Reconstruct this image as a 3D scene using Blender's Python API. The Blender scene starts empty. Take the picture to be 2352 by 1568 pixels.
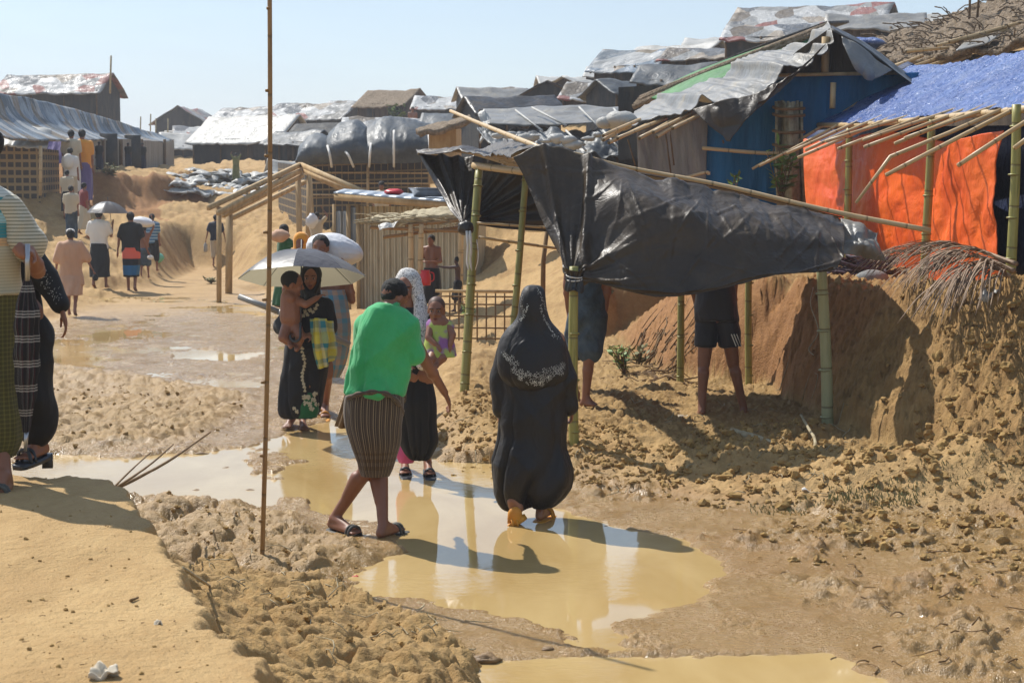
import bpy, math, random
import numpy as np
from mathutils import Vector, Matrix
# ---------------- camera, sky, sun ----------------
S = bpy.context.scene
FP = 3920.0; CH = 2.2; PITCH = math.atan(356 / FP)
cd = bpy.data.cameras.new('camera'); cam = bpy.data.objects.new('camera', cd); S.collection.objects.link(cam)
cam.location = (0, 0, CH); cam.rotation_euler = (math.pi / 2 - PITCH, 0, 0)
cd.sensor_width = 36; cd.lens = 36 * FP / 2352; cd.clip_start = 0.1; cd.clip_end = 3000
cd.dof.use_dof = True; cd.dof.focus_distance = 12.5; cd.dof.aperture_fstop = 9
S.camera = cam
EL = math.radians(50); SD = Vector((-0.70, 0.71, 0)).normalized()   # horizontal direction towards the sun
w = bpy.data.worlds.new('World'); S.world = w; w.use_nodes = True
nt = w.node_tree; bg = nt.nodes['Background']
sk = nt.nodes.new('ShaderNodeTexSky'); sk.sky_type = 'NISHITA'; sk.sun_disc = False
sk.sun_elevation = EL; sk.sun_rotation = math.atan2(SD.x, SD.y)
sk.air_density = 1.0; sk.dust_density = 0.35; sk.ozone_density = 3.0
tcw = nt.nodes.new('ShaderNodeTexCoord'); mpw = nt.nodes.new('ShaderNodeMapping'); mpw.inputs['Scale'].default_value = (1, 1, 5); nt.links.new(tcw.outputs['Generated'], mpw.inputs[0])
nzw = nt.nodes.new('ShaderNodeTexNoise'); nzw.inputs['Scale'].default_value = 2.6; nzw.inputs['Detail'].default_value = 6; nzw.inputs['Roughness'].default_value = .6; nzw.inputs['Distortion'].default_value = .4; nt.links.new(mpw.outputs[0], nzw.inputs['Vector'])
rpw = nt.nodes.new('ShaderNodeValToRGB'); rpw.color_ramp.elements[0].position = .35; rpw.color_ramp.elements[0].color = (.22,) * 3 + (1,); rpw.color_ramp.elements[1].position = .75; rpw.color_ramp.elements[1].color = (.6,) * 3 + (1,); nt.links.new(nzw.outputs['Fac'], rpw.inputs[0])
mxw = nt.nodes.new('ShaderNodeMix'); mxw.data_type = 'RGBA'; mxw.inputs[7].default_value = (3.9, 4.75, 5.7, 1); nt.links.new(rpw.outputs[0], mxw.inputs[0]); nt.links.new(sk.outputs[0], mxw.inputs[6])
nt.links.new(mxw.outputs[2], bg.inputs[0]); bg.inputs[1].default_value = 0.113
ld = bpy.data.lights.new('sun', 'SUN'); ld.energy = 4.6; ld.angle = math.radians(0.5); ld.color = (1, 0.96, 0.89)
sun = bpy.data.objects.new('sun', ld); S.collection.objects.link(sun); sun.location = (-10, 10, 20)
sv = Vector((SD.x * math.cos(EL), SD.y * math.cos(EL), math.sin(EL)))
sun.rotation_euler = sv.to_track_quat('Z', 'Y').to_euler()
S.view_settings.view_transform = 'Standard'; S.view_settings.look = 'None'; S.view_settings.exposure = 0.36; S.view_settings.gamma = 1
S.cycles.max_bounces = 6; S.cycles.use_denoising = True
cp_, sp_ = math.cos(PITCH), math.sin(PITCH)
def ray(px, py):
    a = (px - 1176) / FP; b = -(py - 784) / FP
    return np.array([a, cp_ + b * sp_, -sp_ + b * cp_])
def P(px, py, Y):
    d = ray(px, py); return np.array([0, 0, CH]) + d * (Y / d[1])
def G(px, py, z=0.0):
    d = ray(px, py); return np.array([0, 0, CH]) + d * ((z - CH) / d[2])
def toD(x, y, z=0.0):
    zz = z - CH; dep = y * cp_ - zz * sp_; up = y * sp_ + zz * cp_
    return 1176 + FP * x / dep, 784 - FP * up / dep
# ---------------- numpy noise ----------------
def _h(ix, iy, iz, s):
    n = (ix * 374761393 + iy * 668265263 + iz * 2147483647 + s * 974711) & 0xFFFFFFFF
    n = ((n ^ (n >> 13)) * 1274126177) & 0xFFFFFFFF
    n = ((n ^ (n >> 15)) * 2246822519) & 0xFFFFFFFF
    return ((n ^ (n >> 16)) & 0xFFFFFF) / float(0xFFFFFF)
def vn(x, y, z=None, s=0):
    x = np.asarray(x, float); y = np.asarray(y, float)
    ix = np.floor(x).astype(np.int64); iy = np.floor(y).astype(np.int64); fx = x - ix; fy = y - iy
    ux = fx * fx * (3 - 2 * fx); uy = fy * fy * (3 - 2 * fy)
    def pl(iz):
        a = _h(ix, iy, iz, s); b = _h(ix + 1, iy, iz, s); c = _h(ix, iy + 1, iz, s); d = _h(ix + 1, iy + 1, iz, s)
        return a + (b - a) * ux + (c - a) * uy + (a - b - c + d) * ux * uy
    if z is None: return pl(np.int64(0)) * 2 - 1
    z = np.asarray(z, float); iz = np.floor(z).astype(np.int64); fz = z - iz; uz = fz * fz * (3 - 2 * fz)
    a = pl(iz); b = pl(iz + 1); return (a + (b - a) * uz) * 2 - 1
def fbm(x, y, o=4, s=0, g=0.5, z=None):
    t = 0; a = 1; f = 1; n = 0
    for k in range(o):
        t = t + a * vn(x * f + k * 17.3, y * f - k * 9.1, None if z is None else z * f, s + k); n += a; a *= g; f *= 2.03
    return t / n
def ridge(x, y, o=4, s=0, g=0.5):
    t = 0; a = 1; f = 1; n = 0
    for k in range(o):
        t = t + a * (1 - np.abs(vn(x * f + k * 7.7, y * f + k * 3.3, None, s + k)) * 2); n += a; a *= g; f *= 2.1
    return t / n
def worley(x, y, s=0):
    ix = np.floor(x).astype(np.int64); iy = np.floor(y).astype(np.int64)
    d1 = np.full(x.shape, 9.0); d2 = d1.copy(); idv = np.zeros(x.shape)
    for a in (-1, 0, 1):
        for b in (-1, 0, 1):
            cx = ix + a; cy = iy + b; hx = _h(cx, cy, np.int64(1), s); hy = _h(cx, cy, np.int64(2), s)
            d = np.hypot(cx + hx - x, cy + hy - y); m = d < d1
            d2 = np.where(m, d1, np.minimum(d2, d)); idv = np.where(m, _h(cx, cy, np.int64(3), s), idv); d1 = np.where(m, d, d1)
    return d1, d2, idv
def ss(a, b, x):
    t = np.clip((x - a) / (b - a), 0, 1); return t * t * (3 - 2 * t)
def sdf(poly, x, y):
    # signed distance, negative inside
    d = np.full(x.shape, 1e9); ins = np.zeros(x.shape, bool); n = len(poly)
    for i in range(n):
        ax, ay = poly[i]; bx, by = poly[(i + 1) % n]; ex, ey = bx - ax, by - ay; wx, wy = x - ax, y - ay
        t = np.clip((wx * ex + wy * ey) / (ex * ex + ey * ey + 1e-12), 0, 1)
        d = np.minimum(d, np.hypot(wx - ex * t, wy - ey * t))
        c = ((ay > y) != (by > y)) & (x < (bx - ax) * (y - ay) / ((by - ay) if by != ay else 1e-12) + ax); ins ^= c
    return np.where(ins, -d, d)
# ---------------- objects ----------------
C = S.collection
ORG = {}
def tag(o, label=None, cat=None, group=None, kind=None):
    if label: o['label'] = label
    if cat: o['category'] = cat
    if group: o['group'] = group
    if kind: o['kind'] = kind
    return o
def thing(name, label, cat, loc, group=None):
    o = bpy.data.objects.new(name, None); C.objects.link(o); o.empty_display_size = 0.1
    loc = np.array(loc, float); o.location = loc; ORG[o.name] = loc
    return tag(o, label, cat, group)
def mkmesh(name, V, F, uv=None, smooth=True):
    me = bpy.data.meshes.new(name); V = np.asarray(V, np.float32)
    if isinstance(F, np.ndarray) and F.ndim == 2:
        k = F.shape[1]; n = len(F)
        me.vertices.add(len(V)); me.vertices.foreach_set('co', V.ravel())
        me.loops.add(n * k); me.loops.foreach_set('vertex_index', F.astype(np.int32).ravel())
        me.polygons.add(n); me.polygons.foreach_set('loop_start', np.arange(0, n * k, k, dtype=np.int32))
        me.update(calc_edges=True)
    else:
        me.from_pydata(V.tolist(), [], [list(map(int, f)) for f in F])
    me.polygons.foreach_set('use_smooth', np.full(len(me.polygons), smooth))
    if uv is not None:
        a = me.attributes.new('puv', 'FLOAT_VECTOR', 'POINT'); u = np.zeros((len(V), 3), np.float32); u[:, :2] = uv; a.data.foreach_set('vector', u.ravel())
    me.validate(); me.update(); return me
class MB:
    def __init__(s): s.V = []; s.F = []; s.U = []; s.n = 0
    def add(s, V, F, U=None):
        V = np.asarray(V, float).reshape(-1, 3)
        s.V.append(V); s.F += [tuple(i + s.n for i in f) for f in F]
        s.U.append(np.zeros((len(V), 2)) if U is None else np.asarray(U, float)); s.n += len(V); return s
    def grid(s, pts, U=None, closeu=False, flip=False):
        pts = np.asarray(pts, float); r, c = pts.shape[:2]; F = []
        for i in range(r - 1):
            for j in range(c if closeu else c - 1):
                k = (j + 1) % c; q = (i * c + j, i * c + k, (i + 1) * c + k, (i + 1) * c + j); F.append(q[::-1] if flip else q)
        if U is None:
            uu, vv = np.meshgrid(np.linspace(0, 1, c), np.linspace(0, 1, r)); U = np.stack([uu, vv], -1)
        return s.add(pts.reshape(-1, 3), F, np.asarray(U).reshape(-1, 2))
    def sheet(s, pts, th=0.006, U=None):
        # a grid with real thickness
        pts = np.asarray(pts, float); r, c = pts.shape[:2]
        du = np.gradient(pts, axis=1); dv = np.gradient(pts, axis=0); n = np.cross(du, dv); n /= np.linalg.norm(n, axis=2, keepdims=True) + 1e-9
        a = pts + n * th / 2; b = pts - n * th / 2
        if U is None:
            uu, vv = np.meshgrid(np.linspace(0, 1, c), np.linspace(0, 1, r)); U = np.stack([uu, vv], -1)
        s.grid(a, U); s.grid(b, U, flip=True)
        o1 = s.n - 2 * r * c; o2 = s.n - r * c
        bd = [j for j in range(c)] + [i * c + c - 1 for i in range(1, r)] + [(r - 1) * c + j for j in range(c - 2, -1, -1)] + [i * c for i in range(r - 2, 0, -1)]
        for k in range(len(bd)):
            p, q = bd[k], bd[(k + 1) % len(bd)]; s.F.append((o1 + q, o1 + p, o2 + p, o2 + q))
        return s
    def tube(s, pts, rad, seg=8, cap=True, jit=0):
        pts = np.asarray(pts, float); n = len(pts); rad = np.broadcast_to(np.asarray(rad, float), (n,)); R = []
        t = np.gradient(pts, axis=0); t /= np.linalg.norm(t, axis=1, keepdims=True) + 1e-12
        up = np.array([0, 0, 1.0]) if abs(t[0][2]) < 0.9 else np.array([1.0, 0, 0])
        L = 0; U = []
        for i in range(n):
            a = np.cross(t[i], up); a /= np.linalg.norm(a) + 1e-12; b = np.cross(a, t[i]); up = b
            th = np.arange(seg) * 2 * math.pi / seg
            rr = rad[i] * (1 + (np.array([random.uniform(-jit, jit) for _ in th]) if jit else 0))
            R.append(pts[i] + np.outer(np.cos(th) * rr, a) + np.outer(np.sin(th) * rr, b))
            if i: L += np.linalg.norm(pts[i] - pts[i - 1])
            U.append(np.stack([th * rad[i], np.full(seg, L)], -1))
        s.grid(np.array(R), np.array(U), closeu=True, flip=True)
        if cap:
            b0 = s.n - n * seg; s.F.append(tuple(b0 + k for k in range(seg))); s.F.append(tuple(b0 + (n - 1) * seg + k for k in range(seg))[::-1])
        return s
    def box(s, c, size, rz=0, M=None):
        x, y, z = np.array(size) / 2.0
        V = np.array([[a, b, d] for d in (-z, z) for b in (-y, y) for a in (-x, x)])
        if rz: cc, sn = math.cos(rz), math.sin(rz); V = V @ np.array([[cc, sn, 0], [-sn, cc, 0], [0, 0, 1]])
        if M is not None: V = V @ np.asarray(M).T
        return s.add(V + np.array(c), [(0, 2, 3, 1), (4, 5, 7, 6), (0, 1, 5, 4), (2, 6, 7, 3), (0, 4, 6, 2), (1, 3, 7, 5)], V[:, [0, 2]])
    def beam(s, a, b, w_=0.05, h=0.05):
        a = np.array(a, float); b = np.array(b, float); d = b - a; L = np.linalg.norm(d); d /= L
        up = np.array([0, 0, 1.0]) if abs(d[2]) < 0.9 else np.array([0, 1.0, 0]); sx = np.cross(d, up); sx /= np.linalg.norm(sx); uz = np.cross(sx, d)
        return s.box((a + b) / 2, (w_, L, h), M=np.stack([sx, d, uz], 1))
    def cap(s, a, b, ra, rb, seg=12):
        # closed tapered capsule
        a = np.array(a, float); b = np.array(b, float); d = b - a; L = np.linalg.norm(d)
        if L < 1e-6: d = np.array([0, 0, 1.0]); L = 1e-6
        d = d / L; P_ = []; Rr = []
        for k in range(5): t = math.pi / 2 * (1 - k / 4.0); P_.append(a - d * ra * math.sin(t)); Rr.append(max(ra * math.cos(t), 1e-4))
        for k in range(5): t = math.pi / 2 * (k / 4.0); P_.append(b + d * rb * math.sin(t)); Rr.append(max(rb * math.cos(t), 1e-4))
        up = np.array([0, 0, 1.0]) if abs(d[2]) < 0.9 else np.array([1.0, 0, 0]); u = np.cross(d, up); u /= np.linalg.norm(u); v = np.cross(u, d)
        th = np.arange(seg) * 2 * math.pi / seg
        R = [p + np.outer(np.cos(th) * r, u) + np.outer(np.sin(th) * r, v) for p, r in zip(P_, Rr)]
        s.grid(np.array(R), closeu=True, flip=True); b0 = s.n - 10 * seg
        s.F.append(tuple(b0 + k for k in range(seg))); s.F.append(tuple(b0 + 9 * seg + k for k in range(seg))[::-1]); return s
    def ell(s, c, r, M=None, seg=16, rings=10, fn=None):
        R = []
        for i in range(rings + 1):
            t = -math.pi / 2 + math.pi * i / rings; cr = max(math.cos(t), 1e-3); th = np.arange(seg) * 2 * math.pi / seg
            R.append(np.stack([np.cos(th) * cr, np.sin(th) * cr, np.full(seg, math.sin(t))], -1))
        R = np.array(R)
        if fn is not None: R = fn(R)
        R = R * np.array(r)
        if M is not None: R = R @ np.asarray(M).T
        s.grid(R + np.array(c), closeu=True); b0 = s.n - (rings + 1) * seg
        s.F.append(tuple(b0 + k for k in range(seg))[::-1]); s.F.append(tuple(b0 + rings * seg + k for k in range(seg))); return s
    def arr(s): return np.concatenate(s.V), s.F, np.concatenate(s.U)
    def build(s, name, mat, parent=None, smooth=True, origin=None, label=None):
        V, F, U = s.arr(); return mkobj(name, V, F, mat, parent, U, smooth, origin, label)
def mkobj(name, V, F, mat, parent=None, U=None, smooth=True, origin=None, label=None):
    if parent is not None: org = ORG[parent.name]
    elif origin is None: V = np.asarray(V); org = np.array([V[:, 0].mean(), V[:, 1].mean(), V[:, 2].min()])
    else: org = np.array(origin, float)
    me = mkmesh(name, np.asarray(V) - org, F, U, smooth); me.materials.append(mat)
    o = bpy.data.objects.new(name, me); C.objects.link(o); ORG[o.name] = org
    if parent is not None: o.parent = parent
    else: o.location = org
    if label: o['label'] = label
    return o
def remesh(mb, vox=0.01, it=4):
    """union of closed shells -> one continuous skin, returned as arrays"""
    V, F, U = mb.arr(); me = mkmesh('tmp', V, F); o = bpy.data.objects.new('tmp', me); C.objects.link(o)
    m = o.modifiers.new('r', 'REMESH'); m.mode = 'VOXEL'; m.voxel_size = vox; m.adaptivity = 0
    if it: q = o.modifiers.new('s', 'SMOOTH'); q.factor = 0.5; q.iterations = it
    dg = bpy.context.evaluated_depsgraph_get(); e = o.evaluated_get(dg); em = e.to_mesh()
    n = len(em.vertices); V = np.zeros(n * 3); em.vertices.foreach_get('co', V); N = np.zeros(n * 3); em.vertices.foreach_get('normal', N)
    L = np.zeros(len(em.loops), np.int32); em.loops.foreach_get('vertex_index', L)
    ls = np.zeros(len(em.polygons), np.int32); em.polygons.foreach_get('loop_total', ls)
    if (ls == 4).all(): F = L.reshape(-1, 4)
    else:
        st = np.concatenate([[0], np.cumsum(ls)]); F = [tuple(L[st[i]:st[i + 1]]) for i in range(len(ls))]
    e.to_mesh_clear(); bpy.data.objects.remove(o); bpy.data.meshes.remove(me)
    return V.reshape(-1, 3), F, N.reshape(-1, 3)
def smoothline(pts, n=24):
    """Catmull-Rom through points"""
    p = np.asarray(pts, float); p = np.concatenate([[2 * p[0] - p[1]], p, [2 * p[-1] - p[-2]]]); m = len(p) - 3; out = []
    for t in np.linspace(0, m - 1e-6, n):
        i = int(t); f = t - i; a, b, c, d = p[i], p[i + 1], p[i + 2], p[i + 3]
        out.append(0.5 * (2 * b + (c - a) * f + (2 * a - 5 * b + 4 * c - d) * f * f + (3 * b - a - 3 * c + d) * f ** 3))
    return np.array(out)
def patch(ctrl, nu=60, nv=40):
    """smooth surface through a control grid (rows x cols x 3)"""
    rows = np.array([smoothline(r, nu) for r in ctrl]); return np.stack([smoothline(rows[:, j], nv) for j in range(nu)], 1)
def norms(g):
    n = np.cross(np.gradient(g, axis=1), np.gradient(g, axis=0)); return n / (np.linalg.norm(n, axis=2, keepdims=True) + 1e-9)
# ---------------- materials ----------------
def _n(nt, t, **k):
    n = nt.nodes.new(t)
    for a, b in k.items():
        if isinstance(b, (int, float, tuple, str)) and hasattr(n, a): setattr(n, a, b)
    return n
def lin(c):
    if isinstance(c, str):
        c = c.lstrip('#'); c = [int(c[i:i + 2], 16) / 255 for i in (0, 2, 4)]; c = [x / 12.92 if x < .04045 else ((x + .055) / 1.055) ** 2.4 for x in c]
    return (c[0], c[1], c[2], 1)
class M:
    """small node-graph helper"""
    def __init__(s, name):
        s.m = bpy.data.materials.new(name); s.m.use_nodes = True; s.nt = s.m.node_tree; s.b = s.nt.nodes['Principled BSDF']
        s.tc = s.nt.nodes.new('ShaderNodeTexCoord').outputs['Object']
    def link(s, a, b): s.nt.links.new(a, b)
    def inp(s, n, i, v):
        if hasattr(v, 'is_linked') or isinstance(v, bpy.types.NodeSocket): s.link(v, n.inputs[i])
        else: n.inputs[i].default_value = v
    def attr(s, name, out='Vector'):
        n = s.nt.nodes.new('ShaderNodeAttribute'); n.attribute_name = name; return n.outputs[out]
    def mp(s, v, sc=(1, 1, 1), rot=(0, 0, 0), loc=(0, 0, 0)):
        n = s.nt.nodes.new('ShaderNodeMapping'); s.link(v, n.inputs[0]); n.inputs['Scale'].default_value = sc; n.inputs['Rotation'].default_value = rot; n.inputs['Location'].default_value = loc; return n.outputs[0]
    def noise(s, v, scale=5, det=4, rough=0.55, dist=0, out='Fac'):
        n = s.nt.nodes.new('ShaderNodeTexNoise'); s.link(v, n.inputs['Vector']); n.inputs['Scale'].default_value = scale; n.inputs['Detail'].default_value = det; n.inputs['Roughness'].default_value = rough; n.inputs['Distortion'].default_value = dist; return n.outputs[out]
    def vor(s, v, scale=5, feat='F1', out='Distance', rnd=1):
        n = s.nt.nodes.new('ShaderNodeTexVoronoi'); n.feature = feat; s.link(v, n.inputs['Vector']); n.inputs['Scale'].default_value = scale; n.inputs['Randomness'].default_value = rnd; return n.outputs[out]
    def wave(s, v, scale=5, dist=0, dirn='X', det=2, prof='SIN'):
        n = s.nt.nodes.new('ShaderNodeTexWave'); n.bands_direction = dirn; n.wave_profile = prof; s.link(v, n.inputs['Vector']); n.inputs['Scale'].default_value = scale; n.inputs['Distortion'].default_value = dist; n.inputs['Detail'].default_value = det; return n.outputs['Fac']
    def ramp(s, f, stops, interp='LINEAR'):
        n = s.nt.nodes.new('ShaderNodeValToRGB'); n.color_ramp.interpolation = interp; e = n.color_ramp.elements
        while len(e) < len(stops): e.new(0.5)
        for k, (p, c) in enumerate(stops): e[k].position = p; e[k].color = lin(c) if not isinstance(c, (int, float)) else (c, c, c, 1)
        s.link(f, n.inputs[0]); return n.outputs[0]
    def mix(s, f, a, b, mode='MIX'):
        n = s.nt.nodes.new('ShaderNodeMix'); n.data_type = 'RGBA'; n.blend_type = mode
        s.inp(n, 0, f); s.inp(n, 6, lin(a) if isinstance(a, (str, tuple, list)) else a); s.inp(n, 7, lin(b) if isinstance(b, (str, tuple, list)) else b); return n.outputs[2]
    def math(s, op, a, b=0.5, c=0.5):
        n = s.nt.nodes.new('ShaderNodeMath'); n.operation = op; s.inp(n, 0, a); s.inp(n, 1, b); s.inp(n, 2, c); return n.outputs[0]
    def sep(s, v):
        n = s.nt.nodes.new('ShaderNodeSeparateXYZ'); s.link(v, n.inputs[0]); return n.outputs
    def bump(s, h, st=0.5, d=0.01, nrm=None):
        n = s.nt.nodes.new('ShaderNodeBump'); s.link(h, n.inputs['Height']); n.inputs['Strength'].default_value = st; n.inputs['Distance'].default_value = d
        if nrm is not None: s.link(nrm, n.inputs['Normal'])
        return n.outputs[0]
    def out(s, col=None, rough=None, nrm=None, **k):
        if col is not None: s.inp(s.b, 'Base Color', lin(col) if isinstance(col, (str, tuple, list)) else col)
        if rough is not None: s.inp(s.b, 'Roughness', rough)
        if nrm is not None: s.link(nrm, s.b.inputs['Normal'])
        for a, v in k.items(): s.inp(s.b, a.replace('_', ' '), v)
        return s.m
def plain(name, c1, c2=None, scale=6, rough=0.8, bs=None, bst=0.4, bd=0.01, sc=(1, 1, 1), **k):
    m = M(name); v = m.mp(m.tc, sc)
    col = c1 if c2 is None else m.ramp(m.noise(v, scale, 5, 0.6), [(0.32, c1), (0.68, c2)])
    nrm = m.bump(m.noise(v, bs, 4, 0.6), bst, bd) if bs else None
    return m.out(col, rough, nrm, **k)
def tarp(name, c1, c2, rough=0.32, scale=3.0, st=0.7, sc=(1, 1, 1), dust='#8a7350', da=0.35, spec=0.5, bd=0.07):
    m = M(name); v = m.mp(m.tc, sc)
    base = m.ramp(m.noise(v, 1.6, 5), [(0.35, c1), (0.65, c2)])
    col = m.mix(m.ramp(m.noise(v, 2.3, 7, 0.7), [(0.5, 0.0), (0.75, da)]), base, dust)
    n1 = m.noise(v, scale, 3, 0.5, 1.8); n2 = m.noise(m.mp(v, (1, 1, 1), (0.3, 0.5, 0.7)), scale * 4, 3, 0.6, 1.2)
    r = m.math('ABSOLUTE', m.math('SUBTRACT', n1, 0.5)); r2 = m.math('ABSOLUTE', m.math('SUBTRACT', n2, 0.5))
    h = m.math('ADD', r, m.math('MULTIPLY', r2, 0.3))
    return m.out(col, m.ramp(m.noise(v, 6, 4), [(0.3, rough), (0.7, min(rough + 0.22, 1))]), m.bump(h, st, bd), Specular_IOR_Level=spec)
def bamboo(name, c1, c2, c3):
    m = M(name); v = m.attr('puv'); s = m.sep(v)
    node = m.math('FRACT', m.math('MULTIPLY', s[1], 3.1)); 
    ring = m.ramp(node, [(0.0, 0.0), (0.03, 1.0), (0.95, 1.0), (1.0, 0.3)])
    col = m.ramp(m.noise(m.mp(v, (14, 1.2, 1)), 1.5, 5, 0.6), [(0.3, c1), (0.55, c2), (0.75, c3)])
    col = m.mix(m.math('SUBTRACT', 1.0, ring), col, '#5c4a2a')
    return m.out(col, 0.45, m.bump(ring, 0.5, 0.006, m.bump(m.noise(m.mp(v, (60, 3, 1)), 2, 3), 0.2, 0.002)))
def cloth(name, c1, c2=None, rough=0.85, fs=9, st=0.5, sc=(1, 1, 0.35), sheen=0.2):
    m = M(name); v = m.mp(m.tc, sc); c2 = c2 or c1
    return m.out(m.ramp(m.noise(v, 4, 4), [(0.3, c1), (0.7, c2)]), rough, m.bump(m.noise(v, fs, 4, 0.6, 0.6), st, 0.03), Sheen_Weight=sheen)
def stripes(name, axis, stops, period, rough=0.85, rot=0, extra=None, fs=9):
    """stops over one period along puv axis; extra = (axis, stops, period, mode)"""
    m = M(name); v = m.attr('puv'); s = m.sep(v)
    def band(ax, st, pe):
        return m.ramp(m.math('FRACT', m.math('DIVIDE', m.math('ADD', s[ax], 40.0), pe)), st, 'CONSTANT')
    col = band(axis, stops, period)
    if extra: col = m.mix(extra[3], col, band(extra[0], extra[1], extra[2]), extra[4] if len(extra) > 4 else 'MIX')
    col = m.mix(0.25, col, m.ramp(m.noise(m.tc, 7, 4), [(0.3, '#707070'), (0.7, '#d0d0d0')]), 'MULTIPLY')
    return m.out(col, rough, m.bump(m.noise(m.mp(m.tc, (1, 1, 0.35)), fs, 4), 0.4, 0.03), Sheen_Weight=0.2)
MT = {}
MT['bam_dry'] = bamboo('bamboo dry', '#ab8e62', '#c8ac80', '#8a7050')
MT['bam_brown'] = bamboo('bamboo brown', '#7c582e', '#95703f', '#634420')
MT['bam_green'] = bamboo('bamboo green', '#7a7a38', '#9c9450', '#56602a')
MT['bam_pale'] = bamboo('bamboo pale', '#8d9068', '#a3a27a', '#74774f')
MT['wood'] = plain('timber', '#bda37a', '#9c7f55', 8, 0.8, 30, 0.4, 0.01, (1, 1, 0.3))
MT['wood_dark'] = plain('old wood', '#4d3a25', '#6d5434', 8, 0.85, 30, 0.5, 0.01)
MT['tarp_black'] = tarp('black plastic sheet', '#1d1b1a', '#2c2823', 0.3, 2.2, 0.5, dust='#6a5940', da=0.55)
MT['tarp_canopy'] = tarp('black canopy sheet', '#2c2216', '#3d301e', 0.35, 4.0, 0.3, dust='#665338', da=0.4, spec=0.45)
MT['tarp_grey'] = tarp('grey plastic sheet', '#6c6a66', '#878580', 0.33, 2.2, 0.6, dust='#a89a80', da=0.5)
MT['tarp_bluegrey'] = tarp('dark blue grey sheet', '#34393d', '#4c5257', 0.42, 1.6, 0.6, dust='#8a8474', da=0.4)
MT['tarp_silver'] = tarp('silver sheet', '#98968f', '#b8b6b0', 0.42, 3.0, 0.6, dust='#8a8070', da=0.5)
MT['tarp_blue'] = tarp('blue roof sheet', '#3b5590', '#4d68a4', 0.22, 5.0, 1.0, dust='#8c98b4', da=0.6, bd=0.09)
MT['tarp_navy'] = tarp('navy sheet', '#121c38', '#1c2a50', 0.4, 4, 0.5, da=0.1)
MT['tarp_teal'] = tarp('blue wall sheet', '#1a5880', '#266c9c', 0.5, 3, 0.4, (3, 3, 0.4), '#2c5a78', 0.3, 0.2)
MT['tarp_green'] = tarp('green sheet', '#1c5a24', '#2f7a33', 0.5, 4, 0.4, da=0.1)
MT['tarp_orange'] = tarp('orange sheet', '#e0520c', '#ee6a18', 0.34, 2.0, 0.4, dust='#c8552a', da=0.4, spec=0.5)
MT['wall_grey'] = tarp('grey wall sheet', '#77736b', '#94908a', 0.5, 5, 0.6, (4, 4, 0.4), '#9c8c70', 0.4, 0.3)
MT['wall_dark'] = tarp('dark wall sheet', '#26282a', '#3d3c3a', 0.55, 3, 0.5, (2, 2, 0.6), '#6a5c48', 0.5, 0.3)
MT['wall_brown'] = tarp('weathered wall', '#3c332a', '#5c5043', 0.8, 3, 0.5, (3, 3, 0.4), '#7c6a50', 0.5, 0.2)
def patchroof(name, cols, sc):
    m = M(name); v = m.mp(m.tc, sc); c = m.vor(v, 1.3, 'F1', 'Color'); f = m.sep(c)[0]
    col = m.ramp(f, [(i / len(cols), k) for i, k in enumerate(cols)], 'CONSTANT')
    col = m.mix(0.4, col, m.ramp(m.noise(v, 5, 5), [(0.3, '#202020'), (0.7, '#ffffff')]), 'MULTIPLY')
    return m.out(col, m.ramp(m.noise(v, 3, 3), [(0.4, 0.38), (0.6, 0.8)]), m.bump(m.noise(v, 6, 4, 0.6, 1), 0.55, 0.1))
MT['roof_patch'] = patchroof('patched roof', ['#8d8d8b', '#5c6065', '#9d9080', '#6a5f52', '#b5b5b3', '#7d7a74', '#8a5048'], (1, 1, 1))
MT['roof_tin'] = patchroof('patched tin roof', ['#6d7f90', '#8b97a2', '#7a6d5a', '#64717c', '#a6a8a8', '#50585e', '#8d7b66'], (0.5, 1.6, 1.0))
MT['roof_thatch'] = plain('thatch', '#6f5d45', '#a3907a', 12, 0.95, 26, 1.0, 0.08)
def corr(name, c1, c2, metal=0.3):
    m = M(name); v = m.attr('puv'); s = m.sep(v)
    w_ = m.math('SINE', m.math('MULTIPLY', s[0], 2 * math.pi / 0.11))
    col = m.ramp(m.noise(m.mp(v, (3, 0.6, 1)), 2.5, 5), [(0.3, c1), (0.7, c2)])
    return m.out(col, 0.5, m.bump(w_, 1.0, 0.02), Metallic=metal)
MT['tin'] = corr('corrugated tin', '#b8a888', '#d6c8a8', .1)
MT['tin_blue'] = corr('bluish tin', '#8e98a2', '#b4bac0', 0.5)
def lattice(name, back, strip, pu, pv, wd=0.2):
    m = M(name); v = m.attr('puv'); s = m.sep(v)
    a = m.ramp(m.math('FRACT', m.math('DIVIDE', s[0], pu)), [(0, 1.0), (wd, 0.0)], 'CONSTANT'); b = m.ramp(m.math('FRACT', m.math('DIVIDE', s[1], pv)), [(0, 1.0), (wd * 1.5, 0.0)], 'CONSTANT')
    f = m.math('MAXIMUM', a, b)
    c = m.mix(m.noise(m.tc, 5, 3), strip, '#a08860'); bk = m.mix(m.noise(m.tc, 3, 4), back, '#4a4238')
    return m.out(m.mix(f, bk, c), 0.8, m.bump(f, 0.8, 0.02))
MT['lattice'] = lattice('bamboo strip wall', '#2e2b29', '#7d6844', 0.16, 0.2, 0.14)
MT['lattice_open'] = lattice('bamboo lattice wall', '#3a342c', '#9a8158', 0.2, 0.2, 0.25)
MT['weave'] = lattice('woven bamboo wall', '#8a6d3c', '#b39257', 0.06, 0.06, 0.45)
MT['skin'] = plain('brown skin', '#7c5038', '#8a5c44', 5, 0.5, 90, 0.12, 0.003, Subsurface_Weight=0.05)
MT['skin_light'] = plain('light brown skin', '#8c5c40', '#996a4a', 5, 0.5, 90, 0.1, 0.003, Subsurface_Weight=0.05)
MT['skin_dark'] = plain('dark brown skin', '#432a20', '#50342a', 5, 0.5, 90, 0.12, 0.003)
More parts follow.
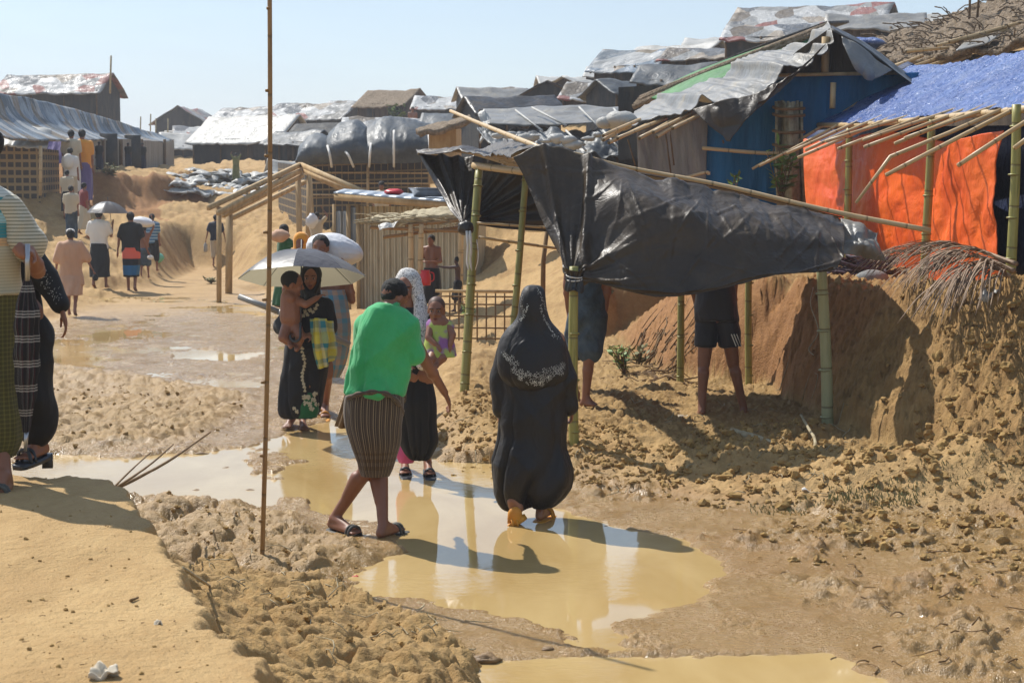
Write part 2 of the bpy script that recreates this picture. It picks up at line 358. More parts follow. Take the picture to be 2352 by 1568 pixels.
MT['hair'] = plain('black hair', '#0a0807', '#15110f', 30, 0.7, 160, 1.0, 0.02)
MT['white'] = cloth('white cloth', '#cfcac2', '#e0dcd4'); MT['offwhite'] = cloth('cream cloth', '#b5a78e', '#c9bca2')
MT['black'] = cloth('black cloth', '#0b0a0b', '#121112', 0.8, 7, 0.4, sheen=0.03); MT['navy'] = cloth('navy cloth', '#12172a', '#1b2136')
MT['burqa'] = cloth('black satin cloth', '#0e0a08', '#1a1310', 0.6, 6, 1.0, (1, 1, .5), sheen=0.02)
MT['green'] = cloth('bright green shirt cloth', '#1f8f4a', '#44b472', 0.85, 6, 1.0, (1, 1, .6))
MT['green_dark'] = cloth('dark green cloth', '#0c4a24', '#14602f')
MT['pink'] = cloth('pink cloth', '#c04a80', '#d0608f'); MT['peach'] = cloth('peach cloth', '#b08668', '#c49a7c')
MT['red'] = plain('red plastic', '#c01820', None, rough=0.4); MT['redcloth'] = cloth('dull red cloth', '#7a2a28', '#93403a')
MT['orangecloth'] = cloth('orange cloth', '#d88a20', '#e09a30'); MT['purple'] = cloth('purple cloth', '#5a4a78', '#7a6a98')
MT['jeans'] = plain('faded denim', '#2a3640', '#4a5a68', 7, 0.85, 30, 0.5, 0.02)
MT['pale_sack'] = cloth('white woven sack', '#c8c8cc', '#dcdcde', 0.6, 8, 0.7, (1, 1, 1))
MT['shorts'] = cloth('dark sports shorts cloth', '#131118', '#1e1b24', 0.6, 7, 0.5)
MT['rubber'] = plain('grey rubber', '#3b3a35', '#57544c', 9, 0.7, 30, 0.4, 0.005)
MT['rubber_black'] = plain('blackish rubber', '#22262b', '#33383e', 9, 0.45)
MT['orangerubber'] = plain('orange rubber', '#c07a1c', '#d89a30', 9, 0.6)
MT['steel'] = plain('steel', '#a8a8aa', None, rough=0.3, Metallic=0.8); MT['pvc'] = plain('grey pipe plastic', '#7c7c78', '#94938e', 5, 0.4)
MT['stick'] = plain('dry stick', '#8a7a5c', '#b5a888', 12, 0.85, 40, 0.5, 0.01); MT['stick_brown'] = plain('brown twig', '#5c4426', '#7d6038', 12, 0.85)
MT['frond'] = plain('dry palm leaf', '#5a412a', '#a08468', 10, 0.7)
MT['leaf'] = plain('green leaf', '#3f5a1c', '#7a9438', 8, 0.6); MT['leaf_dark'] = plain('dusty leaf', '#5a5c30', '#7f7c4a', 8, 0.7)
MT['paper'] = plain('scrap', '#b5a58a', '#cfc6b5', 6, 0.8); MT['stone'] = plain('grey stone', '#6a6d6c', '#8a8d8a', 8, 0.8, 20, 0.5, 0.02)
MT['stripe_shirt'] = None
# ---------------- terrain ----------------
CPX = []
def cz(px, py, z): q = G(px, py, z); CPX.append(q)
def cy(px, py, Y): CPX.append(P(px, py, Y))
for a in [(1200, 1200), (900, 1100), (700, 1000), (600, 850), (500, 720), (800, 850), (450, 650), (200, 720), (300, 670), (1200, 1560), (1900, 1560), (2300, 1560), (2352, 1250), (1700, 1200), (100, 1100), (300, 950), (100, 850), (-600, 1000), (-700, 750), (3000, 1300), (1200, 2300), (2400, 2300), (0, 2300), (-200, 1500)]: cz(a[0], a[1], 0.0)
for a in [(1318, 1015, .22), (1500, 950, .25), (1640, 950, .25), (1850, 1000, .25), (1080, 905, .18), (1565, 890, .25), (2352, 1160, .12), (1900, 1145, .1), (1050, 1060, .06), (1450, 1085, .1), (1100, 780, .1), (1280, 780, .25), (830, 715, .02), (1000, 705, .05), (500, 695, 0), (700, 650, .15), (950, 790, .04)]: cz(*a)
for a in [(620, 600, 40), (560, 540, 44), (620, 470, 52), (720, 460, 52), (850, 520, 43), (980, 520, 43), (100, 560, 38), (165, 525, 42), (60, 445, 45), (250, 600, 38), (350, 560, 41), (430, 480, 50), (200, 480, 47), (-300, 560, 38), (-300, 430, 50), (120, 440, 50),
          (500, 400, 72), (600, 375, 80), (400, 335, 92), (900, 285, 95), (1100, 285, 90), (700, 300, 95), (500, 300, 110), (1200, 640, 27), (1200, 530, 32), (1100, 465, 34), (1300, 465, 34), (1450, 465, 33), (1300, 250, 75), (1480, 225, 58), (1650, 150, 65), (1300, 480, 30),
          (1480, 560, 24), (1650, 520, 26), (1900, 480, 28), (2200, 430, 24), (2200, 105, 34), (2352, 60, 35), (2000, 190, 36), (2700, 20, 34), (1900, 95, 70), (2100, 80, 70), (2352, 30, 60), (3000, -100, 60), (200, 385, 62), (60, 385, 66), (350, 385, 66), (-300, 360, 62), (100, 300, 90), (280, 335, 95), (420, 335, 110), (-500, 290, 95)]: cy(*a)
CPX += [np.array(a, float) for a in [(4.6, 13, 1.4), (6, 11.5, 1.5), (9, 12, 1.9), (4.4, 16, 1.3), (4.2, 20, 1.2), (6, 18, 1.7), (9, 20, 2.6), (3.4, 19, 1.2), (2.2, 19.5, 1.2), (1.6, 21.5, 1.15),
    (-60, 150, 4.5), (0, 170, 6), (60, 160, 14), (120, 100, 14), (60, 60, 9), (40, 34, 6), (-40, 40, 1.2), (-90, 80, 4), (-20, 12, 0.2), (-30, 25, .5), (15, 8, .8), (20, 15, 2.2), (-60, 10, .5), (60, 10, 3)]]
CPX = np.array(CPX)
def uvw(x, y): yy = np.maximum(y, 1.5); return 3.0 * x / (yy + 4), 3.0 * np.log(yy)
cu, cv = uvw(CPX[:, 0], CPX[:, 1])
def _k(du, dv): return np.sqrt(du * du + dv * dv + 0.02)
_A = _k(cu[:, None] - cu, cv[:, None] - cv); _A -= 0.0; _n_ = len(CPX)
_AA = np.block([[_A + 0.02 * -np.eye(_n_) * 0, np.ones((_n_, 1))], [np.ones((1, _n_)), np.zeros((1, 1))]])
_w = np.linalg.lstsq(_AA + np.eye(_n_ + 1) * 1e-6, np.concatenate([CPX[:, 2], [0]]), rcond=None)[0]
def base_h(x, y):
    u, v = uvw(x, y); z = np.full(x.shape, _w[-1])
    for i in range(_n_): z = z + _w[i] * _k(u - cu[i], v - cv[i])
    return z
def poly(pts, z=0.0): return [tuple(G(a, b, z)[:2]) for a, b in pts]
PATH = poly([(-1500, 1130), (-900, 830), (0, 830), (60, 790), (130, 740), (350, 650), (430, 615), (530, 620), (640, 700), (700, 770), (800, 830), (900, 900), (1010, 1000), (1040, 1060), (1300, 1105), (1500, 1130), (1650, 1175), (1950, 1180), (2352, 1190), (2900, 1200), (3500, 2400), (-2500, 2400)])
PUD = [poly(q) for q in (
    [(640, 1065), (800, 1040), (1000, 1055), (1120, 1062), (1200, 1110), (1300, 1165), (1400, 1205), (1560, 1235), (1645, 1290), (1650, 1320), (1590, 1380), (1480, 1400), (1390, 1420), (1370, 1440), (1450, 1490), (1400, 1500), (1300, 1450), (1230, 1422), (1100, 1396), (950, 1368), (810, 1362), (835, 1310), (930, 1270), (900, 1200), (800, 1190), (700, 1180), (600, 1130)],
    [(60, 1050), (330, 1042), (620, 1035), (640, 1090), (680, 1170), (580, 1172), (480, 1160), (330, 1150), (100, 1240), (-500, 1200)],
    [(1110, 1522), (1430, 1512), (1700, 1508), (1900, 1503), (1960, 1540), (2120, 1640), (2100, 1900), (1000, 1900), (1090, 1600)],
    [(360, 812), (450, 806), (590, 812), (600, 824), (500, 828), (400, 824)], [(95, 822), (150, 812), (230, 818), (235, 840), (140, 845)], [(600, 990), (800, 960), (900, 1000), (960, 1050), (700, 1080), (640, 1040)])]
BARS = [poly(q) for q in ([(790, 1368), (950, 1374), (1100, 1402), (1230, 1428), (1280, 1452), (1370, 1518), (1100, 1518), (1040, 1480), (930, 1420)], [(1440, 1440), (1480, 1405), (1580, 1390), (1700, 1440), (1850, 1470), (1950, 1500), (1700, 1506), (1540, 1504)])]
LUMPA = poly([(-300, 860), (90, 838), (200, 850), (400, 880), (560, 915), (575, 950), (500, 1000), (430, 1030), (250, 1042), (60, 1046), (-600, 1060)])
LUMPB = poly([(330, 1152), (480, 1165), (600, 1185), (700, 1195), (735, 1235), (850, 1262), (920, 1266), (880, 1285), (800, 1300), (760, 1350), (830, 1410), (930, 1450), (1050, 1500), (1120, 1528), (1080, 1600), (1050, 1900), (-200, 2300), (-400, 1500), (0, 1200)])
LUMPR = poly([(1290, 1080), (1480, 1110), (1650, 1168), (2352, 1190), (3200, 1200), (3600, 2400), (2200, 2300), (2040, 1600), (1960, 1525), (1880, 1470), (1780, 1440), (1640, 1380), (1660, 1320), (1640, 1270), (1540, 1225), (1400, 1190), (1290, 1140)])
PLAT = poly([(1000, 980), (1015, 1030), (1090, 1050), (1310, 1065), (1470, 1085), (1600, 1125), (1850, 1135), (2000, 1140), (2500, 1130), (2500, 950), (2300, 840), (1900, 800), (1600, 795), (1400, 800), (1250, 830), (1100, 870)])
FOOT = [(4.6, 9.2), (3.75, 10.9), (3.05, 12.4), (2.65, 13.6), (2.62, 15.2), (2.45, 16.6), (2.0, 17.2), (1.6, 18.0), (1.5, 19.3), (1.4, 21), (1.3, 24), (1.3, 40), (30, 40), (30, 5)]
TOP = [(6.5, 10.0), (4.9, 11.6), (3.95, 12.9), (3.35, 14.3), (3.05, 15.8), (2.75, 17.0), (2.3, 17.8), (2.2, 19.3), (2.1, 21), (2.0, 24), (2.0, 40), (30, 40), (30, 5)]
BANKL = [tuple(G(a, b, .82)[:2]) for a, b in [(590, 1600), (545, 1520), (480, 1420), (410, 1300), (345, 1215), (290, 1160), (240, 1128), (190, 1097), (100, 1088), (0, 1084), (-400, 1078), (-1500, 1060)]] + [(-12, 3), (-6, -2), (-.9, -2), (-.7, 4)]
# earth scarp in the middle distance on the left
SCT = [tuple(P(a, b, Y)[:2]) for a, b, Y in [(150, 400, 53), (250, 392, 51), (360, 392, 52), (440, 400, 55), (468, 440, 56), (470, 400, 70), (100, 390, 70)]]
SCF = [tuple(P(a, b, Y)[:2]) for a, b, Y in [(110, 500, 43), (190, 560, 39.5), (270, 592, 38.5), (330, 560, 41), (370, 500, 45.5), (430, 480, 50), (478, 455, 54), (500, 400, 70), (50, 390, 70)]]
def height(x, y, fine=True, zones=False):
    x = np.asarray(x, float); y = np.asarray(y, float)
    z = base_h(x, y)
    wob = fbm(x * 1.1, y * 1.1, 3, 5) * 0.22
    wp = 1 - ss(-0.4, 0.5, sdf(PATH, x, y)); z = z * (1 - wp)
    near = 1 - ss(20, 45, y)
    z = z + (1 - wp) * (fbm(x * .7, y * .7, 4, 3) * 0.07 * np.clip(y / 14, .6, 2.2))
    # platform of dug earth below the canopy
    pl = 1 - ss(-0.35, 0.12, sdf(PLAT, x, y) + wob * .5); z = z * (1 - pl) + pl * (.22 + wob * .12)
    # right bank
    df = sdf(FOOT, x, y) + wob * .35; dt = sdf(TOP, x, y) + wob * .35
    inF = np.clip(-df, 0, None) * ss(26, 20, y); outT = np.clip(dt, 0, None); t = inF / (inF + outT + 1e-4)
    reg = 1 - ss(24, 30, y)
    hb = 1.2 + 0.25 * ss(16, 12.5, y)
    prof = t ** 0.8
    zb = 0.2 + (hb - 0.2) * prof
    topz = np.maximum(hb, base_h(x, y))
    zz = np.where(t > 0.999, topz, zb); wt = ss(0.0, 0.05, inF) * ss(25, 19, y)
    z = z * (1 - wt) + zz * wt
    cutm = wt * (1 - ss(.985, 1.0, t)); bump_ = fbm(x * 3, y * 3, 4, 8) * .07 * wt; z = z + bump_
    # far left scarp
    d1 = sdf(SCF, x, y) + fbm(x * .4, y * .4, 4, 9) * 1.5; d2 = sdf(SCT, x, y) + fbm(x * .4, y * .4, 4, 9) * 1.5
    i1 = np.clip(-d1, 0, None); o2 = np.clip(d2, 0, None); t2 = i1 / (i1 + o2 + 1e-3)
    lf = ss(60, 52, y) * ss(35, 38, y) * (x < -4) * (x > -16)
    z = z + lf * ss(.3, .75, t2) * .6 * (i1 > 0)
    # left foreground bank
    sl = sdf(BANKL, x, y) + fbm(x * 1.7, y * 1.7, 5, 15, .6) * 0.16 + np.abs(fbm(x * 6, y * 6, 3, 16)) * .06
    q = np.clip(sl / 1.5, 0, 1); prf = np.where(sl <= 0, 1.0, (1 - ss(0, .09, q)) * .5 + .5 * (1 - q) ** 1.5)
    bl = np.where(sl > 1.5, 0, prf); zbk = .82 * bl + fbm(x * .9, y * .9, 3, 21) * .035 * bl
    z = np.where(bl > 0, np.maximum(z, zbk), z); onb = (sl < 0.02)
    # puddles, wet path, lumps
    pud = np.full(x.shape, 9.0)
    for p_ in PUD: pud = np.minimum(pud, sdf(p_, x, y))
    pud = pud + wob * .35 + fbm(x * 3, y * 5, 5, 31, .65) * .14 + ss(10.6, 12, y) * (.06 + fbm(x * 2.4, y * 2.4, 5, 33, .6) * .45)
    bar = np.full(x.shape, 9.0)
    for p_ in BARS: bar = np.minimum(bar, sdf(p_, x, y))
    la = 1 - ss(-.25, .2, sdf(LUMPA, x, y) + wob * 1.3); lb = 1 - ss(-.2, .15, sdf(LUMPB, x, y) + wob * .6); lr = 1 - ss(-.2, .25, sdf(LUMPR, x, y) + wob * .8)
    offb = ss(0.0, .12, sl)
    lb = np.maximum(lb, (bl > 0) * offb) * offb
    fl = wp * (1 - (bl > 0))
    z = z + fl * (0.012 - .009 * ss(15, 19, y) + fbm(x * 1.0, y * 1.0, 4, 41) * .022)
    lumps = np.zeros(x.shape)
    if fine:
        wx = x + fbm(x * 4, y * 4, 2, 51) * .1; wy = y + fbm(x * 4, y * 4, 2, 52) * .1
        a1, a2, ai = worley(wx * 4.6, wy * 4.6, 61); b1, b2, bi = worley(wx * 11, wy * 11, 62)
        c1 = ss(.75, .1, a1) * (0.3 + ai) * .8; c2 = ss(.7, .1, b1) * (.2 + bi) * .8
        rg = ridge(x * 3.1, y * 3.1, 4, 63, .55)
        fb = fbm(x * 9, y * 9, 5, 64, .68)
        foot = -.05 * ss(.45, .1, worley(x * 2.2 + 5, y * 2.2, 71)[0] * 1.0)
        c3 = ss(.7, .15, worley(wx * 24, wy * 24, 65)[0]); plate = ss(.02, .22, a2 - a1) * (.25 + ai) * .05; L = plate + c1 * .03 + c2 * .03 + c3 * .012 + rg * .034 + fb * .06 + foot
        z = z + la * (.03 + L * 0.6) + lb * (.05 + L * 0.66)
        pr = ss(.0, .3, fbm(x * 2.4, y * 3.2, 4, 66, .62))
        z = z + lr * (.010 + pr * (.010 + L * .48) + fbm(x * 2.1, y * 2.1, 4, 67) * .018 + c2 * .006)
        ef = (1 - wp) * near * (1 - onb); z = z + ef * (fbm(x * 5, y * 5, 6, 68, .68) * .045 + c2 * .018 + c3 * .012 + c1 * .02) + pl * (c2 * .02 + c3 * .014 + fbm(x * 2, y * 2, 4, 88) * .05)
        rest = wp * (1 - la) * (1 - lb) * (1 - lr) * (1 - (bl > 0)); md = ss(.1, .5, fbm(x * 1.7, y * 1.7, 4, 69))
        z = z + rest * near * (md * (c2 * .022 + fb * .02 + c3 * .008) + fb * .010 + c3 * .004)
        far = ss(24, 34, y); z = z + far * (fbm(x * 1.2, y * 1.2, 6, 70, .72) * .26 + ridge(x * .8, y * .8, 4, 72) * .1) * (1 - wp)
        ledge = wt * (fbm(x * 7, y * 7, 6, 73, .72) * .075 + ridge(x * 3, y * 3, 4, 74) * .04 + c3 * .014); z = z + ledge
        dent = ss(.32, .12, worley(x * 1.6 + 3, y * 1.1, 91)[0]) * ss(.3, .6, fbm(x * .7, y * .7, 2, 92) * .5 + .5); z = z + (sl < 0.02) * (fbm(x * 3, y * 3, 5, 22, .6) * .014 - dent * .022)
    w_p = (1 - ss(-.06, .1, pud)) * (1 - (bl > .02)); z = z * (1 - w_p) + w_p * (-.03 + np.clip(z, 0, .04) * .3)
    w_b = (1 - ss(-.2, .04, bar + wob * .2)) ; z = z * (1 - w_b) + w_b * (.0045 + fbm(x * 2.5, y * 2.5, 3, 44) * .003)
    if not zones: return z
    wet = np.clip(fl * (1 - .55 * la) * (1 - .35 * lb) , 0, 1); wet = wet * (1 - ss(.03, .09, z) * .5) * (1 - .8 * ss(26, 34, y) * ss(-3, -7, x))
    wet = np.maximum(wet, w_b * .9); wet = np.maximum(wet, fl * ss(.45, .05, pud)); wet = wet + fl * .25 * (la + lb + lr) * .6; wet = np.clip(wet, 0, 1)
    dirt = np.clip(la * .6 + lb * .6 + lr * (.05 + pr * .7) + pl * .6 + wt * .7, 0, 1)
    clay = np.clip(cutm * .95 * ss(14, 15.5, y) + lr * .55 * ss(-.1, .3, fbm(x * .8, y * .8, 3, 80)) + wt * .25 + lf * (t2 > .15) * (t2 < .97) * .95, 0, 1)
    pale = np.clip((bl > .9) * 1.0, 0, 1)
    return z, wet, dirt, clay, pale
def gz(x, y): return float(height(np.array([x]), np.array([y]))[0])
def GT(px, py, z0=None):
    """where the sight line of a photo point meets the ground"""
    d = ray(px, py)
    ts = np.concatenate([np.arange(4, 30, .02), np.arange(30, 120, .1)]) / d[1]; X = d[0] * ts; Yy = d[1] * ts; Z = CH + d[2] * ts
    h = height(X, Yy, False); k = np.argmax(Z < h); return np.array([X[k], Yy[k], Z[k]])
def build_terrain():
    r1 = np.exp(np.arange(math.log(4.0), math.log(17.0), .0024)); r2 = np.exp(np.arange(math.log(17.0), math.log(60.0), .0045)); r3 = np.exp(np.arange(math.log(60.0), math.log(260), .018))
    ys = np.concatenate([np.linspace(-14, 3.8, 30), r1, r2, r3, [400, 700, 1200, 2000]]); 
    inner = np.linspace(-.345, .345, 600); out = np.concatenate([[.375, .42, .5, .62, .8, 1.1, 1.6, 2.4, 3.5]]); us = np.concatenate([-out[::-1], inner, out])
    Y, U = np.meshgrid(ys, us, indexing='ij'); X = U * (np.maximum(Y, 3) + 0.0) * 1.0
    X = np.where(Y < 3.9, U * (4 + (3.9 - Y) * .6), X)
    z, wet, dirt, clay, pale = height(X, Y, True, True)
    z = np.where(Y > 300, 6.0, z)
    n, m = X.shape; idx = np.arange(n * m).reshape(n, m)
    F = np.stack([idx[:-1, :-1], idx[:-1, 1:], idx[1:, 1:], idx[1:, :-1]], -1).reshape(-1, 4)
    V = np.stack([X, Y, z], -1).reshape(-1, 3)
    me = mkmesh('ground', V, F); me.materials.append(MT['earth'])
    a = me.attributes.new('zone', 'FLOAT_COLOR', 'POINT'); a.data.foreach_set('color', np.stack([wet, dirt, clay, pale], -1).astype(np.float32).ravel())
    o = bpy.data.objects.new('ground', me); C.objects.link(o); tag(o, kind='structure'); return o
m = M('earth'); za = m.attr('zone', 'Color'); al = m.attr('zone', 'Alpha')
sr = m.nt.nodes.new('ShaderNodeSeparateColor'); m.link(za, sr.inputs[0]); wet, dirt, clay = sr.outputs[0], sr.outputs[1], sr.outputs[2]
n1 = m.noise(m.tc, .9, 6, .6); n2 = m.noise(m.tc, 5, 6, .65); n3 = m.noise(m.tc, 26, 5, .65)
sand = m.mix(n1, '#b0905c', '#c6a672'); sand = m.mix(m.math('MULTIPLY', n2, .5), sand, '#a8804e')
drt = m.mix(m.ramp(n2, [(.35, 0.0), (.65, 1.0)]), '#84683a', '#aa8b56')
cly = m.mix(m.ramp(n2, [(.3, 0.0), (.7, 1.0)]), '#8a5e34', '#a27444')
sand = m.mix(m.ramp(m.noise(m.tc, 1.7, 6, .68), [(.48, 0.0), (.62, .6)]), sand, '#8f6c3e'); col = m.mix(dirt, sand, drt); col = m.mix(clay, col, cly)
col = m.mix(m.ramp(n3, [(.42, .22), (.62, 0.0)]), col, '#76542c')
wf = m.math('MULTIPLY', wet, 1.0); wcol = m.mix(n2, '#9a7a48', '#866638')
col = m.mix(m.math('MULTIPLY', wf, .7), col, wcol)
bk = m.mix(m.ramp(m.noise(m.mp(m.tc, (1, .6, 1)), 1.6, 7, .7, .4), [(.4, 0.0), (.66, 1.0)]), '#a88756', '#bf9f6c'); bk = m.mix(m.ramp(n3, [(.54, 0.0), (.7, .6)]), bk, '#a98450'); col = m.mix(al, col, bk)
rg = m.math('SUBTRACT', .92, m.math('MULTIPLY', wf, m.ramp(m.noise(m.tc, 3.0, 7, .72), [(.33, .5), (.6, .86)])))
hb = m.math('ADD', m.math('MULTIPLY', n3, .6), m.math('MULTIPLY', m.noise(m.tc, 90, 3, .6), .25))
MT['earth'] = m.out(col, rg, m.bump(hb, .9, .035), Specular_IOR_Level=.45)
MT['clod'] = plain('dry clods', '#8a6c3e', '#a88850', 9, .95, 40, .6, .01)
m = M('muddy water'); v = m.mp(m.tc, (1, 1.6, 1)); 
bcol = m.mix(m.ramp(m.noise(m.mp(m.tc, (1, .5, 1)), 1.1, 6, .6, .6), [(.35, 0.0), (.65, 1.0)]), '#b0925e', '#c4a874')
rip = m.noise(v, 11, 4, .6, .5); amp = m.ramp(m.noise(m.tc, .5, 2), [(.45, 0.0), (.62, 1.0)])
MT['water'] = m.out(bcol, .03, m.bump(m.math('MULTIPLY', rip, amp), .16, .02), IOR=1.45, Specular_IOR_Level=.5)
build_terrain()
wv = MB(); wv.grid(np.array([[(-14, y, 0.0), (-4, y, 0), (4, y, 0), (9, y, 0)] for y in (3, 8, 14, 22, 34)]))
ow = wv.build('water', MT['water'], origin=(0, 0, 0)); tag(ow, kind='structure')
# loose clods lying on the dug earth
def clods():
    rs = np.random.RandomState(4); pts = []
    def scat(pl, z, n, r0, r1, pw=3):
        A = np.array([G(a, b, z)[:2] for a, b in pl]); P0 = [tuple(p) for p in A]; mn = A.min(0); mx = A.max(0); k = 0
        x = rs.uniform(mn[0], mx[0], n * 6); y = rs.uniform(mn[1], mx[1], n * 6); i = sdf(P0, x, y) < 0; dn = fbm(x * 1.5, y * 1.5, 3, 90) > rs.uniform(-.7, .35, len(x)); i &= dn
        x = x[i][:n]; y = y[i][:n]; r = r0 + (r1 - r0) * rs.uniform(0, 1, len(x)) ** pw; pts.append(np.stack([x, y, r], -1))
    scat([(1005, 960), (1060, 920), (1140, 925), (1160, 1060), (1060, 1062), (1000, 1040)], .15, 500, .008, .035, 4)
    scat([(1300, 1000), (1400, 1000), (1480, 1050), (1600, 1120), (1480, 1100), (1290, 1075)], .15, 600, .007, .032, 4)
    scat([(1450, 1060), (1600, 1010), (1900, 1000), (2050, 1090), (1850, 1130), (1600, 1130)], .15, 800, .008, .05, 5)
    scat([(1900, 1020), (2352, 880), (2500, 960), (2400, 1060), (2050, 1110), (1880, 1090)], .45, 850, .008, .05, 4.5)
    scat([(2150, 830), (2400, 700), (2450, 900), (2100, 980)], 1.0, 800, .008, .04, 4)
    scat([(1700, 1000), (1950, 900), (2200, 760), (2250, 900), (1950, 1050)], .7, 350, .008, .03)
    scat([(300, 1150), (860, 1230), (900, 1290), (820, 1340), (1100, 1530), (700, 1560), (420, 1240)], .05, 300, .006, .022)
    scat([(90, 850), (560, 920), (520, 1000), (100, 1040)], .05, 120, .01, .025)
    scat([(0, 1150), (230, 1150), (330, 1250), (450, 1450), (530, 1575), (0, 1575)], .82, 160, .002, .009, 4)
    p = np.concatenate(pts); x, y, r = p.T; z = height(x, y)
    t = (1 + 5 ** .5) / 2; ico = np.array([(-1, t, 0), (1, t, 0), (-1, -t, 0), (1, -t, 0), (0, -1, t), (0, 1, t), (0, -1, -t), (0, 1, -t), (t, 0, -1), (t, 0, 1), (-t, 0, -1), (-t, 0, 1)]); ico /= np.linalg.norm(ico[0])
    fc = [(0, 11, 5), (0, 5, 1), (0, 1, 7), (0, 7, 10), (0, 10, 11), (1, 5, 9), (5, 11, 4), (11, 10, 2), (10, 7, 6), (7, 1, 8), (3, 9, 4), (3, 4, 2), (3, 2, 6), (3, 6, 8), (3, 8, 9), (4, 9, 5), (2, 4, 11), (6, 2, 10), (8, 6, 7), (9, 8, 1)]
    # one subdivision
    vs = [tuple(v) for v in ico]; mid = {}; f2 = []
    def mp_(a, b):
        k = (min(a, b), max(a, b))
        if k not in mid: q = (np.array(vs[a]) + np.array(vs[b])) / 2; q /= np.linalg.norm(q); mid[k] = len(vs); vs.append(tuple(q))
        return mid[k]
    for a, b, c in fc: d, e, f = mp_(a, b), mp_(b, c), mp_(c, a); f2 += [(a, d, f), (b, e, d), (c, f, e), (d, e, f)]
    vs = np.array(vs); f2 = np.array(f2); N = len(x); nv = len(vs)
    jit = rs.uniform(.55, 1.3, (N, nv, 1)); sc = rs.uniform(.7, 1.25, (N, 1, 3)) * np.array([1, 1, .8]); V = vs[None] * jit * sc * r[:, None, None] + np.stack([x, y, z + r * .25], -1)[:, None]
    F = (f2[None] + (np.arange(N) * nv)[:, None, None]).reshape(-1, 3)
    o = mkobj('earth_clods', V.reshape(-1, 3), F, MT['clod'], None, None, False, (0, 0, 0)); tag(o, 'loose clods of dry yellow earth strewn over dug ground and slopes', 'clods', kind='stuff')
clods()
# ---------------- shelters, huts, frames ----------------
rnd = random.Random(7)
def PP(*a): return [P(*q) for q in a]
def pole(mb, a, b, r, r2=None, n=9, wob=.012, seg=8):
    a = np.array(a, float); b = np.array(b, float); r2 = r if r2 is None else r2
    ph = rnd.uniform(0, 6); q = [a + (b - a) * t + np.array([math.sin(t * 3.3 + ph) - math.sin(ph) * (1 - t) - math.sin(3.3 + ph) * t, 0, 0]) * wob for t in np.linspace(0, 1, n)]
    mb.tube(q, np.linspace(r, r2, n), seg); return mb
def knots(mb, a, b, r, step=.34):
    a = np.array(a, float); b = np.array(b, float); L = np.linalg.norm(b - a); k = step * .7
    while k < L: t = k / L; c = a + (b - a) * t; d = (b - a) / L; mb.tube([c - d * .008, c, c + d * .008], [r, r * 1.14, r], 10); k += step * rnd.uniform(.85, 1.2)
def bpost(name, a, b, r, mat, parent, label=None, r2=None):
    mb = MB(); a = np.array(a, float); b = np.array(b, float); pole(mb, a, b, r, r2 or r * .85, 12, .012, 12); knots(mb, a, b, r)
    return mb.build(name, mat, parent, label=label)
# --- black tarp shelter
org = G(1318, 1015, .22)
sh = thing('tarp_shelter', 'black plastic sheet slung over green bamboo posts above dug earth beside the muddy path', 'shelter', org)
posts = [((1064, 905, 16.4), (1101, 383, 16.9), .046, 'bam_green'), ((1160, 900, 16.4), (1208, 398, 16.7), .036, 'bam_green'), ((1320, 1018, 13.05), (1318, 612, 13.05), .04, 'bam_green'), ((1902, 968, 13.95), (1886, 600, 13.9), .05, 'bam_pale'), ((1562, 892, 16.5), (1569, 470, 16.5), .036, 'bam_green'), ((1721, 900, 16.6), (1723, 470, 16.6), .036, 'bam_green')]
for a, b, r, m_ in posts:
    a = P(*a); a[2] = gz(a[0], a[1]) - .15; bpost('post', a, P(*b), r, MT[m_], sh)
mb = MB(); pole(mb, P(1035, 255, 17.2), P(1255, 345, 13.9), .017, .024); mb.build('ridge_pole', MT['bam_dry'], sh)
mb = MB(); mb.tube(smoothline(PP((1318, 352, 14.0), (1440, 384, 14.3), (1650, 424, 14.2), (1900, 483, 14.05), (2138, 530, 13.9)), 20), np.linspace(.014, .022, 20), 8); mb.build('ridge_pole', MT['bam_dry'], sh)
mb = MB(); pole(mb, P(1088, 380, 16.95), P(1235, 398, 16.2), .036); mb.build('cross_beam', MT['bam_dry'], sh)
for k in range(7):
    mb = MB(); t = k / 6; pole(mb, P(1030 + 50 * t, 346 + 3 * t, 17.7 - .4 * t), P(1195 + 55 * t, 352 + 56 * t, 16.5), .011, .014, 6); mb.build('rafter', MT['bam_dry'], sh)
mb = MB(); pole(mb, P(1100, 545, 16.6), P(1290, 572, 17), .014); pole(mb, P(1095, 512, 16.7), P(1280, 524, 16.8), .012); mb.build('rail', MT['bam_dry'], sh)
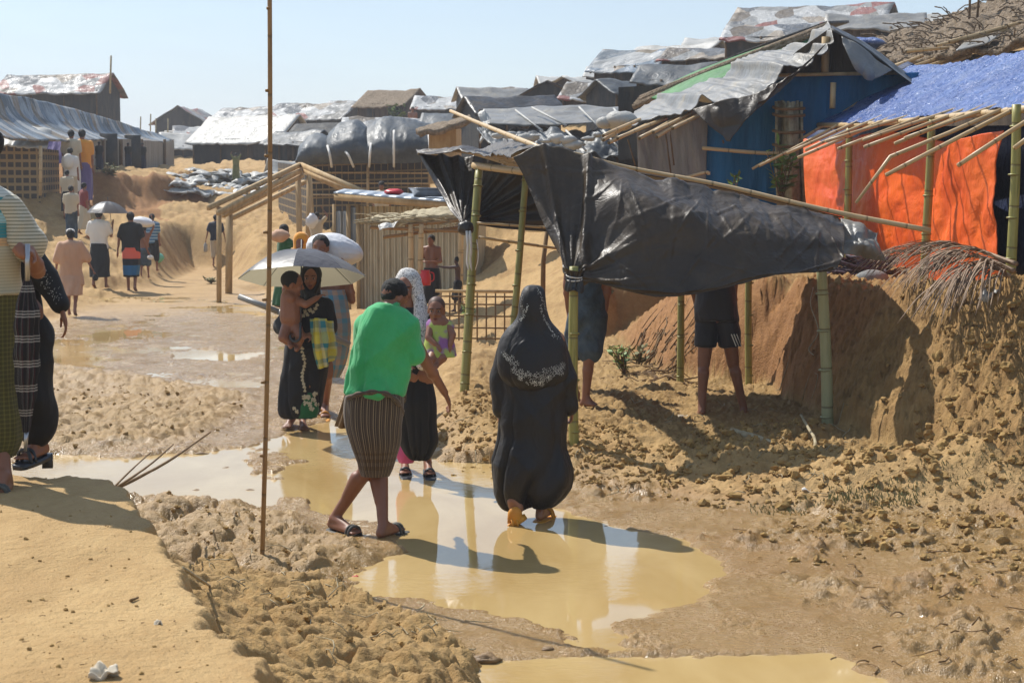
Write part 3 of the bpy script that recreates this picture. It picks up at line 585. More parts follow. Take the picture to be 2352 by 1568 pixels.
ctrl = [PP((1178, 362, 15.4), (1245, 333, 15.4), (1355, 358, 15.2), (1440, 390, 15), (1560, 410, 14.9), (1650, 426, 14.75), (1780, 457, 14.5), (1900, 487, 14.2), (1938, 497, 14.1)),
        PP((1205, 410, 15.2), (1275, 425, 14.9), (1350, 440, 14.6), (1450, 450, 14.3), (1560, 478, 14.1), (1650, 503, 14.0), (1780, 525, 13.9), (1900, 538, 13.8), (1942, 540, 13.8)),
        PP((1245, 500, 14.4), (1290, 520, 14.2), (1345, 535, 13.9), (1450, 560, 13.4), (1560, 580, 13.15), (1650, 583, 13.1), (1780, 580, 13.2), (1900, 582, 13.4), (1940, 580, 13.6)),
        PP((1285, 590, 13.5), (1304, 596, 13.3), (1340, 604, 13.1), (1440, 640, 12.75), (1540, 656, 12.55), (1650, 644, 12.6), (1780, 618, 12.85), (1890, 610, 13.2), (1928, 606, 13.4)),
        PP((1303, 640, 13.02), (1311, 644, 12.95), (1332, 643, 12.9), (1420, 668, 12.7), (1520, 681, 12.5), (1640, 668, 12.6), (1760, 636, 12.9), (1880, 627, 13.25), (1915, 620, 13.4)),
        PP((1308, 634, 13.2), (1316, 640, 13.15), (1340, 640, 13.15), (1422, 660, 13.0), (1522, 672, 12.9), (1640, 662, 13.0), (1760, 633, 13.2), (1880, 622, 13.5), (1912, 612, 13.6))]
for i_, row in enumerate(ctrl):
    off_ = 0
    for j_, q_ in enumerate(row):
        k_ = q_[1]; px_, py_ = toD(*q_); rt_ = min(1, max(0, (px_ - 1330) / 120)); ny = 13.0 + (k_ - 12.6) * .26; ny = ny * (1 - rt_) + rt_ * ([13.85, 13.22, 13.04, 12.93, 12.9, 13.2][i_] + .35 * max(0, (px_ - 1700) / 230)); row[j_] = P(px_, py_, ny)
g = patch(ctrl, 260, 130); N = norms(g); U, V = np.meshgrid(np.linspace(0, 1, 260), np.linspace(0, 1, 130))
tie = P(1312, 640, 13.0); dd = g - tie; ang = np.arctan2(dd[..., 2], dd[..., 0]); r = np.linalg.norm(dd, axis=2)
seam = np.exp(-((g[..., 0] - (P(1262, 400, 13.5)[0] + (P(1262, 400, 13.5)[2] - g[..., 2]) * .16)) / .035) ** 2) + np.exp(-((g[..., 0] - P(1352, 450, 13.4)[0] + (P(1352, 400, 13.5)[2] - g[..., 2]) * .06) / .03) ** 2)
fold = (np.abs(np.sin(ang * 5.5 + 1.2 * fbm(r * 2, ang * 2, 2, 3))) - .5) * np.exp(-r / .6) * np.minimum(r * 3.0, 1)
fold2 = ridge(ang * 3.2 + .15 * r, r * .35, 2, 7) * np.exp(-r / 1.5) * .8
wr = (1 - np.abs(fbm(g[..., 0] * 1.8 + g[..., 2] * .7, g[..., 2] * 1.3 - g[..., 0] * .5, 3, 11)) * 2.2)
bel = fbm(U * 6, V * 1.8, 3, 13); cr = 0
for k_, (cx_, cy_) in enumerate(((1440, 392), (1640, 424), (1780, 455), (1905, 488), (1520, 680), (1760, 634), (1312, 640))):
    c_ = P(cx_, cy_, 13.3); a_ = np.arctan2(g[..., 2] - c_[2], g[..., 0] - c_[0]); r_ = np.hypot(g[..., 2] - c_[2], g[..., 0] - c_[0]); cr = cr + (np.exp(-(np.sin(a_ * (5 + k_ % 3) + k_ + .3 * fbm(r_ * 3, a_, 2, k_)) / .16) ** 2) - .2) * np.exp(-r_ / .55) * np.minimum(r_ * 4, 1)
g2 = g + N * ((fold * .06 + fold2 * .03 - seam * .05) + - cr * .022 + wr * .012 * ss(0, .1, V) + ridge(g[..., 0] * 2.2 + 3, g[..., 2] * 2.6, 4, 77) * .06 * ss(.5, .0, V) * ss(.3, .5, U) + bel * .03 * ss(0, .3, V) * ss(1.02, .7, V))[..., None]
g2[..., 2] += (fbm(U * 22, V * 0, 2, 15) * .012) * (1 - ss(0, .06, V))
mb = MB(); mb.sheet(g2, .005); mb.build('tarp', MT['tarp_canopy'], sh)
roof = patch([PP((956, 346, 18.2), (1005, 338, 18.0), (1050, 334, 17.8), (1100, 341, 17.5), (1150, 325, 16.9), (1200, 328, 15.2), (1245, 331, 13.85)), PP((960, 350, 17.7), (1010, 352, 17.5), (1060, 349, 17.2), (1110, 354, 16.2), (1155, 357, 14.6), (1170, 360, 14.0), (1180, 362, 13.75))], 90, 14)
roof = roof + norms(roof) * (fbm(roof[..., 0] * 4, roof[..., 1] * 4, 4, 5) * .05)[..., None]; mb = MB(); mb.sheet(roof, .005); mb.build('tarp', MT['tarp_canopy'], sh)
back = patch([PP((1247, 338, 13.85), (1356, 362, 13.9), (1440, 393, 14.4), (1650, 430, 14.35), (1900, 490, 14.2), (1938, 500, 14.2)), PP((1290, 395, 17.3), (1380, 400, 17.2), (1460, 415, 17.2), (1650, 435, 17.1), (1830, 480, 17), (1880, 495, 17))], 40, 12); mb = MB(); mb.sheet(back, .005); mb.build('tarp', MT['tarp_canopy'], sh)  # unseen roof sheet behind the ridge, added to cast the shade below
hang = patch([PP((957, 347, 18.0), (1030, 353, 17.8), (1100, 358, 17.7), (1180, 372, 17.5), (1280, 400, 17.3)), PP((990, 402, 17.6), (1045, 410, 17.55), (1110, 415, 17.6), (1190, 425, 17.5), (1285, 450, 17.3)), PP((1030, 465, 17.1), (1060, 465, 17.2), (1120, 470, 17.5), (1195, 480, 17.5), (1290, 500, 17.4)), PP((1060, 512, 16.6), (1072, 510, 16.75), (1130, 517, 17.3), (1200, 524, 17.4), (1295, 534, 17.4))], 110, 70)
td = hang - P(1064, 512, 16.6); an = np.arctan2(td[..., 2], td[..., 0]); rr = np.linalg.norm(td, axis=2)
hang = hang + norms(hang) * ((np.abs(np.sin(an * 13)) * .05 + fbm(an * 5, rr, 3, 8) * .05) * np.minimum(rr * 2, 1))[..., None]; mb = MB(); mb.sheet(hang, .005); mb.build('tarp', MT['tarp_canopy'], sh)
fl = patch([PP((1932, 497, 14.15), (1975, 513, 14.1), (2012, 530, 14.0)), PP((1936, 540, 13.95), (1982, 555, 13.8), (2028, 572, 13.9)), PP((1932, 582, 13.8), (1980, 588, 13.9), (2040, 604, 13.9))], 40, 30)
fl = fl + norms(fl) * (ridge(fl[..., 0] * 3.5, fl[..., 2] * 2.5, 3, 9) * .06)[..., None]; mb = MB(); mb.sheet(fl, .005); mb.build('tarp', MT['tarp_grey'], sh, label='torn dusty end flap of the sheet')
mb = MB()
th_ = np.linspace(0, 2 * math.pi, 61)[:-1]; gg = []
for k, (yy, r_) in enumerate(zip(np.linspace(618, 668, 12), [.085, .07, .058, .055, .052, .056, .06, .058, .062, .066, .07, .066])): c = P(1319, yy, 13.04); gg.append([c + np.array([math.cos(t) * r_, math.sin(t) * r_, .012 * math.sin(t * 2 + 1) + (.018 * math.sin(3 * t) if k > 9 else 0)]) * 1.0 + np.array([math.cos(t), math.sin(t), 0]) * .009 * math.sin(t * 9 + k * .35) for t in th_])
mb.grid(np.array(gg), closeu=True, flip=True); mb.build('knot', MT['tarp_black'], sh)
mb = MB()
for yy in (634, 641): c = P(1319, yy, 13.04); mb.tube([c + np.array([.06 * math.cos(t), .06 * math.sin(t), .012 * math.sin(t + yy)]) for t in np.linspace(0, 6.2, 24)], .005, 5)
mb.build('cord', MT['white'], sh)
mb = MB(); mb.ell(P(1070, 524, 16.32), (.075, .06, .07), fn=lambda R: R * (1 + .25 * fbm(R[..., 0] * 3, R[..., 1] * 3 + R[..., 2] * 2, 2, 3))[..., None]); mb.build('knot', MT['tarp_black'], sh)
mb = MB()
for x0 in (1072, 1079): mb.tube(smoothline(PP((x0, 530, 16.27), (x0 + 3, 570, 16.25), (x0 + 1, 600, 16.27), (x0 + 5, 622, 16.25)), 8), [.012, .016, .012, .014, .012, .013, .01, .004], 5)
mb.tube(smoothline(PP((1095, 550, 16.3), (1099, 590, 16.25), (1092, 620, 16.3)), 10), .004, 5); mb.build('ribbon', MT['white'], sh)
# --- leaning tall bamboo pole in the foreground
a = GT(598, 1312); b = P(619, -60, a[1] + .05); mb = MB(); pole(mb, a - [0, 0, .2], b, .014, .013, 20, .02, 10); knots(mb, a, b, .0135, .42)
o = mb.build('bamboo_pole', MT['bam_brown']); tag(o, 'tall thin brown bamboo pole stuck upright in the foreground mud', 'pole')
# ---------- generic gabled hut ----------
def hut(name, label, px, py, Y, L, D, wh, rh, yaw, rmat, wmat, ov=.35, door=None, gz_=None, extra=None, sag=.08, cat='hut', group='makeshift huts on the far hillside', gable=None):
    base = P(px, py, Y); t = thing(name, label, cat, base, group); c, s = math.cos(yaw), math.sin(yaw); R = np.array([[c, -s, 0], [s, c, 0], [0, 0, 1]])
    W = lambda p: (np.asarray(p, float) @ R.T) + base
    mb = MB(); h = [(-L / 2, -D / 2), (L / 2, -D / 2), (L / 2, D / 2), (-L / 2, D / 2)]
    for i in range(4):
        (x0, y0), (x1, y1) = h[i], h[(i + 1) % 4]; n = 9; rows = []
        for tz in (0, .5, 1): rows.append([(x0 + (x1 - x0) * u, y0 + (y1 - y0) * u, -1.2 + (wh + 1.2) * tz) for u in np.linspace(0, 1, n)])
        ln = L if i % 2 == 0 else D; uu, vv = np.meshgrid(np.linspace(0, ln, n), np.linspace(0, wh, 3)); mb.grid(W(np.array(rows)), np.stack([uu, vv], -1))
    for sx in (-1, 1):
        mb.add(W([(sx * L / 2, -D / 2, wh), (sx * L / 2, D / 2, wh), (sx * L / 2, 0, wh + rh * .97)]), [(0, 1, 2)] if sx > 0 else [(1, 0, 2)], [(0, 0), (D, 0), (D / 2, rh)])
    mb.build('wall', MT[wmat], t, smooth=False)
    mb = MB(); sd = rnd.randint(0, 999)
    for sy in (-1, 1):
        g = []
        for v in np.linspace(0, 1, 14):
            yy = sy * (D / 2 + ov) * v; zz = wh + rh - (rh / (D / 2)) * abs(yy); row = []
            for u in np.linspace(-L / 2 - ov * .7, L / 2 + ov * .7, 26): row.append((u, yy, zz + .03))
            g.append(row)
        g = np.array(g); g[..., 2] += fbm(g[..., 0] * 1.6 + sd, g[..., 1] * 1.6, 3, sd) * sag - sag * .6 * np.sin(np.linspace(0, math.pi, 26))[None, :] + (np.linspace(0, 1, 14) ** 4)[:, None] * fbm(g[..., 0] * 5, g[..., 1] * 0 + sd, 2, 3) * sag * .8
        mb.sheet(W(g), .04)
    mb.build('roof', MT[rmat], t)
    if gable:
        mb = MB()
        for sx in (-1, 1): x_ = sx * (L / 2 + .03); mb.beam(W((x_, -D / 2 - ov, wh - rh * ov / (D / 2))), W((x_, 0, wh + rh)), .06, .06); mb.beam(W((x_, D / 2 + ov, wh - rh * ov / (D / 2))), W((x_, 0, wh + rh)), .06, .06)
        mb.build('gable_frame', MT['wood_dark'], t)
    for (u, w_, hh, sd_) in (door or []):
        mb = MB()
        q = (u, -D / 2 - .02, hh / 2 - .05) if sd_ == 0 else (L / 2 * sd_ + .02 * sd_, u, hh / 2 - .05); sz = (w_, .05, hh) if sd_ == 0 else (.05, w_, hh)
        mb.box(W(q), sz, rz=yaw); mb.build('door', MT['wall_brown' if wmat != 'wall_brown' else 'wall_dark'], t)
    for u in np.linspace(-L / 2, L / 2, 4):
        mb = MB(); mb.tube([W((u, -D / 2 - .06, -.6)), W((u, -D / 2 - .06, wh))], .035, 6); mb.build('post', MT['wood_dark'], t)
    return t, W
H = hut
H('hut', 'small hut with dark gable at far left of the skyline above a white sheet fence', 437, 318, 112, 4.5, 3.2, 1.0, .95, 1.45, 'roof_patch', 'wall_dark')
H('hut', 'low hut with silver roof half sunk below the skyline on the left', 430, 378, 84, 2.2, 2.0, .9, .6, .35, 'tarp_silver', 'wall_dark')
H('hut', 'wide dark hut under a shining silver sheet roof left of centre', 585, 384, 72, 4.1, 2.8, 1.15, .95, -.45, 'tarp_silver', 'wall_dark', door=[(.6, .6, 1.0, 0)])
H('hut', 'dark gabled hut with glittering roof behind the silver roofed hut', 575, 310, 100, 3.4, 3.0, .8, .8, -.5, 'roof_patch', 'wall_dark')
H('hut', 'long dark walled hut with patched roof and red rags on the skyline', 730, 316, 90, 4.2, 3.0, 1.0, .75, -.35, 'roof_patch', 'wall_dark')
H('hut', 'hut with shaggy thatched roof and open brown front on the skyline', 905, 284, 86, 2.6, 2.4, .95, .7, -.5, 'roof_thatch', 'wall_brown', door=[(-.6, .4, .9, 0), (.7, .6, .9, 0)])
H('hut', 'low dark hut with pale patched roof right of the thatched hut', 1045, 288, 82, 3.4, 2.2, .85, .5, -.12, 'roof_patch', 'wall_dark')
H('hut', 'grey roofed hut behind the black gable on the rising skyline', 1215, 250, 78, 3.4, 2.4, .5, .45, -.2, 'roof_patch', 'wall_brown')
H('hut', 'open black gable end with a centre post below the skyline', 1262, 262, 60, 2.4, 2.7, .35, .72, 1.5, 'tarp_black', 'wall_dark', gable=True)
H('hut', 'brown gabled hut with silver edge beside the tall green roofed hut', 1345, 240, 66, 2.8, 3.0, .35, .6, .95, 'tarp_silver', 'wall_brown')
H('hut', 'tall hut with green tinted roof and brown plank walls on the right slope', 1465, 218, 60, 2.3, 1.9, .95, .6, -.55, 'roof_tin', 'wall_brown', door=[(.1, .35, .95, 0)], gable=True)
H('hut', 'white roofed hut with small dark gable behind the tall brown hut', 1560, 195, 66, 3.4, 2.4, .9, .6, -.7, 'tarp_silver', 'wall_brown')
H('hut', 'small hut with striped rag roof under the brown gable', 1510, 215, 52, .9, .9, .35, .3, -.3, 'roof_patch', 'wall_grey', ov=.15)
H('hut', 'bright flat roofed hut on the right hill crest', 1680, 135, 68, 3.2, 2.4, .45, .35, -.2, 'tarp_silver', 'wall_dark')
H('hut', 'long grey roofed hut with right gable on the highest crest', 1870, 98, 62, 5.2, 3.0, .55, .75, -.4, 'roof_patch', 'wall_dark')
H('hut', 'white roofed hut on the crest beside the long grey hut', 2150, 80, 62, 4.0, 2.4, .3, .4, -.1, 'tarp_silver', 'wall_dark')
H('hut', 'dark hut with corrugated patched roof at the far left crest beside a thin mast', 140, 262, 75, 4.4, 2.6, .95, .75, -.15, 'roof_patch', 'wall_dark')
H('hut', 'small silver tented hut on the debris slope between the far huts', 660, 430, 58, 1.2, 1.4, .3, .55, .4, 'tarp_silver', 'wall_dark', ov=.12)
H('hut', 'low silver sheeted hut among the debris left of centre', 505, 430, 66, 2.6, 2.0, .2, .4, -.1, 'tarp_silver', 'wall_dark')
H('hut', 'flat white tented hut on the slope behind the timber frame', 570, 445, 60, 2.6, 2.2, .25, .4, -.25, 'tarp_silver', 'wall_dark')
H('hut', 'low huddled silver hut just above the left earth scarp', 485, 455, 57, 1.8, 1.5, .1, .35, .1, 'tarp_silver', 'wall_dark')
o = MB(); o.tube([P(253, 215, 70), P(255, 128, 70)], .04, 6); tag(o.build('mast', MT['stick']), 'thin pale mast standing beside the hut at the left crest', 'pole')
for k, (x, y0, y1) in enumerate([(322, 305, 268), (345, 300, 262), (357, 310, 272), (385, 305, 272)]): o = MB(); o.tube([P(x, y0 + 20, 85), P(x + 1, y1, 85)], .035, 5); tag(o.build('thin_post', MT['stick']), ['leftmost thin post above the long tin roof', 'second thin post from the left above the long tin roof', 'third thin post above the long tin roof', 'rightmost thin post above the long tin roof'][k], 'pole', 'thin posts above the tin roof')
for k, (x, lb) in enumerate([(2226, 'left of the two thin dark poles on the top right roof'), (2243, 'right one of the two thin dark poles on the top right roof')]): o = MB(); o.tube([P(x, 60, 30), P(x + (3 if k == 0 else 8), -40, 30)], .022, 6); tag(o.build('thin_pole', MT['wood_dark']), lb, 'pole')
o = MB(); [o.tube([P(x, 90, 50), P(x, 60, 50)], .03, 5) for x in ()]
for k_, (x, y, Y, L_, D__, wh, rh, yw, rm, wm, lb) in enumerate([
 (1130, 262, 70, 2.6, 2.0, .6, .45, .2, 'tarp_grey', 'wall_dark', 'grey sheeted hut just left of the open black gable'), (1395, 262, 56, 2.4, 2.0, .5, .5, -.3, 'roof_patch', 'wall_brown', 'low patched hut right of the open black gable'),
 (1440, 250, 50, 1.8, 1.6, .4, .4, .5, 'tarp_bluegrey', 'wall_dark', 'small blue grey hut below the tall green roofed hut'), (1300, 215, 84, 2.6, 2.2, .4, .4, .1, 'tarp_silver', 'wall_dark', 'silver roofed hut on the skyline above the black gable'),
 (1415, 196, 80, 2.4, 2.2, .4, .4, -.2, 'tarp_silver', 'wall_dark', 'flat silver hut left of the tall green roofed hut'), (1625, 168, 52, 2.2, 1.8, .4, .35, -.4, 'roof_patch', 'wall_brown', 'brown hut half hidden below the crest hut'),
 (1560, 232, 44, 1.8, 1.5, .5, .4, -.3, 'tarp_bluegrey', 'wall_dark', 'dark blue sheeted hut above the grey tarp roof'), (1170, 300, 46, 2.2, 1.8, .5, .4, .3, 'tarp_black', 'wall_dark', 'black sheeted hut behind the loose bamboo ridge pole'),
 (1060, 315, 55, 2.2, 1.6, .4, .35, -.1, 'tarp_bluegrey', 'wall_brown', 'blue grey hut below the low pale patched hut'), (900, 322, 62, 3.2, 1.8, .4, .4, .0, 'roof_patch', 'wall_brown', 'patched hut between the skyline and the bulging black sheets'),
 (770, 345, 66, 2.8, 1.8, .6, .4, -.2, 'wall_dark', 'wall_dark', 'dark flat hut behind the bulging black sheets'), (690, 372, 62, 1.8, 1.6, .7, .4, -.5, 'tarp_bluegrey', 'wall_dark', 'narrow dark hut left of the bulging black sheets'),
 (470, 352, 92, 3.0, 2.0, .9, .5, .2, 'roof_patch', 'wall_dark', 'patched dark hut between the far gable and the silver roof'), (2010, 112, 48, 2.4, 2.0, .5, .4, -.2, 'tarp_grey', 'wall_brown', 'grey brown hut behind the peak of the tarp hut'),
 (1800, 130, 50, 3.0, 2.0, .5, .4, -.3, 'roof_patch', 'wall_dark', 'dark hut under the long grey crest hut'), (820, 268, 110, 3.4, 2.4, .5, .5, -.3, 'roof_patch', 'wall_dark', 'far dark hut peeping between the skyline huts')]):
    H('hut', lb, x, y, Y, L_, D__, wh, rh, yw, rm, wm, door=[(.2, .35, wh * .9, 0)] if k_ % 2 else None, ov=.25)
# white sheet fence
mb = MB(); g = patch([PP((378, 300, 100), (425, 300, 99), (470, 302, 98)), PP((378, 330, 100), (425, 332, 99), (470, 334, 98))], 20, 6); mb.sheet(g, .04); tag(mb.build('sheet_fence', MT['tarp_silver']), 'white plastic sheet fence in front of the far dark gable', 'fence')
# --- long tin roofed hut on the left
t = thing('long_hut', 'long hut with patched blue grey tin roof running back along the left hillside', 'hut', P(300, 392, 60))
g = patch([PP((-60, 212, 42), (40, 222, 46), (150, 246, 52), (270, 280, 61), (400, 322, 74)), PP((-80, 250, 40), (20, 270, 44), (150, 292, 50), (250, 305, 58), (390, 324, 70)), PP((-90, 300, 37), (60, 322, 42), (180, 324, 47), (260, 322, 55), (380, 328, 64))], 80, 30)
g += norms(g) * (fbm(g[..., 0] * 1.2, g[..., 1] * 1.2, 4, 6) * .06)[..., None]; mb = MB(); mb.sheet(g, .05); mb.build('roof', MT['roof_tin'], t)
mb = MB(); g = patch([PP((170, 318, 48), (260, 318, 55), (380, 326, 64)), PP((170, 400, 48), (260, 400, 55), (380, 402, 64))], 20, 8); mb.grid(g, np.stack(np.meshgrid(np.linspace(0, 16, 20), np.linspace(0, 1.5, 8)), -1)); g2 = patch([PP((380, 326, 64), (400, 324, 72)), PP((380, 402, 64), (400, 398, 72))], 6, 4); mb.grid(g2); mb.build('wall', MT['wall_grey'], t)
for x0, Y in ((236, 53), (278, 56), (325, 59.5), (378, 63.6)): mb = MB(); mb.tube([P(x0, 400, Y), P(x0, 320, Y)], .06, 6); mb.build('post', MT['wood_dark'], t)
for x0, Y in ((250, 53.8), (305, 58)): mb = MB(); mb.box(P(x0, 355, Y), (.55, .06, 1.3), .5); mb.build('door', MT['wall_dark'], t)
# --- lattice hut, far left
t = thing('lattice_hut', 'bamboo lattice hut with silver sheet roof on the left slope', 'hut', P(70, 445, 44))
def wall4(mb, a, b, h, ln, base=0): mb.grid(np.array([[a - [0, 0, .6], b - [0, 0, .6]], [a + [0, 0, h], b + [0, 0, h]]]), [[[0, 0], [ln, 0]], [[0, h + .6], [ln, h + .6]]])
mb = MB(); A = P(-90, 445, 43); B = P(93, 445, 44); D_ = P(137, 440, 48); wall4(mb, A, B, 1.2, 2.1); wall4(mb, B, D_, 1.15, 1.6); mb.build('wall', MT['lattice_open'], t, smooth=False)
g = patch([PP((-120, 292, 45), (-20, 296, 45), (50, 295, 45), (118, 300, 46)), PP((-120, 335, 43), (0, 338, 43), (60, 340, 43), (108, 340, 44))], 50, 16); g += norms(g) * (fbm(g[..., 0] * 5, g[..., 2] * 3, 4, 3) * .12)[..., None]; mb = MB(); mb.sheet(g, .04); mb.build('roof', MT['tarp_silver'], t)
for x in (-20, 93): mb = MB(); mb.tube([P(x, 450, 43.2), P(x, 335, 43.2)], .045, 6); mb.build('post', MT['bam_dry'], t)
for (x0, x1, x2) in ((-40, 15, 75), (70, 155, 205)):
    YG = 46.5 if x0 < 0 else 59; t2 = thing('gable_hut', 'dark open gable just above the silver sheet, %s of the pair' % ('left' if x0 < 0 else 'right'), 'hut', P(x1, 330, 47)); mb = MB()
    tri = PP((x0, 300, YG), (x2, 300, YG), (x1, 272, YG), (x0, 300, YG + 3), (x2, 300, YG + 3), (x1, 272, YG + 3), (x0, 400, YG), (x2, 400, YG)); mb.add(tri, [(0, 1, 2), (6, 7, 1, 0), (0, 2, 5, 3), (1, 4, 5, 2)]); mb.build('wall', MT['wall_dark'], t2, smooth=False)
    mb = MB(); mb.beam(P(x0 - 8, 304, YG - .2), P(x1, 270, YG - .2), .12, .06); mb.beam(P(x2 + 8, 304, YG - .2), P(x1, 270, YG - .2), .12, .06); mb.build('roof_edge', MT['roof_thatch'], t2)
g = patch([PP((108, 300, 58), (150, 298, 58), (196, 306, 58)), PP((104, 340, 57.5), (140, 345, 57.5), (198, 350, 57.5)), PP((102, 365, 57), (130, 388, 57), (190, 392, 57))], 40, 30); g += norms(g) * (ridge(g[..., 0] * 3, g[..., 2], 3, 3) * .15)[..., None]; mb = MB(); mb.sheet(g, .02); tag(mb.build('purple_cloth', MT['purple']), 'faded purple cloth hung as an awning beside the lattice hut', 'awning')
# --- bamboo strip hut with bulging black sheets
t = thing('strip_hut', 'bamboo strip hut roofed with bulging black sheets tied down by white straps', 'hut', P(850, 520, 43))
mb = MB(); A, B, D_ = P(712, 530, 43), P(985, 525, 41.5), P(640, 500, 50); wall4(mb, A, B, 1.75, 2.9); wall4(mb, D_, A, 1.6, 3); mb.build('wall', MT['lattice'], t, smooth=False)
for (xs, tp) in (((678, 705, 735, 775), (0, 40, 52, 30)), ((742, 770, 815, 850), (5, 62, 80, 60)), ((838, 880, 940, 1000), (70, 88, 90, 80))):
    c0 = [P(x, 372, 41.2) for x in xs]; c1 = [P(x, 372 - h_ * .5, 41.1) for x, h_ in zip(xs, tp)]; c2 = [P(x, 372 - h_, 42.2) for x, h_ in zip(xs, tp)]; c3 = [P(x, 372 - h_ * .9, 44) for x, h_ in zip(xs, tp)]
    g = patch([c0, c1, c2, c3], 60, 40); g += norms(g) * (ridge(g[..., 0] * 1.5, g[..., 2] * 1.1, 4, 4) * .09 + np.sin(np.linspace(0, math.pi, 60))[None] * .12)[..., None]; mb = MB(); mb.sheet(g, .02); mb.build('roof', MT['tarp_bluegrey'], t)
for x0, x1, y0 in ((752, 762, 335), (790, 812, 345), (852, 848, 330), (905, 905, 300), (985, 990, 310)):
    mb = MB(); mb.tube(smoothline(PP((x0, y0, 41.0), ((x0 + x1) / 2, (y0 + 372) / 2, 40.7), (x1, 384, 40.9)), 8), .03, 5); mb.build('strap', MT['white'], t)
for x in (712, 845, 985): mb = MB(); mb.tube([P(x, 530, 41.6), P(x, 370, 41.6)], .04, 6); mb.build('post', MT['bam_dry'], t)
for yy in (396, 420, 447): mb = MB(); mb.tube([P(712, yy, 42.9), P(985, yy + 2, 41.4)], .025, 6); mb.build('rail', MT['bam_dry'], t)
t = thing('thatch_hut', 'brown board hut under a sagging thatch edge behind the shelter', 'hut', P(1015, 350, 38)); mb = MB(); A, B = P(985, 360, 38), P(1048, 360, 38); wall4(mb, A, B, .62, .7); wall4(mb, B, P(1060, 355, 42), .62, 2); mb.build('wall', MT['wood'], t, smooth=False)
g = patch([PP((955, 300, 38), (1010, 288, 38), (1080, 268, 38)), PP((962, 308, 37), (1012, 300, 37), (1085, 276, 37))], 30, 8); g += norms(g) * (fbm(g[..., 0] * 6, g[..., 1] * 6, 3, 2) * .05)[..., None]; mb = MB(); mb.sheet(g, .12); mb.build('roof', MT['roof_thatch'], t)
# --- black sheeted hut behind the shelter
t = thing('sheeted_hut', 'low hut under layered grey and black sheets held by loose sticks behind the shelter', 'hut', P(1290, 460, 33))
g = patch([PP((1110, 252, 35.5), (1220, 246, 35.5), (1360, 243, 35.5), (1500, 246, 35.5)), PP((1122, 286, 33.5), (1230, 286, 33.5), (1370, 288, 33.5), (1490, 292, 33.5))], 80, 20)
g += norms(g) * (fbm(g[..., 0] * 1.5, g[..., 1] * 2, 3, 2) * .06)[..., None]; mb = MB(); mb.sheet(g, .02); mb.build('roof', MT['tarp_grey'], t)
g = patch([PP((1095, 286, 34), (1200, 290, 34), (1350, 292, 34), (1500, 290, 34)), PP((1115, 318, 33), (1210, 315, 33), (1360, 320, 33), (1500, 325, 33)), PP((1150, 345, 32.4), (1230, 350, 32.4), (1360, 352, 32.4), (1500, 350, 32.4))], 120, 40)
g += norms(g) * (ridge(g[..., 0] * 2.2 + g[..., 2], g[..., 2] * 2.2, 4, 5) * .2)[..., None]; mb = MB(); mb.sheet(g, .02); mb.build('roof', MT['tarp_bluegrey'], t)
mb = MB(); A, B = P(1145, 470, 33.2), P(1510, 465, 33.2); wall4(mb, A, B, 1.0, 3); mb.build('wall', MT['wall_dark'], t, smooth=False)
for x in (1165, 1240, 1330, 1420, 1470): mb = MB(); mb.tube([P(x, 450, 33), P(x + rnd.uniform(-4, 4), 345, 33)], .03, 6); mb.build('post', MT['wood_dark'], t)
for (a, b) in (((1184, 253), (1245, 300)), ((1222, 247), (1300, 288)), ((1330, 246), (1376, 292)), ((1300, 300), (1346, 346)), ((1410, 250), (1436, 280)), ((1180, 305), (1225, 350)), ((1385, 300), (1432, 352)), ((1440, 250), (1470, 290))):
    mb = MB(); mb.tube([P(a[0], a[1], 34.6 if a[1] < 280 else 32.8), P(b[0], b[1], 33.0 if a[1] < 280 else 32.1)], .022, 5); mb.build('batten', MT['tarp_silver'], t)
mb = MB()
for k in range(16): c = P(1140 + k * 23 + rnd.uniform(-8, 8), 318 + rnd.uniform(-10, 18), 32.3); mb.ell(c, (rnd.uniform(.08, .25), .1, rnd.uniform(.04, .1)), seg=8, rings=6, fn=lambda R: R * (1 + .3 * fbm(R[..., 0] * 2, R[..., 2] * 2, 2, k))[..., None])
mb.build('weight', MT['tarp_silver'], t)
g = patch([PP((1098, 262, 34), (1112, 250, 34), (1122, 256, 34)), PP((1105, 290, 33.7), (1118, 284, 33.7), (1135, 290, 33.7)), PP((1100, 325, 33.5), (1112, 320, 33.5), (1122, 330, 33.5))], 20, 20); g += norms(g) * (ridge(g[..., 0] * 4, g[..., 2] * 3, 3, 5) * .1)[..., None]; mb = MB(); mb.sheet(g, .02); mb.build('rag', MT['tarp_silver'], t)
# --- corrugated cabin
t = thing('tin_cabin', 'small cabin of rusty corrugated tin with a flat bluish sheet roof', 'cabin', P(900, 712, 29.3))
def cwall(mb, a, b, z0, z1):
    L = np.linalg.norm(b - a); n = int(L / .11 * 8) + 1; d = (b - a) / L; nn = np.array([d[1], -d[0], 0]); u = np.linspace(0, L, n); of = np.sin(u * 2 * math.pi / .11) * .016
    r = np.array([a + d * q + nn * w_ for q, w_ in zip(u, of)]); r0 = r.copy(); r0[:, 2] = z0; r1 = r.copy(); r1[:, 2] = z1; rm = (r0 + r1) / 2
    mb.grid(np.array([r0, rm, r1]), np.stack(np.meshgrid(u, [z0, (z0 + z1) / 2, z1]), -1))
z1 = P(0, 470, 29)[2]; a, b, c = P(823, 712, 29.6), P(1068, 705, 29.0), P(765, 700, 31.5)
mb = MB(); cwall(mb, a, b, -.1, z1 - .03); cwall(mb, b, b + np.array([.3, 3, 0]), -.1, z1); mb.build('wall', MT['tin'], t)
mb = MB(); cwall(mb, P(768, 712, 29.8), P(800, 712, 29.7), .7, z1 - .12); cwall(mb, P(803, 712, 29.68), P(822, 712, 29.6), .7, z1 - .06); mb.build('wall', MT['tin_blue'], t, label='bluish tin panel at the left corner')
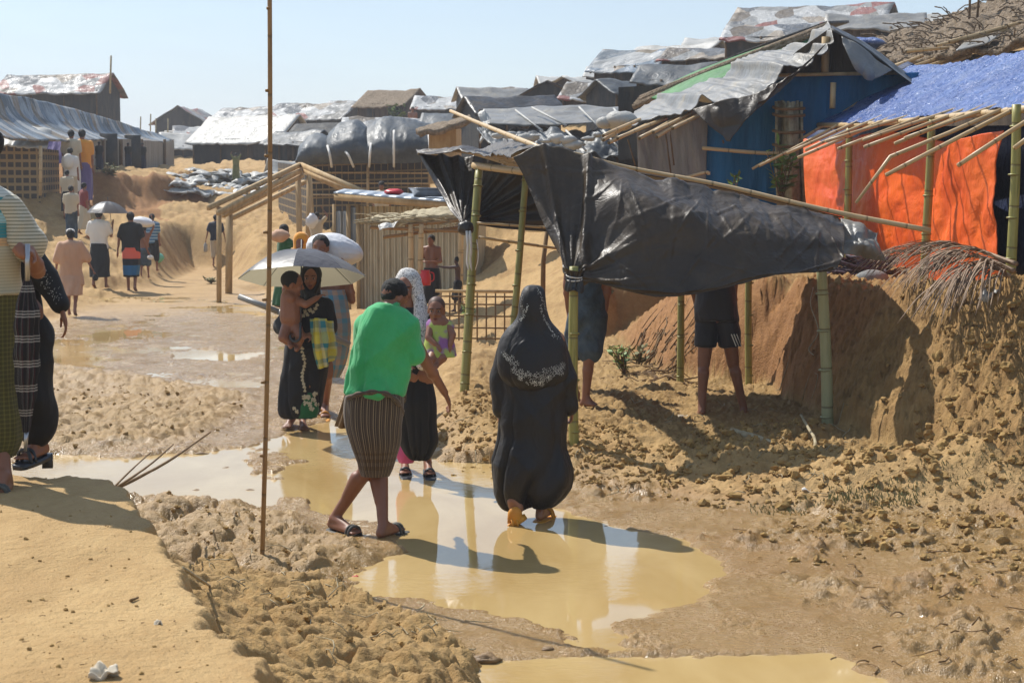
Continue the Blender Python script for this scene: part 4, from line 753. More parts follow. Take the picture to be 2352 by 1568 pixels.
for x, w_ in ((768, .05), (801, .07), (823, .06), (1066, .06)): mb = MB(); mb.box(P(x, 590, 29.5) * [1, 1, 0] + [0, 0, z1 / 2], (w_, .07, z1)); mb.build('post', MT['wood'], t)
mb = MB(); g = np.array([PP((766, 443, 29.2), (1075, 467, 28.6)), PP((790, 441, 32.5), (1100, 455, 32))]); g[1, :, 2] = g[0, :, 2] + .05; mb.sheet(patch(g, 30, 6), .03); mb.build('roof', MT['tin_blue'], t)
mb = MB(); mb.beam(P(768, 452, 29.25), P(1078, 475, 28.65), .06, .12); mb.build('beam', MT['wood'], t)
# things on the cabin roof
def lathe(prof, c, seg=24):
    mb = MB(); mb.grid(np.array([[(c[0] + r * math.cos(t_), c[1] + r * math.sin(t_), c[2] + z) for t_ in np.arange(seg) * 2 * math.pi / seg] for r, z in prof]), closeu=True, flip=True); return mb
o = lathe([(.001, .01), (.26, .01), (.3, .1), (.345, .15), (.36, .15), (.36, .165), (.34, .165), (.3, .12), (.26, .03), (.001, .025)], P(985, 453, 30)); tag(o.build('basin', MT['steel']), 'wide metal basin on the cabin roof', 'basin')
mb = MB(); mb.ell(P(903, 441, 30.3), (.17, .12, .05), fn=lambda R: R * (1 + .3 * fbm(R[..., 0] * 2, R[..., 1] * 2, 2, 4))[..., None]); tag(mb.build('red_bundle', MT['red']), 'small bright red bundle on the cabin roof', 'bundle')
# --- small lean-to with thatch
t = thing('lean_to', 'rough bamboo lean-to with shaggy dry thatch in front of the tin cabin', 'lean-to', P(955, 720, 25.5))
g = patch([PP((855, 500, 25.6), (930, 492, 25.5), (1000, 482, 25.5), (1075, 478, 25.5)), PP((850, 515, 25), (930, 510, 25), (1000, 502, 25), (1080, 498, 25))], 60, 8); g[..., 2] += fbm(g[..., 0] * 9, g[..., 1] * 3, 3, 2) * .04; mb = MB(); mb.sheet(g, .07)
for k in range(60): a_ = P(rnd.uniform(850, 1060), rnd.uniform(492, 515), 25); mb.tube([a_, a_ + np.array([rnd.uniform(-.35, -.1), rnd.uniform(-.2, .1), rnd.uniform(-.06, .06)])], .006, 4)
mb.build('thatch', MT['stick'], t)
g = patch([PP((868, 518, 24.9), (890, 512, 24.9), (915, 508, 24.9)), PP((872, 528, 24.8), (890, 525, 24.8), (905, 516, 24.8))], 14, 8); g += norms(g) * (ridge(g[..., 0] * 6, g[..., 2] * 6, 2) * .04)[..., None]; mb = MB(); mb.sheet(g, .01); mb.build('scrap', MT['tarp_silver'], t)
for a, b in (((850, 522, 25), (1075, 532, 25)), ((880, 545, 25), (1075, 520, 25.2)), ((930, 518, 25), (1060, 505, 25))): mb = MB(); pole(mb, P(*a), P(*b), .025); mb.build('rail', MT['bam_brown'], t)
for x, y in ((941, 515), (966, 515), (1058, 505)): q = P(x, 720, 25); q[2] = gz(q[0], q[1]) - .1; bpost('post', q, P(x + 2, y, 25), .045, MT['bam_dry'], t)
# --- lattice fence
t = thing('lattice_fence', 'low open bamboo lattice fence panel behind the muddy yard', 'fence', P(1105, 785, 23))
for k in range(9): x = 1012 + k * 21; mb = MB(); mb.tube([P(x, 782, 23), P(x, 668, 23)], .012, 6); mb.build('upright', MT['stick_brown'], t)
for y in (680, 698, 725, 752, 776): mb = MB(); mb.tube([P(1005, y, 22.95), P(1188, y + 2, 22.95)], .012, 6); mb.build('rail', MT['stick_brown'], t)
mb = MB(); mb.beam(P(1000, 668, 22.9), P(1190, 670, 22.9), .03, .04); mb.build('top_rail', MT['wood'], t)
o = MB(); q = P(1246, 670, 21.5); o.tube([q - [0, 0, .4], P(1248, 600, 21.5), P(1256, 532, 21.5)], [.035, .03, .026], 8); tag(o.build('brown_post', MT['stick_brown']), 'crooked brown branch post between the shelter posts', 'post')
# --- timber frame
t = thing('timber_frame', 'unfinished hut frame of pale timber posts and sloping rafters', 'frame', P(600, 690, 34))
for a, b, w_ in (((503, 700, 32.3), (503, 478, 32.3), .085), ((525, 662, 35), (527, 488, 35), .13), ((690, 600, 36), (684, 385, 36), .11), ((704, 585, 36.5), (710, 400, 36.5), .09), ((722, 540, 40), (712, 400, 40), .08)):
    mb = MB(); q = P(*a); q[2] = min(q[2], gz(q[0], q[1]) - .1); mb.beam(q, P(*b), w_, w_ * .8); mb.build('post', MT['wood'], t)
for a, b in (((478, 478, 32), (690, 378, 35)), ((500, 490, 32), (690, 392, 35)), ((512, 495, 33), (695, 402, 36)), ((535, 500, 35), (700, 418, 38)), ((690, 378, 35), (840, 443, 33)), ((690, 388, 36), (830, 448, 34)), ((700, 395, 37), (815, 448, 36))):
    mb = MB(); mb.beam(P(*a), P(*b), .07, .09); mb.build('rafter', MT['wood'], t)
for a, b in (((500, 478, 32.3), (530, 490, 35)), ((684, 384, 35.2), (712, 400, 38)), ((590, 432, 33.4), (615, 445, 35.5)), ((640, 406, 34.2), (660, 420, 36.4))): mb = MB(); mb.beam(P(*a), P(*b), .06, .06); mb.build('cross_beam', MT['wood'], t)
# --- big grey tarp hut on the right
t = thing('tarp_hut', 'tall hut with crumpled grey plastic roof and deep blue sheet wall', 'hut', P(1750, 595, 21))
g = patch([PP((1907, 60, 21.6), (1800, 104, 22.3), (1700, 150, 23), (1580, 205, 23.7), (1462, 266, 24.2)), PP((1912, 72, 20.9), (1810, 130, 21.2), (1705, 185, 21.5), (1585, 235, 21.9), (1450, 290, 22.3)), PP((1895, 105, 20.4), (1810, 170, 20.4), (1715, 215, 20.5), (1592, 252, 20.7), (1440, 308, 21))], 150, 60)
g += norms(g) * (ridge(g[..., 0] * 1.6 + g[..., 2] * 1.5, g[..., 2] * 1.0 - g[..., 0] * .5, 4, 5) * .16)[..., None]; mb = MB(); mb.sheet(g, .01); mb.build('roof', MT['tarp_grey'], t)
g = patch([PP((1588, 248, 20.6), (1660, 228, 20.4), (1740, 205, 20.3), (1820, 160, 20.3), (1898, 100, 20.3)), PP((1620, 280, 20.4), (1665, 275, 20.3), (1720, 255, 20.2), (1780, 215, 20.2), (1850, 165, 20.3)), PP((1655, 318, 20.3), (1665, 323, 20.25), (1680, 312, 20.2), (1740, 255, 20.2), (1810, 195, 20.3))], 90, 40)
g += norms(g) * (ridge(g[..., 0] * 2.4, g[..., 2] * 1.5, 3, 6) * .1)[..., None]; mb = MB(); mb.sheet(g, .008); mb.build('flap', MT['tarp_canopy'], t)
g = patch([PP((1905, 60, 21.6), (1980, 98, 21.6), (2060, 152, 21.6), (2140, 200, 21.6)), PP((1912, 70, 20.3), (1985, 112, 20.3), (2062, 166, 20.3), (2140, 215, 20.3))], 40, 16); g += norms(g) * (fbm(g[..., 0] * 2, g[..., 1] * 2, 3, 6) * .05)[..., None]; mb = MB(); mb.sheet(g, .01); mb.build('roof', MT['tarp_black'], t)
g = patch([PP((1935, 82, 20.2), (1985, 112, 20.2), (2050, 160, 20.2)), PP((1948, 130, 20.1), (1985, 155, 20.1), (2020, 178, 20.15)), PP((1985, 178, 20.15), (1992, 184, 20.15), (2004, 186, 20.15))], 30, 24); g += norms(g) * (ridge(g[..., 0] * 3, g[..., 2] * 2, 2, 6) * .05)[..., None]; mb = MB(); mb.sheet(g, .008); mb.build('flap', MT['tarp_grey'], t)
def flat(pts, Y, name, mat, th=.02, yaw=0):
    q = np.array([P(a, b, Y) for a, b in pts]); n = len(q); mb = MB(); mb.add(np.concatenate([q, q + [0, th, 0]]), [tuple(range(n))] + [tuple(range(2 * n - 1, n - 1, -1))] + [((i + 1) % n, i, n + i, n + (i + 1) % n) for i in range(n)], np.concatenate([q[:, [0, 2]], q[:, [0, 2]]])); return mb.build(name, mat, t, smooth=False)
g = patch([PP((1612, 262, 21.05), (1720, 226, 21.05), (1800, 180, 21.05), (1930, 168, 21.05), (2110, 168, 21.05)), PP((1616, 290, 21.0), (1710, 270, 21), (1790, 262, 21), (1920, 250, 21), (2080, 235, 21)), PP((1620, 400, 21.0), (1700, 385, 21), (1760, 360, 21), (1810, 345, 21), (1836, 330, 21)), PP((1620, 610, 21.05), (1690, 610, 21), (1750, 610, 21.05), (1800, 610, 21), (1836, 610, 21.05))], 140, 40)
g += norms(g) * (fbm(g[..., 0] * 5, g[..., 2] * .8, 3, 6) * .06)[..., None]; mb = MB(); mb.sheet(g, .01); mb.build('wall', MT['tarp_teal'], t)
flat([(1905, 66), (2080, 170), (1780, 172), (1830, 118)], 21.1, 'gable', MT['wall_brown'])
mb = MB(); mb.tube([P(1895, 172, 20.9), P(1897, 85, 20.9)], .05, 8); mb.build('post', MT['wood'], t)
mb = MB(); mb.tube([P(1775, 173, 20.85), P(2060, 168, 20.85)], .022, 8); mb.build('beam', MT['wood'], t)
g = patch([PP((1462, 300, 20.95), (1530, 280, 20.95), (1625, 262, 20.95)), PP((1468, 430, 20.9), (1530, 430, 20.85), (1622, 430, 20.9)), PP((1475, 610, 20.95), (1535, 610, 20.9), (1622, 610, 20.95))], 70, 30)
g += norms(g) * (ridge(g[..., 0] * 5 + g[..., 2] * 1.2, g[..., 2] * .7, 3, 6) * .07)[..., None]; mb = MB(); mb.sheet(g, .01); mb.build('wall', MT['wall_grey'], t, label='grey plastic sheet wall with tied creases')
for a, b in (((1385, 322), (1445, 285)), ((1398, 328), (1500, 280)), ((1418, 318), (1530, 272)), ((1468, 318), (1560, 268)), ((1500, 304), (1592, 258)), ((1508, 315), (1600, 262)), ((1385, 312), (1470, 275)), ((1545, 295), (1640, 250))):
    mb = MB(); pole(mb, P(a[0], a[1], 20.3), P(b[0], b[1], 21.0), .022, .024, 5, .01, 7); mb.build('rafter', MT['bam_dry'], t)
mb = MB(); mb.tube(smoothline(PP((1612, 340, 20.7), (1690, 347, 20.65), (1760, 352, 20.7), (1812, 350, 20.7)), 10), .024, 7); mb.build('rail', MT['bam_dry'], t)
mb = MB(); mb.tube(smoothline(PP((1560, 412, 20.6), (1622, 396, 20.6), (1628, 402, 20.6)), 8), .02, 7); mb.build('rail', MT['bam_dry'], t)
for x0, y0, x1, y1 in ((1442, 320, 1465, 400), (1528, 300, 1541, 400), (1538, 300, 1548, 380), (1660, 322, 1662, 330)): mb = MB(); mb.tube([P(x0, y0, 20.6), P(x1, y1, 20.6)], .01, 5); mb.build('cord', MT['wood_dark'], t)
o = flat
t = thing('sack', 'grey white sack slumped on the roof edge between the sheeted hut and grey hut', 'sack', P(1435, 300, 22)); mb = MB(); mb.ell(P(1425, 276, 22), (.22, .16, .13), fn=lambda R: R * (1 + .2 * fbm(R[..., 0] * 2, R[..., 2] * 2, 2, 4))[..., None]); mb.ell(P(1390, 282, 22), (.12, .1, .08)); mb.build('fabric', MT['tarp_silver'], t)
# --- green sheeted roof behind
t = thing('green_hut', 'dark hut with bright green sheet under its long sloping roof edge', 'hut', P(1750, 260, 30))
g = patch([PP((1480, 222, 31), (1600, 165, 30.5), (1750, 110, 30), (1895, 62, 29.5)), PP((1540, 235, 29), (1650, 185, 29), (1780, 140, 29), (1930, 90, 29))], 30, 8); mb = MB(); mb.sheet(g, .03); mb.build('sheet', MT['tarp_green'], t)
mb = MB(); 
for k in range(5): pole(mb, P(1470 - 4 * k, 226 + 5 * k, 30.6), P(1905 - 3 * k, 56 + 3 * k, 29.2), .05, .05, 8, .05)
mb.build('roof_edge', MT['roof_thatch'], t)
g = patch([PP((1500, 216, 31), (1620, 158, 31), (1750, 105, 30.5), (1900, 52, 30.2)), PP((1560, 200, 34), (1680, 150, 34), (1800, 100, 34), (1950, 50, 33))], 20, 6); mb = MB(); mb.sheet(g, .05); mb.build('roof', MT['wall_dark'], t)
mb = MB(); wall4(mb, P(1420, 290, 31.2), P(2050, 260, 30.6), .7, 5); mb.build('wall', MT['wall_dark'], t, smooth=False)
# --- thatched roof hut top right
t = thing('thatched_hut', 'large hut with sprawling thatch and loose bamboo sticks at the top right', 'hut', P(2250, 230, 30))
g = patch([PP((2010, 105, 34), (2110, 62, 33), (2230, 20, 32), (2352, -22, 31), (2520, -80, 30)), PP((1985, 135, 31), (2110, 112, 30), (2230, 80, 29), (2352, 45, 28), (2520, 0, 27)), PP((1995, 160, 28.5), (2110, 150, 27.5), (2230, 125, 26.5), (2352, 100, 25.5), (2520, 60, 25))], 120, 60)
g += norms(g) * (fbm(g[..., 0] * 2, g[..., 1] * 2, 5, 5, .65) * .25)[..., None]; mb = MB(); mb.sheet(g, .08)
for k in range(420):
    i, j = rnd.randint(0, 58), rnd.randint(0, 118); q = g[i, j]; d = np.array([rnd.uniform(-.5, .3), rnd.uniform(-.5, .2), rnd.uniform(-.15, .12)]); mb.tube([q + [0, 0, .05], q + d * .5 + [0, 0, .1], q + d + [0, 0, .06]], .012, 4)
mb.build('roof', MT['roof_thatch'], t)
for a, b in (((2000, 172), (2120, 128)), ((2020, 180), (2160, 132)), ((2030, 186), (2200, 130)), ((2060, 188), (2230, 128)), ((2010, 165), (2090, 140)), ((2240, 138), (2352, 105)), ((2150, 105), (2352, 60)), ((2180, 96), (2352, 50)), ((2080, 118), (2200, 108)), ((2260, 150), (2360, 118))):
    mb = MB(); pole(mb, P(a[0], a[1], 26.8), P(b[0], b[1], 27.2), .03, .03, 5, .01, 6); mb.build('batten', MT['bam_dry'], t)
g = patch([PP((2215, 98, 26.8), (2300, 78, 26.8)), PP((2195, 118, 26.2), (2270, 100, 26.2))], 16, 8); mb = MB(); mb.sheet(g, .02); mb.build('sheet', MT['tarp_grey'], t)
mb = MB(); wall4(mb, P(2030, 330, 28.6), P(2560, 300, 26.6), 1.35, 5); mb.build('wall', MT['wall_dark'], t, smooth=False)
g = patch([PP((1945, 148, 32), (2000, 128, 32), (2070, 110, 32)), PP((1935, 158, 30), (1990, 150, 30), (2060, 138, 30))], 20, 8); mb = MB(); mb.sheet(g, .05); mb.build('sheet', MT['roof_patch'], t)
# --- blue roofed hut with orange sheet
t = thing('blue_roof_hut', 'open bamboo hut with crinkled blue sheet roof and orange sheet wall on the bank', 'hut', P(2140, 650, 16))
g = patch([PP((2088, 150, 22.8), (2180, 142, 20.6), (2270, 130, 18.8), (2360, 117, 17.3), (2500, 90, 15.3)), PP((1960, 206, 22.8), (2090, 203, 19.8), (2200, 196, 17.8), (2350, 180, 15.6), (2500, 160, 13.8)), PP((1806, 276, 22.8), (1905, 281, 20.2), (2060, 274, 17.4), (2210, 258, 15.0), (2360, 243, 13.2), (2500, 228, 11.8))[:1] + PP((1960, 283, 19.3), (2110, 270, 16.8), (2290, 250, 14.2), (2480, 230, 12.0))], 200, 90)
g += norms(g) * (ridge(g[..., 0] * 1.6, g[..., 1] * 1.2, 4, 5) * .04 + fbm(g[..., 0] * 7, g[..., 1] * 7, 4, 8, .65) * .028)[..., None]; mb = MB(); mb.sheet(g, .008); mb.build('roof', MT['tarp_blue'], t)
mb = MB(); mb.sheet(patch([PP((2086, 148, 22.85), (1960, 206, 22.8), (1804, 277, 22.75)), PP((2100, 154, 22.5), (1978, 208, 22.4), (1832, 279, 22.2))], 30, 5) + np.array([0, 0, .03]), .02); mb.build('hem', MT['tarp_navy'], t)
S_ = [((1806, 276), (1771, 293)), ((1830, 281), (1769, 319)), ((1853, 284), (1764, 349)), ((1890, 283), (1728, 388)), ((1925, 282), (1742, 382)), ((1960, 280), (1808, 352)), ((1995, 277), (1850, 345)), ((2030, 274), (1833, 362)), ((2065, 270), (1896, 325)), ((2110, 266), (1925, 342)), ((2150, 262), (1983, 322)), ((2185, 259), (1985, 338)), ((2220, 256), (2055, 330)), ((2255, 252), (2078, 318)), ((2333, 246), (2035, 402)), ((2420, 238), (2200, 380)), ((2480, 232), (2330, 340))]
ey = lambda x: np.interp(x, [1806, 1960, 2110, 2290, 2480], [22.8, 19.3, 16.8, 14.2, 12.0])
for a, b in S_:
    mb = MB(); Ya = ey(a[0]); A = P(a[0], a[1] + 4, Ya); B = P(b[0], b[1], Ya - .15); A2 = A + (A - B) * .5; pole(mb, A2, B, .02, .017, 6, .015, 7); mb.build('rafter', MT['bam_dry'], t)
mb = MB(); mb.tube(PP((2305, 250, 14.1), (2180, 305, 14.05), (2045, 360, 14.0), (1966, 466, 13.95)), [.018, .018, .017, .013], 7); mb.build('rafter', MT['bam_dry'], t, label='snapped rafter with its end hanging down')
mb = MB(); mb.tube(PP((1800, 286, 22.9), (1960, 288, 19.4), (2110, 276, 16.9), (2290, 257, 14.3), (2480, 238, 12.1)), .03, 8); mb.build('eave_beam', MT['bam_dry'], t)
for x, y0, x1, y1, Y, r, m_ in ((1826, 500, 1832, 285, 22.4, .055, 'bam_dry'), (1940, 650, 1951, 292, 19.6, .045, 'bam_green'), (2122, 640, 2140, 275, 16.2, .045, 'bam_green'), (2318, 705, 2335, 240, 13.4, .042, 'bam_green')):
    q = P(x, y0, Y); q[2] = gz(q[0], q[1]) - .1; bpost('post', q, P(x1, y1, Y), r, MT[m_], t)
g = patch([PP((1843, 318, 24.2), (1900, 330, 22.6), (1962, 318, 21), (2040, 303, 19), (2130, 326, 17.2), (2220, 326, 15.8), (2320, 300, 14.4)),
           PP((1848, 390, 24.0), (1905, 400, 22.4), (1965, 400, 20.8), (2045, 400, 18.9), (2135, 405, 17.1), (2220, 400, 15.7), (2300, 400, 14.6)),
           PP((1860, 520, 24.0), (1912, 520, 22.2), (1975, 520, 20.6), (2050, 520, 18.8), (2140, 520, 17.0), (2220, 520, 15.7), (2295, 520, 14.6)),
           PP((1880, 632, 23.2), (1920, 640, 22.2), (1985, 645, 20.6), (2060, 645, 18.9), (2140, 650, 17.1), (2220, 650, 15.7), (2300, 650, 14.6))], 220, 90)
U, V = np.meshgrid(np.linspace(0, 1, 220), np.linspace(0, 1, 90))
g += norms(g) * (ridge(g[..., 1] * .5 + g[..., 2] * .35, g[..., 2] * .5, 3, 15, .4) * .11 + ridge(g[..., 1] * 1.6 + g[..., 2] * 1.2, g[..., 2] * 2.5, 3, 8) * .022 + np.sin(U * math.pi * 4.0) * .1 * np.exp(-V * 2))[..., None]; mb = MB(); mb.sheet(g, .006); mb.build('wall', MT['tarp_orange'], t, label='orange plastic sheet hung between the posts')
mb = MB(); mb.sheet(patch([PP((1835, 300, 25), (2040, 292, 20), (2330, 288, 14.6), (2345, 290, 14.2)), PP((1835, 640, 25), (2040, 650, 20), (2330, 665, 14.6), (2345, 665, 14.2))], 20, 6) + np.array([.12, 0, 0]), .02); mb.build('wall', MT['tarp_navy'], t, label='navy sheet wall behind the orange one')
mb = MB(); q = np.array([[(6.3, 26, .9), (6.3, 10, .9)], [(6.3, 26, 3.3), (6.3, 10, 3.3)]]); mb.grid(q, q[..., 1:]); q = np.array([[(4.35, 14.2, .9), (6.3, 14.2, .9)], [(4.35, 14.2, 3.2), (6.3, 14.2, 3.2)]]); mb.grid(q, q[..., [0, 2]]); mb.build('wall', MT['wall_brown'], t)
# wicker column and sticks at the hut corner
t = thing('wicker_screen', 'curved screen of dry grey brushwood at the corner of the blue roofed hut', 'screen', P(1800, 500, 20.7))
mb = MB()
for k in range(26): x = 1782 + k * 2.4; Y = 20.7 + .2 * math.sin(k * .35); mb.tube([P(x + 6, 480, Y), P(x + rnd.uniform(-2, 2) + 2, 380, Y), P(x + rnd.uniform(-3, 3), 238 + rnd.uniform(-8, 8), Y)], .02, 5)
mb.build('brushwood', MT['stick'], t)
for y in (246, 262, 300, 332): mb = MB(); mb.tube(smoothline(PP((1776, y, 20.6), (1800, y + 5, 20.4), (1848, y + 3, 20.55)), 8), .02, 6); mb.build('binding', MT['stick_brown'], t)
o = MB(); o.tube([P(1912, 250, 20.6), P(1914, 190, 20.6)], .035, 8); tag(o.build('stake', MT['bam_dry']), 'short cut bamboo stake standing against the blue sheet wall', 'stake')
# ---------------- people ----------------
def nz(v): v = np.asarray(v, float); return v / (np.linalg.norm(v) + 1e-9)
UPV = np.array([0, 0, 1.0])
def loftV(rings, rows=40, seg=56, fold=None, sd=0):
    """rings: (centre, half width a, half depth b, yaw, tilt vector or None). returns verts (rows,seg,3) and uv"""
    A = np.array([[*r[0], r[1], r[2], r[3] if len(r) > 3 else 0] for r in rings], float); A = smoothline(A, rows); th = np.arange(seg) * 2 * math.pi / seg; out = []; U = []; L = 0
    for i, q in enumerate(A):
        if i: L += np.linalg.norm(q[:3] - A[i - 1][:3])
        t = i / (rows - 1); k = 1.0
        if fold: k = 1 + fold[1] * (t ** fold[2] if len(fold) > 2 else t) * (np.sin(fold[0] * th + 2.5 * vn(np.array([t * 3 + sd]), np.array([sd * 1.7]))[0] + 1.5 * np.sin(2 * th + sd)) * .6 + fbm(np.cos(th) * 2.5 + sd, np.sin(th) * 2.5 + t * 1.2, 3, sd) * 1.1)
        c, s = math.cos(q[5]), math.sin(q[5]); x = np.cos(th) * q[3] * k; y = np.sin(th) * q[4] * k
        out.append(np.stack([q[0] + c * x - s * y, q[1] + s * x + c * y, np.full(seg, q[2])], -1)); U.append(np.stack([th * .15, np.full(seg, -L)], -1))
    return np.array(out), np.array(U)
def loft(mb, rings, rows=40, seg=56, fold=None, sd=0, tiltz=None):
    V, U = loftV(rings, rows, seg, fold, sd)
    if tiltz is not None: V = tiltz(V)
    flip = V[0, :, 2].mean() > V[-1, :, 2].mean()
    mb.grid(V, U, closeu=True, flip=flip); b0 = mb.n - V.shape[0] * seg
    a = tuple(b0 + k for k in range(seg)); z = tuple(b0 + (V.shape[0] - 1) * seg + k for k in range(seg))
    if flip: mb.F.append(a); mb.F.append(z[::-1])
    else: mb.F.append(a[::-1]); mb.F.append(z)
    return mb
def garment(name, mb, mat, parent, vox=.012, it=3, fold=.008, fs=9, seed=0, cyl=None, label=None, vert=.35, vf=None):
    V, F, N = remesh(mb, vox, it)
    d = fbm(V[:, 0] * fs + V[:, 2] * 1.5, V[:, 1] * fs, 3, seed, z=V[:, 2] * fs * vert); d2 = 1 - np.abs(vn(V[:, 0] * fs * .7 - V[:, 2] * 4 + seed, V[:, 1] * fs * .7, V[:, 2] * fs * .5, seed)) * 2; d3 = 1 - np.abs(vn(V[:, 0] * fs * 1.4 + V[:, 2] * 5 + seed, V[:, 1] * fs * 1.4, V[:, 2] * fs * .8, seed + 9)) * 2
    V = V + N * ((d * .8 + d2 * .5 + d3 * .35) * fold)[:, None]
    if vf:
        c_ = np.array([V[:, 0].mean(), V[:, 1].mean()]); an_ = np.arctan2(V[:, 1] - c_[1], V[:, 0] - c_[0]); tz_ = np.clip((V[:, 2] - vf[2]) / (vf[3] - vf[2]), 0, 1)
        ph = an_ * vf[0] / 2 + 1.6 * vn(V[:, 2] * 1.7 + seed, V[:, 2] * 0 + seed) + 1.2 * np.sin(an_ * 2 + seed); V = V + N * ((.35 - np.abs(np.sin(ph)) ** .7 * 0 - np.exp(-(np.sin(ph) / .35) ** 2)) * vf[1] * tz_)[:, None]
    c = V.mean(0) if cyl is None else np.asarray(cyl); ang = np.arctan2(V[:, 0] - c[0], -(V[:, 1] - c[1])); U = np.stack([ang * .16, V[:, 2]], -1)
    return mkobj(name, V, F, mat, parent, U, True, None, label)
def hand(mb, w, d, pn, s=1, curl=.5, spread=.1, grip=None, child=False):
    """w wrist, d direction of the fingers, pn palm normal (side the fingers curl to)"""
    d = nz(d); pn = nz(pn - d * np.dot(pn, d)); l = np.cross(d, pn); s = s * 1.0
    c = w + d * .045 * s
    for o in (-.028, -.010, .010, .028): mb.cap(w + l * o * .6 * s, w + d * .085 * s + l * o * s, .014 * s, .012 * s, 8)
    for k, (o, L) in enumerate(((-.030, .062), (-.010, .075), (.010, .080), (.029, .07))):
        p = w + d * .085 * s + l * o * s; a = d.copy(); ang = curl * (1 + .12 * k)
        for j, (f, r) in enumerate(((.45, .0088), (.32, .008), (.23, .0072))):
            ca, sa = math.cos(ang * (.7 if j == 0 else 1)), math.sin(ang * (.7 if j == 0 else 1)); dirn = nz(l * o * spread * 8 + 0)
            a2 = nz(a * ca + nz(np.cross(l, a) * np.sign(np.dot(np.cross(l, a), pn)) if abs(np.dot(np.cross(l, a), pn)) > 1e-3 else np.cross(l, a)) * sa) if False else None
            # rotate a about l towards pn
            ax = -l if np.dot(np.cross(l, d), pn) < 0 else l
            a = nz(a * ca + np.cross(ax, a) * sa)
            q = p + a * L * f * s; mb.cap(p, q, r * s, r * .93 * s, 7); p = q
    t = w + d * .025 * s + l * .028 * s; t2 = t + nz(d * .6 + l * .75 + pn * .3) * .045 * s; mb.cap(t, t2, .0125 * s, .0105 * s, 8); mb.cap(t2, t2 + nz(d * .9 + l * .15 + pn * .35) * .032 * s, .0102 * s, .0085 * s, 8)
def headm(mb, c, f, up=UPV, s=1.0, detail=True):
    f = nz(f); r = nz(np.cross(f, up)); up = nz(np.cross(r, f)); Mx = np.stack([r, f, up], 1)
    mb.ell(c + up * .022 * s - f * .012 * s, (.074 * s, .094 * s, .088 * s), Mx, 20, 14)
    mb.ell(c - up * .035 * s + f * .022 * s, (.056 * s, .066 * s, .074 * s), Mx, 16, 12)
    mb.ell(c - up * .088 * s + f * .062 * s, (.024 * s, .02 * s, .018 * s), Mx, 10, 8)
    if detail:
        mb.cap(c + up * .012 * s + f * .083 * s, c - up * .022 * s + f * .101 * s, .008 * s, .013 * s, 8); mb.ell(c - up * .026 * s + f * .094 * s, (.019 * s, .012 * s, .009 * s), Mx, 8, 6)
        for q in (-1, 1):
            mb.ell(c + r * q * .074 * s - up * .012 * s - f * .012 * s, (.01 * s, .018 * s, .03 * s), Mx, 8, 8); mb.ell(c + r * q * .036 * s - up * .028 * s + f * .062 * s, (.024 * s, .018 * s, .02 * s), Mx, 8, 8)
            mb.cap(c + r * q * .012 * s + up * .03 * s + f * .080 * s, c + r * q * .05 * s + up * .027 * s + f * .066 * s, .009 * s, .008 * s, 7)
        mb.ell(c - up * .058 * s + f * .080 * s, (.024 * s, .011 * s, .006 * s), Mx, 8, 6); mb.ell(c - up * .068 * s + f * .078 * s, (.02 * s, .011 * s, .006 * s), Mx, 8, 6)
def face(parent, c, f, up=UPV, s=1.0):
    f = nz(f); r = nz(np.cross(f, up)); up = nz(np.cross(r, f)); Mx = np.stack([r, f, up], 1)
    for q in (-1, 1):
        mb = MB(); e = c + r * q * .031 * s + up * .006 * s + f * .074 * s; mb.ell(e, (.0145 * s, .009 * s, .0075 * s), Mx, 12, 8); w_ = mb.build('eye', MT['eye'], parent)
        mb = MB(); mb.ell(e + f * .0055 * s, (.0065 * s, .005 * s, .0068 * s), Mx, 10, 8); ORG[w_.name] = ORG[parent.name]; mb.build('iris', MT['hair'], w_)
        mb = MB(); mb.tube(smoothline([c + r * q * .012 * s + up * .027 * s + f * .0915 * s, c + r * q * .032 * s + up * .034 * s + f * .087 * s, c + r * q * .052 * s + up * .027 * s + f * .074 * s], 6), .0035 * s, 5); mb.build('eyebrow', MT['hair'], parent)
    mb = MB(); mb.ell(c - up * .059 * s + f * .083 * s, (.022 * s, .0105 * s, .0048 * s), Mx, 10, 6); mb.ell(c - up * .067 * s + f * .082 * s, (.019 * s, .0105 * s, .0052 * s), Mx, 10, 6); mb.build('lips', MT['lips'], parent)
MT['eye'] = plain('eye white', '#8a8078', None, rough=.4); MT['lips'] = plain('lips', '#6b3030', None, rough=.5)
def foot(mb, an, toe, s=1.0, fine=False):
    d = toe - an; d = nz([d[0], d[1], 0]); l = np.array([-d[1], d[0], 0]); sole = an[2] - .075 * s; sl = nz(toe - np.array([an[0], an[1], toe[2]])) if True else d
    heel = np.array([an[0], an[1], sole + .032 * s]) - d * .03 * s; tz = toe[2]
    L = np.linalg.norm((toe - heel)[:2]); ball = heel + (toe - heel) * .68; ball[2] = tz + .006 * s + (heel[2] - tz) * .15
    mb.cap(an, heel, .036 * s, .032 * s, 10); mb.cap(heel, ball + l * .018 * s, .032 * s, .022 * s, 10); mb.cap(heel, ball - l * .018 * s, .032 * s, .022 * s, 10); mb.cap(an + d * .02 * s, ball, .036 * s, .02 * s, 10)
    for k in range(5): o = (k - 2) * .0165 * s; tl = (.052 - .008 * abs(k - 1)) * s; mb.cap(ball + l * o * 1.1, ball + l * o * 1.15 + d * tl - [0, 0, .006 * s], .0115 * s, .0085 * s if k else .011 * s, 7)
